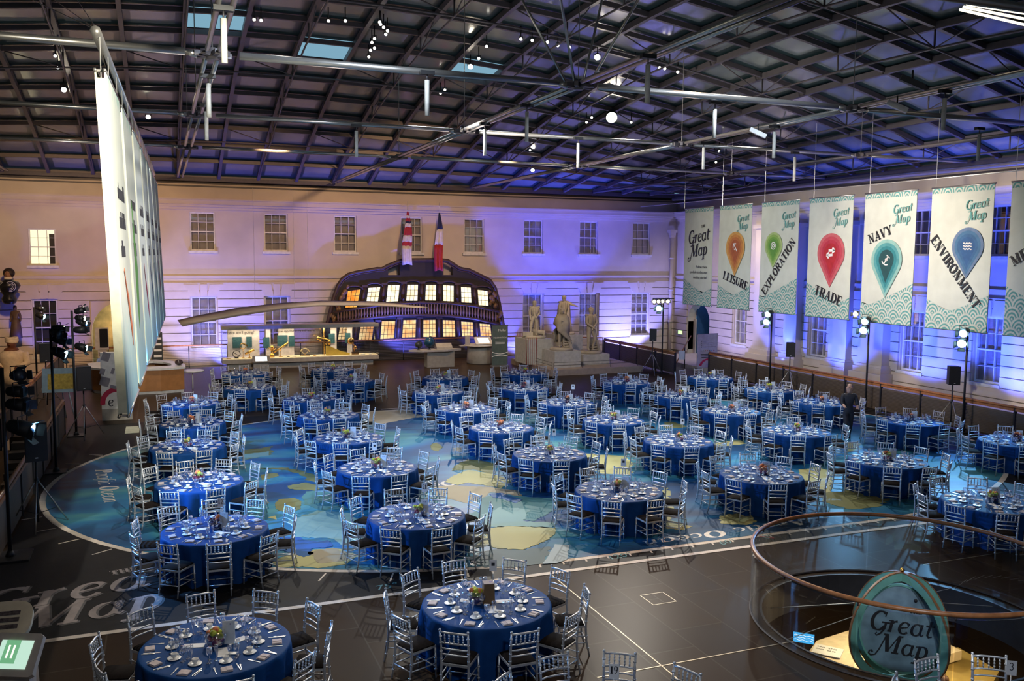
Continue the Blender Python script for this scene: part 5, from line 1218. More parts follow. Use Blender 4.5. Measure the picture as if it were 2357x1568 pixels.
def mk(y0px, ytpx, label, pinpx=None, tippx=None, rpx=None, cols=None, icon=None, word=None, w0=None, w1=None, h=.3, title=False, sweep=.5):
    y0 = bu(y0px, ytpx).y; pin = None; wp = None; s = lambda px, py: (y0 - bu(px, py).y, bu(px, py).z - 3.34)
    if pinpx: c = s(*pinpx); tp = s(*tippx); e = s(pinpx[0] + rpx, pinpx[1]); pin = (c[0], c[1], e[0] - c[0], tp[1], cols)
    if word: a, b = s(*w0), s(*w1); L = math.hypot(b[0] - a[0], b[1] - a[1]); hh = h; n = measure(list(word), 1); wp = (a[0], a[1], math.atan2(b[1] - a[1], b[0] - a[0]), L / n)
    return banner('hanging_banner', y0, label, BG_, pin, word, wp, title, icon, sweep=sweep)
mk(1578, 482, 'teal and cream banner with the exhibition title in black letters', title=True, sweep=.7)
mk(1658, 474, 'banner with an orange map pin and the word LEISURE', (1694, 570), (1693, 636), 22, OR_, 'arrow', 'LEISURE', (1665, 641), (1721, 669))
mk(1755, 466, 'banner with a green map pin and the word EXPLORATION', (1782, 566), (1781, 618), 20, GR_, 'target', 'EXPLORATION', (1762, 681), (1834, 557), sweep=.1)
mk(1865, 458, 'banner with a red map pin and the word TRADE', (1914, 582), (1910, 662), 32, RE_, 'swap', 'TRADE', (1875, 676), (1937, 706), sweep=.75)
mk(1993, 447, 'banner with a teal map pin and an anchor and the word NAVY', (2042, 598), (2039, 686), 36, TE_, 'anchor', 'NAVY', (2003, 562), (2057, 537), sweep=.15)
mk(2147, 434, 'banner with a blue map pin with waves and the word ENVIRONMENT', (2229, 567), (2224, 641), 37, BU_, 'waves', 'ENVIRONMENT', (2143, 553), (2245, 714), sweep=.4)
mk(2331, 418, 'banner partly cut off at the right edge of the view', word='ME', w0=(2334, 614), w1=(2372, 592), sweep=.9)
m = MB(); m.tube([(XB, 44, 8.5), (XB, 12, 8.5)], .02, 5)
for y in (39.5, 36.2, 33, 29.8, 26.7, 23.6, 20.5): m.tube([(XB, y, 8.2), (XB, y, shz(XB, y))], .012, 4)
tag(m.build('banner_wire', CUT), 'thin steel wires carrying the row of banners on the right', 'wires')
# ------------------------------------------------------------------ tall banners on the left, seen edge on
LBX = -.64; WHB = mat('white_banner_cloth', (.62, .62, .56), .8, var=.05); BLB = None
def leftcloth():
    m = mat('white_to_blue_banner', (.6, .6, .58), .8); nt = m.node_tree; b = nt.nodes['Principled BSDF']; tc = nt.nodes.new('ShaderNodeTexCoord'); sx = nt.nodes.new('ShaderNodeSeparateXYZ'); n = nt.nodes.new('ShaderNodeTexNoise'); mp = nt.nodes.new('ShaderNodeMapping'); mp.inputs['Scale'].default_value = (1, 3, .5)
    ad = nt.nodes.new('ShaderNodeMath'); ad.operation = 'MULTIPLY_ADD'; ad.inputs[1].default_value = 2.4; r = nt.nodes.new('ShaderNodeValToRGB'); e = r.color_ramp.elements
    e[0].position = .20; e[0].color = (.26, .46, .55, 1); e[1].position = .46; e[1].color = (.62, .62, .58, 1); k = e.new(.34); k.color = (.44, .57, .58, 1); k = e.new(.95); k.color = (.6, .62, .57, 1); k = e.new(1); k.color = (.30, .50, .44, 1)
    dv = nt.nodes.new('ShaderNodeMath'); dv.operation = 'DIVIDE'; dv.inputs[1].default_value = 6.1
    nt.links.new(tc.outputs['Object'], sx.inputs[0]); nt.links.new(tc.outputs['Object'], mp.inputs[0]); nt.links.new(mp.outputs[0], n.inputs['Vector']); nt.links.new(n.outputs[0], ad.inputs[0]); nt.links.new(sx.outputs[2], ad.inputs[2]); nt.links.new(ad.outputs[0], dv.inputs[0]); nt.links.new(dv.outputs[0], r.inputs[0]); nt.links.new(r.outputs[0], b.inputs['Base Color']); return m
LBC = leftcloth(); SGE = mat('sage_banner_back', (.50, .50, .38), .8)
LL = ['nearest tall banner on the left with an orange stroke', 'second banner on the left with a long green stroke', 'third banner on the left with a dark red stroke', 'fourth banner on the left with a dark blue patch', 'fifth banner from the front in the left row', 'sixth banner from the front in the left row', 'farthest banner of the left row, by the back wall']
for i in range(7):
    y0 = 13.4 + i * 3.12; t = thing('tall_banner', LL[i], 'banner', (LBX + .17 + .028 * (y0 - 13.4), y0, 3.46), -.028, 'tall banners on the left'); H2 = 4.71; t.rotation_euler = (0, -.032, -.028)
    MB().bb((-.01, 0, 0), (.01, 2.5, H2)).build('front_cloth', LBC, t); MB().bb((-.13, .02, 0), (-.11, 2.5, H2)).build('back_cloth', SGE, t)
    for z in (0, H2): MB().tube([(0, -.03, z), (0, 2.53, z)], .025, 6).build('pole', ALU, t); MB().tube([(-.12, -.03, z), (-.12, 2.53, z)], .025, 6).build('pole', ALU, t)
    m = MB()
    for z in (0, H2): m.box((-.06, .05, z), (.12, .04, .03)); m.box((-.06, 2.45, z), (.12, .04, .03))
    m.build('spacer_bracket', ALU, t); MB().bb((-.13, 0, .04), (-.01, .012, H2 - .1)).build('turned_hem', mat('cream_hem', (.70, .68, .50), .8), t)
    c = [mat('orange_brush', (.62, .16, .05)), mat('green_brush', (.10, .30, .05)), mat('crimson_brush', (.35, .02, .06)), mat('navy_brush', (.05, .12, .22)), TL1, RE_[3], BU_[2]][i]
    p = [(.9, 2.0), (1.05, 2.05), (1.3, 1.6), (1.75, 1.0), (1.95, .8), (2.0, 1.1), (1.6, 1.6)] if i != 1 else [(.7, 1.6), (.8, 3.2), (1.0, 3.0), (1.5, 1.9), (1.1, 1.0), (.9, .9)]
    MB().prism(p, lambda u, v, q: Vector((.012 + q, u, v)), 0, .004).build('brush_stroke', c, t)
    m = MB(); rr = random.Random(i)
    for r in range(3):
        y = .7
        while y < 2.0 - (r == 2) * .5: w_ = rr.uniform(.05, .14); m.bb((.011, y, 3.05 - r * .42), (.014, y + w_, 3.05 - r * .42 + rr.choice([.16, .16, .24]))); y += w_ + .035
    m.build('line_of_text', INK, t)
m = MB(); a, b = onz(237, 90, 9.35), onz(350, 400, 9.35); a.x = b.x = LBX + .05; m.tube([(LBX - .12, 14.2, 8.85), (LBX + .5, 38.5, 8.85)], .075, 8)
o = tag(m.build('banner_carrier_tube', ALU), 'long grey tube above the left row of banners', 'tube')
m = MB()
for i in range(7):
    for dy in (.9, 2.3): y = 13.4 + i * 3.12 + dy; x = LBX - .1 + .028 * (y - 13.4); m.tube([(x, y, 8.17), (x, y, 8.85)], .008, 4)
for (px, py) in ((75, 0), (125, 0), (178, 0)):
    p = hit_shell(px, py, -.1); m.tube([(LBX - .1, 14.4, 8.9), p], .008, 4)
tag(m.build('suspension_wire', CUT), 'thin wires carrying the left banners and their tube', 'wires')
# ------------------------------------------------------------------ lamps: stands, cans, speakers
LENSC = emat('cyan_white_lens', (.45, .85, 1), 9); LENSW = emat('warm_white_lens', (1, .9, .7), 7); LENSO = mat('dark_lens', (.05, .05, .06), .1)
def can(parent, loc, aim, L=.34, r=.11, lens=None, doors=True):
    q = Vector(aim).normalized().to_track_quat('Z', 'Y').to_matrix(); e = MB(); e.lathe([(r * .5, -L * .6), (r * .8, -L * .5), (r, -L * .1), (r, L * .4), (r * .96, L * .4), (r * .9, L * .3)], n=14, mtx=q)
    e.tube([q @ Vector((r * 1.1, 0, 0)), q @ Vector((r * 1.15, 0, 0)) + Vector((0, 0, r * 1.6)), q @ Vector((-r * 1.15, 0, 0)) + Vector((0, 0, r * 1.6)), q @ Vector((-r * 1.1, 0, 0))], .012, 4)
    if doors:
        for k in range(4):
            a = k * PI / 2; d = Vector((math.cos(a), math.sin(a), 0)); e.box(q @ (d * r * 1.25 + Vector((0, 0, L * .52))), (.008, r * 1.5, L * .32), q @ Euler((0, 0, a)).to_matrix() @ Euler((0, .5, 0)).to_matrix())
    o = e.build('lamp_can', BLK, parent); o.location = loc
    l = MB().lathe([(1e-7, L * .33), (r * .92, L * .33), (r * .92, L * .35), (1e-7, L * .37)], n=14, mtx=q).build('lens', lens or LENSC, o); return o
def stand(px_, py_, Y=None, X=None, ztop=3.6, label='', cans=(), tbar=0, base=.5):
    p = Vector((X if X is not None else onY(px_, py_, Y).x, Y, 0)) if Y is not None else onX(px_, py_, X); p.z = 0
    t = thing('lighting_stand', label, 'lighting stand', p); MB().tube([(0, 0, .02), (0, 0, ztop)], .035, 8).build('pole', BLK, t)
    m = MB(); m.box((0, 0, .02), (base, base, .035)); m.lathe([(.09, .03), (.05, .14)], n=8); m.build('base_plate', BLK, t)
    if tbar: MB().box((0, 0, ztop), (tbar, .04, .04)).build('crossbar', BLK, t)
    for (dx, dy, z, ax, ay, az, ln, r) in cans: can(t, (dx, dy, z), (ax, ay, az), lens=ln, r=r, L=r * 3.1)
    return t
C6 = lambda: None
zt = onY(82, 707, 40).z
stand(82, 800, 40, None, zt, 'slim lighting stand before the dark blue window at far left', [(.22, -.1, zt - .05, 1, -.3, -.3, LENSW, .09), (.25, -.1, zt - .35, 1, -.6, -.4, LENSC, .12)])
zt = onY(122, 757, 25.6).z
stand(122, 900, 25.6, None, zt, 'lighting stand with four cans beside the yellow poster', [(.2, 0, zt, 1, -.2, -.1, LENSW, .1), (.15, -.1, zt - .12, .8, -.9, -.3, LENSO, .1), (.22, 0, zt - .3, 1, -.4, -.3, LENSO, .11), (.2, -.05, zt - .62, 1, -.5, -.4, LENSC, .13)])
zt = onY(172, 715, 30.6).z
stand(172, 900, 30.6, None, zt, 'lighting stand with five cans behind the left speaker', [(.25, 0, zt, 1, -.3, .3, LENSW, .1), (.25, 0, zt - .25, 1, -.6, -.2, LENSW, .1), (.28, 0, zt - .38, 1, -.3, -.4, LENSW, .1), (.25, -.1, zt - .6, 1, -.1, 0, LENSO, .11), (.25, 0, zt - 1.15, 1, -.5, -.35, LENSC, .12)])
stand(6, 900, 18.6, None, 3.6, 'lighting stand cut by the left edge with a large blue lit can', [(.26, 0, 3.45, .5, -.9, .1, LENSO, .11), (.24, 0, 3.15, 1, -.5, 0, LENSO, .11), (.25, 0, 2.9, 1, -.4, -.1, LENSO, .12), (.3, 0, 2.45, 1, -.35, -.3, LENSC, .15)], base=.7)
for (px, pt, lab, n) in ((1777, 722, 'lighting stand under the exploration banner with two blue cans', 2), (2001, 738, 'lighting stand under the navy banner with three cans', 3), (2228, 765, 'lighting stand under the environment banner with two blue cans', 2)):
    q = onX(px, pt, 24.7); cs = [(-.15, 0, q.z, -1, -.5, -.25, LENSC, .14), (-.22, 0, q.z - .32, -1, -.7, -.35, LENSC, .15)]
    if n == 3: cs.append((-.45, .2, q.z + .25, -1, -.6, -.1, LENSW, .10))
    stand(px, pt, q.y, 24.7, q.z, lab, cs)
q = onY(1527, 688, 37.9); stand(1527, 688, 37.9, None, q.z, 'tall black stand with a crossbar of four small lamps near the doorway', [(dx, -.05, q.z - .1, -.35 + dx * .2, -1, -.25, LENSW, .09) for dx in (-.55, -.32, -.1, .2)] + [(-.28, -.1, q.z - .42, -.8, -1, -.35, LENSC, .15)], tbar=1.2)
MESH = mat('speaker_grille', (.02, .018, .018), .6)
def speaker(px, py, Y, X, h, label, w_=.42):
    p = onY(px, py, Y) if Y else onX(px, py, X); t = thing('speaker', label, 'speaker', (p.x, p.y, p.z - h / 2), .25 if p.x < 5 else -.5)
    m = MB(); m.prism([(-w_ / 2, -.16), (w_ / 2, -.16), (w_ / 2 * .8, .18), (-w_ / 2 * .8, .18)], lambda u, v, q: Vector((u, v, q)), 0, h); m.build('cabinet', BLK, t)
    MB().box((0, -.168, h / 2), (w_ * .92, .014, h * .93)).build('grille', MESH, t); MB().box((0, -.177, h * .1), (.05, .004, .02)).build('badge', CUT, t)
    k = thing('speaker_stand', label.replace('speaker', 'tripod under the speaker', 1), 'speaker stand', (p.x, p.y, 0)); MB().tube([(0, 0, .12), (0, 0, p.z - h / 2 - .005)], .022, 8).build('pole', BLK, k); MB().lathe([(.04, .95), (.04, 1.05)], n=8).build('collar', BLK, k)
    for q in range(3):
        a = q * 2.094 + (.55 if p.x < 5 else .2); MB().tube([(.03 * math.cos(a), .03 * math.sin(a), 1.0), (.62 * math.cos(a), .62 * math.sin(a), .02)], .014, 6).build('leg', ALU, k); MB().tube([(0, 0, .3), (.42 * math.cos(a), .42 * math.sin(a), .36)], .008, 5).build('brace', BLK, k)
speaker(80, 1016, 20.5, None, .80, 'large black speaker nearest on the left')
speaker(191, 871, 30.2, None, .74, 'black speaker in front of the white totem')
speaker(104, 812, 36.5, None, .68, 'black speaker behind the yellow poster')
speaker(1503, 771, 37.7, None, .58, 'small black speaker near the statues', .34)
speaker(1819, 805, None, 24.5, .60, 'black speaker below the trade banner', .36)
speaker(2194, 864, None, 24.5, .62, 'black speaker below the environment banner', .36)
# ------------------------------------------------------------------ easel, totem signs, roll-up banners
p = onz(150, 965, 0); p = Vector((-2.95, 34.6, 0)); t = thing('easel', 'pale easel holding a yellow and blue poster at the left', 'easel', (-3.35, 33.6, 0), -.1)
for a in (((-.28, 0, 0), (-.12, .1, 1.5)), ((.5, .0, 0), (.2, .1, 1.5)), ((.1, .6, 0), (.05, .12, 1.5))): MB().tube(a, .02, 6).build('leg', mat('pale_blue_easel_wood', (.35, .45, .5), .6), t)
t2 = thing('poster_board', 'blue framed board with a yellow printed panel on the easel', 'poster', (-3.3, 33.5, .98), -.1)
q = Euler((-.15, 0, 0)).to_matrix(); MB().box((0, 0, .42), (1.05, .03, .82), q).build('board', mat('pale_blue_board', (.22, .32, .38), .6), t2); MB().box(Vector((0.05, -.02, .38)), (.80, .01, .52), q).build('printed_panel', mat('ochre_print', (.42, .30, .05), .7, var=.3, scale=12), t2)
WTOT = mat('white_totem_paint', (.70, .68, .64), .5); CRM = mat('crimson_print', (.40, .01, .05), .6); GYP = mat('grey_totem_base', (.33, .30, .26), .6)
a, b = onz(236, 968, 0), onz(305, 965, 0); yt = 33.1; x0, x1 = onY(233, 900, yt).x, onY(303, 900, yt).x; zt = onY(240, 812, yt).z
t = thing('totem_sign', 'tall white information totem with a crimson ring and the letter e', 'sign', ((x0 + x1) / 2, yt, 0)); w_ = x1 - x0
MB().box((0, .1, .2), (w_, .25, .4)).build('base', GYP, t); MB().box((0, .1, .4 + (zt - .4) / 2), (w_, .22, zt - .4)).build('panel', WTOT, t)
rg = MB()
for k in range(24):
    a0, a1 = PI * k / 24 * 1.1 - .15, PI * (k + 1) / 24 * 1.1 - .15
    f_ = lambda r, a: Vector((r * math.cos(a), -.015, .62 + r * math.sin(a))); rg.add([f_(.36, a0), f_(.52, a0), f_(.52, a1), f_(.36, a1)], [(0, 1, 2, 3)])
rg.build('crimson_ring', CRM, t); letters(['e'], lambda x, y: Vector((-.28 + x, -.018, .5 + y)), .34, INK, t, 0, 'letter'); letters(['o'], lambda x, y: Vector((.1 + x, -.018, .45 + y)), .34, INK, t, 0, 'letter')
m = MB()
for (x, z, w2, h2) in ((-.3, 2.2, .25, .3), (-.42, 1.7, .16, .2), (-.1, 1.7, .1, .2), (-.36, 1.35, .3, .3), (-.1, 1.15, .2, .12), (.2, 1.9, .25, .1), (.2, 1.4, .3, .14)): m.box((x, -.015, z), (w2, .01, h2), (0, .3, 0))
m.build('grey_lettering_block', mat('grey_block_print', (.22, .2, .22), .6), t)
def rollup(px0, px1, pt, Y, label, mt, name='rollup_banner', th=.06):
    x0, x1 = onY(px0, 800, Y).x, onY(px1, 800, Y).x; zt = onY(px0, pt, Y).z; t = thing(name, label, 'banner stand', ((x0 + x1) / 2, Y, 0)); w_ = x1 - x0
    MB().box((0, .05, .05), (w_ + .06, .26, .09)).build('base', ALU, t); MB().box((0, .05, (zt + .1) / 2), (w_, th, zt - .1)).build('panel', mt, t); MB().box((0, .05, zt), (w_ + .04, .05, .05)).build('top_rail', STL2, t); return t, w_, zt
t, w_, zt = rollup(1133, 1169, 750, 42.8, 'slate grey roll-up banner with the word INNOVATION', mat('slate_green_print', (.085, .115, .11), .6))
fz = lambda z: zt * z
text_mesh('INNOVATION', .115, CARD, t, Matrix.Translation((0, .01, zt * .69)) @ Matrix.Rotation(PI / 2, 4, 'X'), 'word_innovation', 'CENTER'); text_mesh('Moller', .17, CARD, t, Matrix.Translation((.12, .01, zt * .86)) @ Matrix.Rotation(PI / 2, 4, 'X'), 'word_moller', 'CENTER')
m = MB()
for k in range(3): m.box((0, .015, zt * (.62 - k * .03)), (w_ * .6, .006, .015))
for z0_, s_ in ((.36, -.05), (.25, .03)): m.tube([((x_ - .5) * w_, .012, zt * (z0_ + s_ * math.sin(x_ * 3))) for x_ in [k / 8 for k in range(9)]], .022, 4)
m.build('white_wave_lines', CARD, t)
t, w_, zt = rollup(1606, 1652, 770, 38.6, 'light grey information banner with a crimson arc, beside the arched doorway', mat('warm_grey_print', (.36, .32, .32), .6))
m = MB()
for k, n in enumerate((.3, .5, .45, .65)): m.box((-w_ * .30, .012, zt * (.80 - k * .055)), (.045, .006, .045)); m.box((-w_ * .22 + w_ * n / 2, .012, zt * (.80 - k * .055)), (w_ * n, .006, .015))
for k in range(3): m.box((0, .012, zt * (.43 - k * .045)), (w_ * (.68 - k * .05), .006, .035))
m.build('dark_print', INK, t)
for k, c in enumerate((INK, GR_[2], OR_[2], RE_[0], TE_[3], BU_[1], RE_[3])): MB().lathe([(.028, 0), (.028, .004)], (-w_ * .32 + k * w_ * .107, .016, zt * .53), 8, Matrix.Rotation(PI / 2, 3, 'X')).build('coloured_dot', c, t)
m = MB(); P_ = [(-.40, .12), (-.33, .20), (-.2, .27), (0, .31), (.28, .36), (.33, .30), (.38, .1), (.28, .08), (.24, .18), (.12, .24), (-.05, .255), (-.2, .2), (-.3, .09)]
m.prism([(u * w_, v * zt) for u, v in P_], lambda u, v, q: Vector((u, .02 - q, v)), 0, .008); m.build('crimson_arc', CRM, t, fix=True)
t = tag(MB().box((23.4, 36.9, 1.0), (.32, .04, .42)).build('notice_plate', mat('pale_notice', (.5, .52, .55), .6)), 'small pale notice at the end of the short balustrade', 'notice')
t = thing('exit_sign', 'small green lit exit sign on the wall left of the arched doorway', 'sign', (XR - .12, 48.25, 1.0)); MB().box((-.02, 0, 0), (.05, .5, .26)).build('case', WTOT, t); MB().box((-.05, 0, 0), (.01, .44, .2)).build('green_face', emat('green_exit_glow', (.45, 1, .3), 1.6), t)
m = MB()
a, b = Vector((24.9, 38.9, .15)), Vector((25.9, 41.2, 1.25)); t = thing('ramp_handrail', 'short sloping handrail at the foot of the arched doorway', 'railing', (24.9, 38.9, 0)); MB().tube([(-1.1, -.6, .12), (.2, .4, 1.15), (1.0, 1.1, 1.6)], .035, 6).build('handrail', TIMB, t); MB().tube([(-1.05, -.58, 0), (-1.05, -.58, .15)], .03, 6).build('post', BLK, t); MB().tube([(.2, .4, 0), (.2, .4, 1.14)], .03, 6).build('post', BLK, t)
# ------------------------------------------------------------------ reception desk
DW = mat('orange_desk_veneer', (.36, .15, .045), .4, var=.12, scale=5); DT = mat('white_desk_top', (.66, .62, .58), .35)
t = thing('reception_desk', 'curved orange wood reception desk with a white top behind the white totem', 'desk', (-.6, 40.5, 0))
def deskpts(k):
    R0 = [(-2.35, 2.2), (-2.6, .8), (-2.3, -.6), (-1.3, -1.55), (0, -1.75), (1.25, -1.75), (1.25, -.9)]; return R0
m = MB(); P_ = [(-2.3, .9), (-2.1, -.6), (-1.4, -1.4), (-.5, -1.7), (.5, -1.75), (1.4, -1.5), (1.4, -.5), (.9, .8), (.3, 1.4), (-1.7, 1.4)]
IN = [(u * .66, v * .60) for u, v in P_]
def ringp(m, A_, B_, z0, z1):
    n = len(A_)
    for i in range(n):
        j = (i + 1) % n; q = [(*A_[i], z0), (*A_[j], z0), (*B_[j], z0), (*B_[i], z0), (*A_[i], z1), (*A_[j], z1), (*B_[j], z1), (*B_[i], z1)]
        m.add(q, [(0, 1, 5, 4), (3, 7, 6, 2), (4, 5, 6, 7), (0, 3, 2, 1)])
ringp(m, P_, [(u * .93, v * .93) for u, v in P_], .12, .98); m.build('front_panel', DW, t)
m = MB(); ringp(m, [(u * 1.04, v * 1.04) for u, v in P_], IN, .98, 1.06); m.build('worktop', DT, t)
m = MB(); ringp(m, [(u * .98, v * .98) for u, v in P_], [(u * .9, v * .9) for u, v in P_], 0, .12); m.build('kick_plate', DT, t)
m = MB(); m.lathe([(.45, .74), (.48, .76), (.48, .79), (.45, .80)], (1.75, -.7, 0), 16); m.tube([(1.75, -.7, 0), (1.75, -.7, .75)], .03, 6); m.build('side_shelf', DT, t)
t = thing('glazed_pot', 'dark round pot standing on the reception desk top', 'pot', onY(395, 834, 39.9)); t.location = (.62, 39.6, 1.062); MB().lathe([(.07, 0), (.15, .06), (.17, .13), (.13, .2), (.09, .23), (.07, .22)], n=14).build('pot', mat('dark_glaze', (.05, .03, .03), .15), t)
t = thing('monitor_pillar', 'grey pillar with a black screen beside the reception desk', 'screen', (-2.55, 44.2, 0)); MB().box((0, 0, .9), (.35, .2, 1.8)).build('pillar', mat('grey_laminate', (.35, .34, .36), .5), t); MB().box((.0, -.05, 1.85), (.55, .16, 1.0)).build('screen_case', mat('grey_laminate', (.35, .34, .36)), t); MB().box((.08, -.14, 1.88), (.34, .02, .84)).build('screen', mat('dark_screen', (.01, .01, .012), .15), t)
t = thing('leaflet_rack', 'black leaflet rack behind the reception desk', 'rack', (-.25, 45.2, 0)); m = MB(); m.box((0, 0, 1.0), (.5, .3, 2.0)); m.build('frame', BLK, t)
for k in range(5): MB().box((.03, -.17, .6 + k * .28), (.34, .01, .1)).build('leaflet', CARD, t)
# ------------------------------------------------------------------ display case
CG = mat('warm_grey_case', (.34, .31, .26), .5); CREAM = mat('cream_case_bed', (.78, .70, .50), .6); BRS = mat('polished_brass', (.75, .45, .12), .22, 1); 
YC = 45.6; a = onY(512, 838, YC); b = onY(872, 826, YC); t = thing('display_case', 'long glass display case of brass instruments before the back balustrade', 'display case', ((a.x + b.x) / 2, YC + .5, 0), -.0); L = b.x - a.x; zb = onY(700, 826, YC).z; ztp = onY(700, 752, YC).z
MB().box((0, .1, zb / 2 - .08), (L - .5, .7, zb - .16)).build('plinth', CG, t); MB().box((0, 0, zb - .04), (L, 1.0, .2)).build('case_base', CG, t); MB().box((0, 0, zb + .075), (L - .06, .94, .03)).build('display_bed', CREAM, t); MB().box((0, 0, ztp), (L, 1.0, .17)).build('case_head', CG, t)
m = MB(); m.box((0, -.49, (zb + ztp) / 2 + .02), (L - .02, .012, ztp - zb - .2)); m.box((0, .49, (zb + ztp) / 2 + .02), (L - .02, .012, ztp - zb - .2))
for s in (-1, 1): m.box((s * (L / 2 - .01), 0, (zb + ztp) / 2 + .02), (.012, .97, ztp - zb - .2))
m.build('glass_side', glassmat('case_glass', (.94, .95, .96), .04), t)
BLP = mat('teal_label_panel', (.02, .085, .11), .6); WHP = mat('lilac_white_panel', (.55, .50, .52), .7)
for k, (u, w_, zz, h_) in enumerate(((.085, .055, .45, .34), (.17, .035, .45, .34), (.275, .04, .42, .34), (.365, .065, .47, .34), (.44, .035, .45, .34), (.70, .04, .50, .32), (.81, .035, .50, .32))): MB().box((-L / 2 + u * L + w_ * L / 2 - .1, .38, zb + .1 + (ztp - zb) * zz), (w_ * L, .02, (ztp - zb) * h_)).build('label_panel', BLP, t)
for u, w_ in ((.04, .2), (.36, .1), (.28, .03), (.7, .04), (.81, .035)): MB().box((-L / 2 + (u + w_ / 2) * L, .42, (zb + ztp) / 2), (w_ * L, .01, ztp - zb - .2)).build('back_panel', WHP, t)
text_mesh('Where am I going?', .20, INK, t, Matrix.Translation((-L / 2 + .1, .37, ztp - .36)) @ Matrix.Rotation(PI / 2, 4, 'X'), 'case_heading'); text_mesh('How can the stars tell me where I am?', .17, INK, t, Matrix.Translation((-L / 2 + L * .345, .37, ztp - .33)) @ Matrix.Rotation(PI / 2, 4, 'X'), 'case_heading')
OX, OY, OZ = t.location.x, t.location.y, zb + .092
def inst(name, u, label, fn, mt=BRS, dy=-.1):
    o = MB(); fn(o); tag(o.build(name, mt), label, 'instrument').location = (OX - L / 2 + u * L, OY + dy, OZ)
inst('ring_dial', .09, 'dark ring shaped instrument at the left end of the case', lambda o: (o.tube([(.18 * math.cos(k * PI / 8), 0, .22 + .17 * math.sin(k * PI / 8)) for k in range(16)], .02, 6, closed=True), o.tube([(-.14, 0, .3), (.14, 0, .1)], .015, 5), o.box((0, 0, .02), (.2, .12, .04))), STL2)
inst('armillary_wheel', .13, 'brass wheel and star instrument in the case', lambda o: (o.tube([(.14 * math.cos(k * PI / 8), 0, .6 + .14 * math.sin(k * PI / 8)) for k in range(16)], .018, 6, closed=True), o.tube([(0, 0, .01), (0, 0, .5)], .012, 5), o.box((.1, 0, .68), (.3, .02, .08), (0, .5, 0)), o.lathe([(.08, 0), (.06, .03)], n=10)))
inst('small_telescope', .17, 'short fat brass telescope on a stand in the case', lambda o: (o.tube([(-.22, 0, .2), (.22, 0, .42)], [.05, .07], 10), o.tube([(0, 0, 0), (0, 0, .3)], .02, 6), o.lathe([(.1, 0), (.05, .03)], n=10)))
inst('brass_orrery', .31, 'upright brass instrument with branching arms in the case', lambda o: (o.lathe([(.13, 0), (.1, .15), (.05, .2), (.05, .45), (.09, .5), (.07, .58)], n=10), [o.tube([(0, 0, .3), (.18 * math.cos(k), .1 * math.sin(k), .42 + .1 * (k % 2))], .02, 5) for k in range(5)]))
inst('long_telescope', .365, 'long slanting brass telescope in the case', lambda o: (o.tube([(-.35, 0, .22), (.38, 0, .72)], [.035, .055], 8), o.tube([(0, 0, 0), (0, 0, .46)], .018, 5), o.lathe([(.12, 0), (.04, .04)], n=8)))
inst('brass_sextant', .52, 'pale brass sextant lying in the middle of the case', lambda o: (o.tube([(.26 * math.cos(k * .25 + .4), 0, .12 + .26 * math.sin(k * .25 + .4)) for k in range(10)], .025, 5), o.tube([(0, 0, .08), (.2, 0, .3)], .02, 5), o.tube([(0, 0, .08), (-.2, 0, .3)], .02, 5), o.box((0, 0, .03), (.5, .1, .06))), mat('pale_brass', (.8, .65, .4), .25, 1))
inst('balance_arm', .645, 'tall thin brass arm with hanging figures in the case', lambda o: (o.tube([(0, 0, 0), (0, 0, 1.55)], .02, 5), o.tube([(-.35, 0, .95), (.3, 0, .8)], .03, 5), o.ball((-.3, 0, .9), .09, 8, 5), o.ball((-.2, 0, .78), .06, 8, 5), o.ball((.26, 0, .68), .09, 8, 5, (1, 1, 1.5)), o.ball((.12, 0, .6), .06, 8, 5)))
inst('half_hull_model', .735, 'yellow wedge shaped half hull model in the case', lambda o: o.prism([(-.62, .05), (-.6, .48), (-.35, .44), (.2, .18), (.62, .08), (.6, 0), (-.6, 0)], lambda u, v, q: Vector((u, q, v)), -.07, .07), mat('yellow_painted_wood', (.75, .52, .06), .4))
inst('celestial_globe', .845, 'dark bronze globe on a white foot in the case', lambda o: (o.ball((-.18, 0, .72), .19, 14, 8), o.tube([(0, 0, .12), (0, 0, .5), (-.15, 0, .6)], .03, 6), o.ball((.05, 0, .36), .10, 10, 6), o.box((.04, 0, .07), (.36, .2, .14))), mat('bronze_globe', (.35, .2, .08), .25, 1))
for k, (u, w_) in enumerate(((.04, .2), (.24, .12), (.41, .1), (.45, .16), (.58, .1), (.9, .3), (.95, .2))): inst('small_instrument', u, 'small %s laid flat in the display case' % ('brass disc', 'brass rule', 'dark magnet', 'ivory scale', 'brass cup', 'pale tablet', 'ivory folding rule')[k], lambda o: o.box((0, 0, .02), (w_, .12, .03), (0, 0, .2 * k)), [BRS, BRS, STL2, CARD, BRS, CARD, CARD][k], -.25)
lamp('AREA', (OX, OY, ztp - .12), 95, (1, .82, .5), 1.5, (OX, OY, 0), name='case_light').data.shape = 'RECTANGLE'; bpy.data.objects['case_light'].data.size = L * .9; bpy.data.objects['case_light'].data.size_y = .3
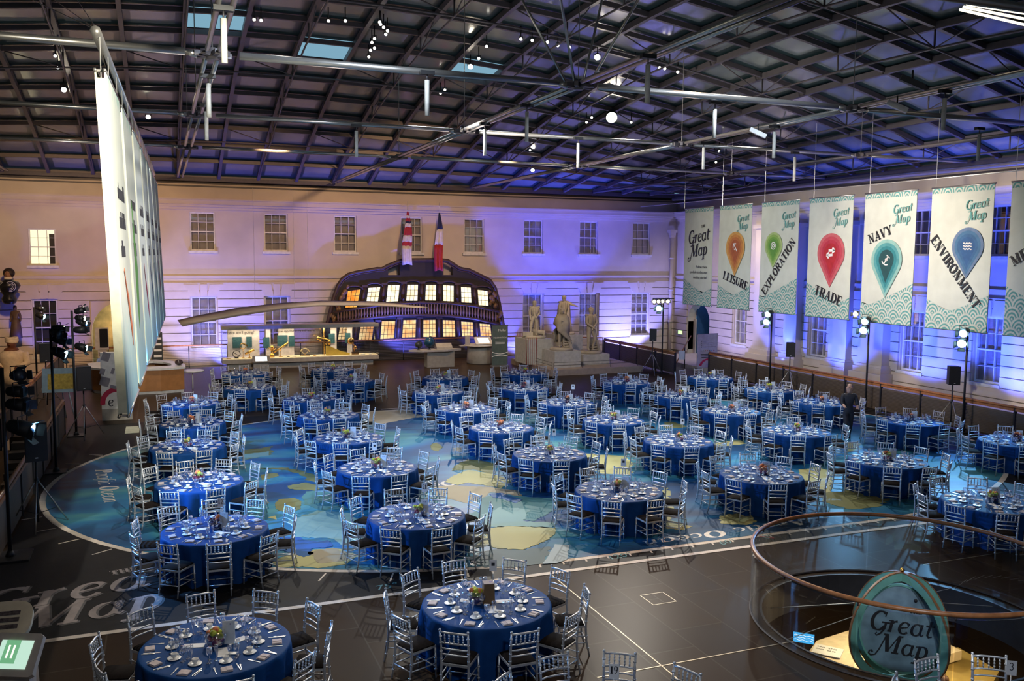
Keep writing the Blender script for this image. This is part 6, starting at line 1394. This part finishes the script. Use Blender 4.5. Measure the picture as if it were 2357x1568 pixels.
def kiosk(loc, rz, label, sz=(.55, .4), h=1.0, tilt=.6, scr=None, col=None, pw=.4, slab=.07):
    t = thing('touch_kiosk', label, 'kiosk', loc, rz); c = col or CG; MB().box((0, .05, h / 2), (pw, .22, h), taper=.85).build('pedestal', c, t); q = Euler((tilt, 0, 0)).to_matrix(); m = MB(); w_, d = sz
    m.prism([(-w_ / 2, -d / 2 + .03), (-w_ / 2 + .04, -d / 2), (w_ / 2 - .04, -d / 2), (w_ / 2, -d / 2 + .03), (w_ / 2 - .02, d / 2 - .03), (w_ / 2 - .06, d / 2), (-w_ / 2 + .06, d / 2), (-w_ / 2 + .02, d / 2 - .03)], lambda u, v, k: q @ Vector((u, v, k)) + Vector((0, 0, h + .08)), -slab / 2, slab / 2); m.build('screen_case', c, t)
    m = MB(); m.box(q @ Vector((0, 0, slab / 2 + .002)) + Vector((0, 0, h + .08)), (w_ * .64, d * .66, .006), q); s = m.build('screen', scr or emat('pale_blue_screen_glow', (.6, .85, .95), 1.6), t); return t, q
p = onY(600, 816, 44.6); kiosk((p.x, 44.4, 0), 0, 'touch screen kiosk with a pale lit screen before the display case', (.85, .42), .55, .75, emat('pale_screen_glow', (.8, .95, 1), 2.2), CG, .8)
# ------------------------------------------------------------------ globe table and far console
TY_ = 43.4; a = onY(946, 812, TY_); b = onY(1067, 810, TY_); zt = onY(1000, 806, TY_).z; cx = (a.x + b.x) / 2; Lg = b.x - a.x
t = thing('globe_table', 'boat shaped grey table top on a square plinth, carrying two globes', 'table', (cx, TY_ + .4, 0)); m = MB()
m.prism([(-Lg / 2, .05), (-Lg * .3, -.35), (Lg * .2, -.4), (Lg / 2, .0), (Lg * .25, .4), (-Lg * .3, .4)], lambda u, v, k: Vector((u, v, k)), zt - .10, zt); m.build('top', mat('warm_grey_top', (.45, .42, .38), .4), t); MB().box((.25, .1, (zt - .12) / 2), (Lg * .52, .55, zt - .12)).build('plinth', CG, t)
def globe(px, py, r, col, label):
    p = onY(px, py, TY_ + .35); t = thing('globe', label, 'globe', (p.x, TY_ + .35, zt)); MB().ball((0, 0, r + .1), r, 20, 12).build('sphere', col, t); MB().tube([(r * 1.12 * math.cos(k * PI / 10 - PI / 2), 0, r + .1 + r * 1.12 * math.sin(k * PI / 10 - PI / 2)) for k in range(11)], .022, 6).build('meridian_ring', STL2, t); MB().lathe([(.1, 0), (.03, .03), (.03, .1)], n=10).build('foot', STL2, t)
globe(988, 792, .27, mat('blue_globe', (.015, .07, .13), .25, var=.6, scale=4), 'larger dark blue globe on the boat shaped table'); globe(963, 800, .17, mat('dark_small_globe', (.05, .055, .05), .25, var=.5, scale=7), 'smaller dark globe on the boat shaped table')
p = onY(1022, 800, TY_ + .3); t = thing('grey_console', 'low sloping grey console on the boat shaped table', 'console', (p.x, TY_ + .4, zt)); m = MB(); m.prism([(-.25, 0), (.25, 0), (.2, .26), (.05, .3), (-.2, .12)], lambda u, v, k: Vector((k, u, v)), -.42, .42); m.build('case', CG, t, fix=True)
YK = 44.6; a = onY(1058, 797, YK); b = onY(1132, 797, YK); t = thing('exhibit_counter', 'grey counter with an oval shelf left of the slate banner', 'counter', ((a.x + b.x) / 2 + .1, YK, 0)); MB().lathe([(.72, 0), (.74, .05), (.70, .9), (.68, .92)], (.2, .1, 0), 18).build('drum', CG, t)
m = MB(); m.lathe([(.8, .94), (.83, .96), (.83, .99), (.8, 1.0)], (.1, 0, 0), 20); m.box((-.5, 0, .97), (1.0, .3, .05)); m.build('top', mat('warm_grey_top', (.4, .4, .4)), t)
p = onY(1111, 786, YK); kiosk((p.x, YK - .1, 1.005), 0, 'pale rounded screen unit on the oval counter', (.95, .55), .12, .7, None, WTOT, .3); tag(MB().box((onY(1076, 780, YK).x, YK, 1.26), (.26, .03, .5)).build('framed_notice', mat('grey_notice', (.4, .38, .38), .6)), 'small grey framed notice standing on the oval counter', 'notice')
REDM = mat('red_tube_metal', (.30, .03, .02), .4)
for px0, px1, pt, Y, lab in ((1193, 1211, 766, 43.9, 'red tubular frame standing behind the left statue plinth'), (1214, 1236, 778, 38.3, 'red tubular frame in front of the left statue plinth')):
    a, b = onY(px0, 800, Y), onY(px1, 800, Y); z = onY(px0, pt, Y).z; w_ = b.x - a.x; t = thing('red_frame', lab, 'frame', (a.x, Y, 0)); m = MB(); m.tube([(0, 0, 0), (-.04, .1, z), (w_, .1, z), (w_ + .04, 0, 0)], .018, 6); m.build('tube_frame', REDM, t)
    for k in range(1, 5): MB().tube([(w_ * k / 5, .08, z * .3), (w_ * k / 5, .1, z)], .008, 4).build('rail', REDM, t)
    MB().tube([(-.02, .03, z * .3), (w_ + .02, .03, z * .3)], .014, 5).build('crossbar', REDM, t)
# ------------------------------------------------------------------ stairwell: glass drum, handrail, egg sign, things below
RC = Vector((10.76, 10.38)); RR = 2.32; t = thing('glass_balustrade', 'round glass balustrade with a curved wooden handrail around the stairwell', 'railing', (RC.x, RC.y, 0))
N = 96
for s in range(12):
    m = MB(); vs = []
    for k in range(9):
        a = 2 * PI * (s * 8 + k * .985 + .06) / N
        for r in (RR - .008, RR + .008):
            for z in (-.0, 1.02): vs.append((r * math.cos(a), r * math.sin(a), z))
    fs = []
    for k in range(8): i = 4 * k; j = i + 4; fs += [(i, j, j + 1, i + 1), (i + 2, i + 3, j + 3, j + 2), (i + 1, j + 1, j + 3, i + 3)]
    m.add(vs, fs).build('glass_panel', GLB, t)
MB().tube([(RR * math.cos(2 * PI * k / N), RR * math.sin(2 * PI * k / N), 1.08) for k in range(N)], .036, 8, closed=True).build('handrail', TIMB, t)
for k in range(12): a = 2 * PI * k / 12; MB().tube([(RR * math.cos(a), RR * math.sin(a), 1.0), (RR * math.cos(a), RR * math.sin(a), 1.06)], .012, 5).build('bracket', STL2, t)
m = MB(); m.tube([(RR * math.cos(2 * PI * k / N), RR * math.sin(2 * PI * k / N), .012) for k in range(N)], .02, 4, closed=True); m.build('floor_channel', STL2, t)
EG1 = mat('sea_green_paint', (.16, .40, .34), .55, var=.25, scale=3); EG2 = mat('cloudy_blue_paint', (.20, .30, .37), .6, var=.35, scale=3.5); CPR = mat('copper_edge', (.28, .13, .06), .4)
YE = 9.7; ct = onY(2072, 1318, YE); cb = onY(2068, 1572, YE); H3 = ct.z - cb.z; t = thing('egg_sign', 'large sea green egg shaped sign of crossed rings lettered with the exhibition title', 'sign', ((ct.x + cb.x) / 2, YE, cb.z), -.80)
def egg(k=1, n=40, w_=.83): return [(k * (1 - .14 * math.sin(a)) * math.cos(a) * H3 / 2 * w_, (math.sin(a) * k + .0) * H3 / 2 + H3 / 2 - (1 - k) * .03) for a in [2 * PI * i / n for i in range(n)]]
def ringegg(mb, k0, k1, th, rot):
    w_ = .88 if rot else .80; A_, B_ = egg(k0, 40, w_), egg(k1, 40, w_); q = Matrix.Rotation(rot, 3, 'Z'); n = len(A_); vs = []
    for y in (-th / 2, th / 2):
        for P3 in (A_, B_): vs += [q @ Vector((u, y, v)) for u, v in P3]
    for i in range(n):
        j = (i + 1) % n; f = [(i, j, n + j, n + i), (2 * n + i, 3 * n + i, 3 * n + j, 2 * n + j), (i, 2 * n + i, 2 * n + j, j), (n + i, n + j, 3 * n + j, 3 * n + i)]; mb.f += f; mb.m += [0] * 4; mb.sm += [False] * 4
    mb.v += [tuple(v) for v in vs]
for rot in (.5, -.5):
    m = MB(); ringegg(m, 1.0, .85, .03, rot); o = m.build('crossed_ring', EG1, t); m = MB(); ringegg(m, 1.008, .992, .045, rot); m.build('copper_edging', CPR, o)
m = MB(); m.prism(egg(.76), lambda u, v, q: Vector((u, q, v)), -.02, .02); m.build('lettered_board', EG2, t, fix=True); m = MB(); ringegg(m, .80, .765, .06, 0); m.build('board_rim', EG1, t)
m = MB(); m.ball((0, 0, H3 + .03), .035, 10, 6); m.ball((0, -.05, H3 * .03), .05, 8, 5, (2, 1, .6)); m.build('brass_finial', BRS, t)
ff = lambda ox, oz: (lambda x, y: Vector((ox + x, -.026, oz + y)))
letters(['G1', 'r', 'e', 'a', 't'], ff(-.42, H3 * .46), .29, INK, t, .2, 'title_great', -.02); letters(['M1', 'a', 'p'], ff(-.30, H3 * .27), .28, INK, t, .2, 'title_map', -.02); letters(['T', 'H', 'E'], ff(.12, H3 * .655), .07, INK, t, 0, 'title_the')
m = MB(); m.ball((.2, -.03, H3 * .77), .03, 6, 5, (.8, .3, 1)); m.build('small_emblem', INK, t); MB().tube([(0, 0, -4.0 - cb.z), (0, 0, .05)], .05, 8).build('post', STL2, t)
m = MB(); c0 = t.location
for px, py in ((1760, 1390), (1790, 1468), (2357, 1390), (2250, 1330)):
    p = onz(px, py, -.25); m.tube([(c0.x, c0.y, c0.z + H3 * .75), (HC.x + (p.x - HC.x) * .95, HC.y + (p.y - HC.y) * .95, -.3)], .006, 4)
tag(m.build('stay_wire', CUT), 'thin stay wires bracing the egg sign in the stairwell', 'wires')
lamp('POINT', (14.2, 14.6, -1.3), 210, (1, .8, .5), .2, name='lower_floor_light'); lamp('POINT', (15.2, 12.0, -1.4), 120, (1, .74, .4), .2, name='lower_floor_light'); lamp('SPOT', (6.5, 4.5, 6.5), 700, (.85, .92, 1), .2, (10.3, 9.8, 0), 25, .6, name='sign_fill_spot')  # the spot is an unseen lamp added to lighten the egg board
def lowpoly(name, pts, z, th, mt, label, cat):
    q = [onz(a, b, z) for a, b in pts]; o = MB().prism([(p.x, p.y) for p in q], F2, z - th, z).build(name, mt, fix=True); return tag(o, label, cat)
lowpoly('cream_counter', [(1862, 1500), (1880, 1475), (1965, 1448), (1990, 1470), (1990, 1560), (1930, 1545)], -2.9, 1.05, mat('cream_counter_paint', (.75, .62, .42), .5), 'cream sales counter on the lower floor left of the egg sign', 'counter')
lowpoly('glass_shop_table', [(2176, 1500), (2205, 1490), (2300, 1545), (2270, 1600), (2180, 1600)], -2.9, 1.05, mat('ochre_shop_table', (.50, .36, .12), .35), 'ochre shop table on the lower floor right of the egg sign', 'table')
lowpoly('pale_shop_shelf', [(2166, 1482), (2186, 1484), (2214, 1498), (2172, 1510)], -2.6, .2, mat('cream_counter_paint', (.7, .6, .4)), 'pale shelf on the lower floor just right of the egg sign', 'shelf')
c = onz(1905, 1500, -2.88); t = thing('price_board', 'cream board of prices lying on the lower counter', 'board', c, -.9); MB().box((0, 0, .01), (.6, .5, .02)).build('board', CARD, t)
for k, s_ in enumerate(('Adult   £7.00', 'Child   £2.50')): text_mesh(s_, .08, INK, t, Matrix.Translation((-.25, .1 - k * .13, .022)), 'price_line')
c = onz(1850, 1466, -2.2); t = thing('wave_sign', 'small bright blue lit sign with white waves on the lower floor', 'sign', (c.x, c.y, -2.35), -.75); MB().box((0, 0, .12), (.42, .04, .2)).build('lit_face', emat('blue_sign_glow', (.06, .42, .85), 1.2), t)
m = MB()
for z in (.08, .13, .18): m.tube([(-.19 + k * .035, -.024, z + .012 * math.sin(k * 1.6)) for k in range(12)], .005, 4)
m.build('wave_line', emat('white_sign_glow', (.9, .95, 1), 1.4), t); MB().tube([(0, 0, -1.65), (0, 0, .02)], .02, 6).build('post', STL2, t)
# ------------------------------------------------------------------ near kiosks, bottom left
p = onz(34, 1492, 1.12); t, q = kiosk((p.x, p.y, 0), -.42, 'near terminal with a lit green screen at the bottom left corner', (.60, .50), .95, .85, emat('mint_screen_glow', (.62, .90, .74), .7), mat('warm_white_plastic', (.66, .57, .50), .5), .42)
MB().box(q @ Vector((-.03, 0, .046)) + Vector((0, 0, 1.06)), (.17, .27, .004), q).build('screen_panel', emat('green_panel_glow', (.16, .42, .22), .8), t)
m = MB()
for k in (-1, 1): m.box(q @ Vector((-.03 + k * .03, 0, .05)) + Vector((0, 0, 1.06)), (.022, .15, .003), q)
m.build('screen_text', emat('pale_text_glow', (.9, 1, .8), 1), t)
MB().lathe([(.30, .42), (.31, .44), (.30, .47)], (-.02, .02, 0), 20).build('lower_shelf', mat('warm_white_plastic', (.4, .34, .3)), t)
p = onz(8, 1420, 1.12); t = thing('slanted_display_stand', 'cream rounded slanted display stand behind the near terminal', 'display stand', (p.x, p.y, 0), -.1); q = Euler((.6, 0, 0)).to_matrix(); m = MB(); R1 = [(.33 * math.copysign(abs(math.cos(a)) ** .6, math.cos(a)), .29 * math.copysign(abs(math.sin(a)) ** .7, math.sin(a))) for a in [2 * PI * k / 32 for k in range(32)]]
m.prism(R1, lambda u, v, k: q @ Vector((u, v, k)) + Vector((0, 0, 1.05)), -.04, .03); m.build('top', mat('cream_plastic', (.74, .66, .50), .5), t); MB().box((0, .05, .5), (.3, .2, 1.0)).build('pedestal', CG, t)
for k in range(3): MB().box(q @ Vector((.0, .1 - k * .1, .036)) + Vector((0, 0, 1.05)), (.36, .06, .006), q).build('picture_strip', mat('dark_picture', (.12, .1, .1), .4, var=.6, scale=30), t)
# ------------------------------------------------------------------ things hung in the roof
TUBES = [(514, 28, 145), (479, 183, 270), (474, 250, 323), (983, 175, 266), (1213, 250, 326), (1116, 292, 358), (1331, 325, 386), (820, 296, 362), (1492, 138, 237), (1646, 243, 318), (2175, 218, 300), (1783, 298, 364), (1620, 335, 390), (1830, 358, 417), (2255, 303, 370)]
wt = None
for i, (px, pt, pb_) in enumerate(TUBES):
    p = onz(px, pt - 4, 9.45); p2 = onY(px, pb_, p.y); L = 9.33 - p2.z
    if L < .4 or L > 3: L = 1.25
    t = thing('hanging_tube', 'slim white tube hanging upright from the roof ties, %s' % ['by the upper left node', 'second down the left node', 'lowest at the left node', 'left of the centre', 'below the centre node', 'left of the centre node, small', 'above the right of the ship', 'above the left of the ship', 'right of the centre node, long', 'on the tie right of the centre', 'on the right tie, long', 'under the upper right tie', 'small, above the corner', 'small, above the leisure banner', 'farthest right'][i], 'tube', (p.x, p.y, 9.45), 0, 'hanging white tubes'); MB().tube([(0, 0, -.12), (0, 0, -.12 - L)], .05, 8).build('tube', mat('white_tube_paint', (.6, .58, .52), .5), t); MB().tube([(0, 0, 0), (0, 0, -.12)], .015, 5).build('hook', STL2, t); MB().box((0, 0, .03), (.3, .12, .08)).build('clamp', BLK, t)
SPOTS = [(1408, 267, .25, 60, 1), (1375, 130, .11, 25, 1), (1083, 152, .10, 20, 1), (1226, 391, .10, 20, 1), (147, 205, .10, 20, 1), (341, 268, .10, 20, 1)]
SP2 = [(876, 55), (883, 62), (892, 70), (888, 78), (862, 88), (856, 97), (862, 110), (853, 115), (849, 130), (795, 47), (525, 44), (585, 44), (601, 46), (756, 47), (874, 50), (1120, 106), (1102, 134), (1199, 89), (1225, 92), (1260, 96), (1284, 104), (1311, 108), (1024, 206), (1014, 214), (1462, 148), (1518, 155), (1530, 157), (1560, 165), (1350, 281), (1362, 270), (1453, 281), (1220, 345), (1655, 347), (1648, 373), (127, 128), (133, 155)]
LB1 = emat('dazzling_lens', (1, .9, .68), 60); LB2 = emat('small_lamp_lens', (1, .93, .8), 6)
LAB6 = ['dazzling spotlight with a starry glare right of the roof centre', 'bright spotlight near the top of the roof, above the centre node', 'bright spotlight beside the middle skylight', 'bright spotlight low in the roof above the statues', 'bright lamp at the upper left, left of the banners', 'bright lamp just right of the nearest tall banner']
def spotlight(px, py, r, lens, label, grp=None):
    p = hit_shell(px, py, -.45); t = thing('spotlight', label, 'spotlight', p, 0, grp); d = (CAM - p).normalized(); d.z -= .35; d.normalize(); c = can(t, (0, 0, 0), d, L=r * 2.4, r=r, lens=lens, doors=False); MB().tube([(0, 0, r), (0, 0, .42)], .02, 5).build('drop_rod', BLK, t); return p
for i, (px, py, r, e, k) in enumerate(SPOTS): spotlight(px, py, r, LB1, LAB6[i])
for px, py in SP2: spotlight(px, py, .055, LB2, 'small round track spotlight with a white lens on the roof ribs', 'small track spotlights')
# striplights at the upper right and two bright lamps on the right ties
for k in range(4):
    a, b = onz(2210 + k * 8, 22 - k * 6 + 0, 11.2), onz(2380, 62 - k * 14, 11.2); t = tag(MB().tube([(0, 0, 0), (b - a)], .03, 6).build('strip_light', emat('warm_strip_glow', (1, .85, .6), 2.0)), 'thin warm glowing strip light at the top right of the roof', 'light', 'strip lights at the top right'); t.location = a
for px, py, lab in ((2065, 245, 'white shining hood lamp on the right tie tube'), (1745, 306, 'white shining hood lamp under the middle right tie tube'), (2100, 190, 'dark hood lamp near the right end tie tube')):
    p = onz(px, py, 9.3); t = thing('hood_lamp', lab, 'lamp', p, -.6); MB().box((0, 0, 0), (.5, .14, .12), (0, .45, 0)).build('hood', mat('hood_white', (.7, .7, .68), .4) if 'white' in lab else BLK, t); MB().tube([(0, 0, .05), (0, 0, .25)], .02, 5).build('bracket', BLK, t)
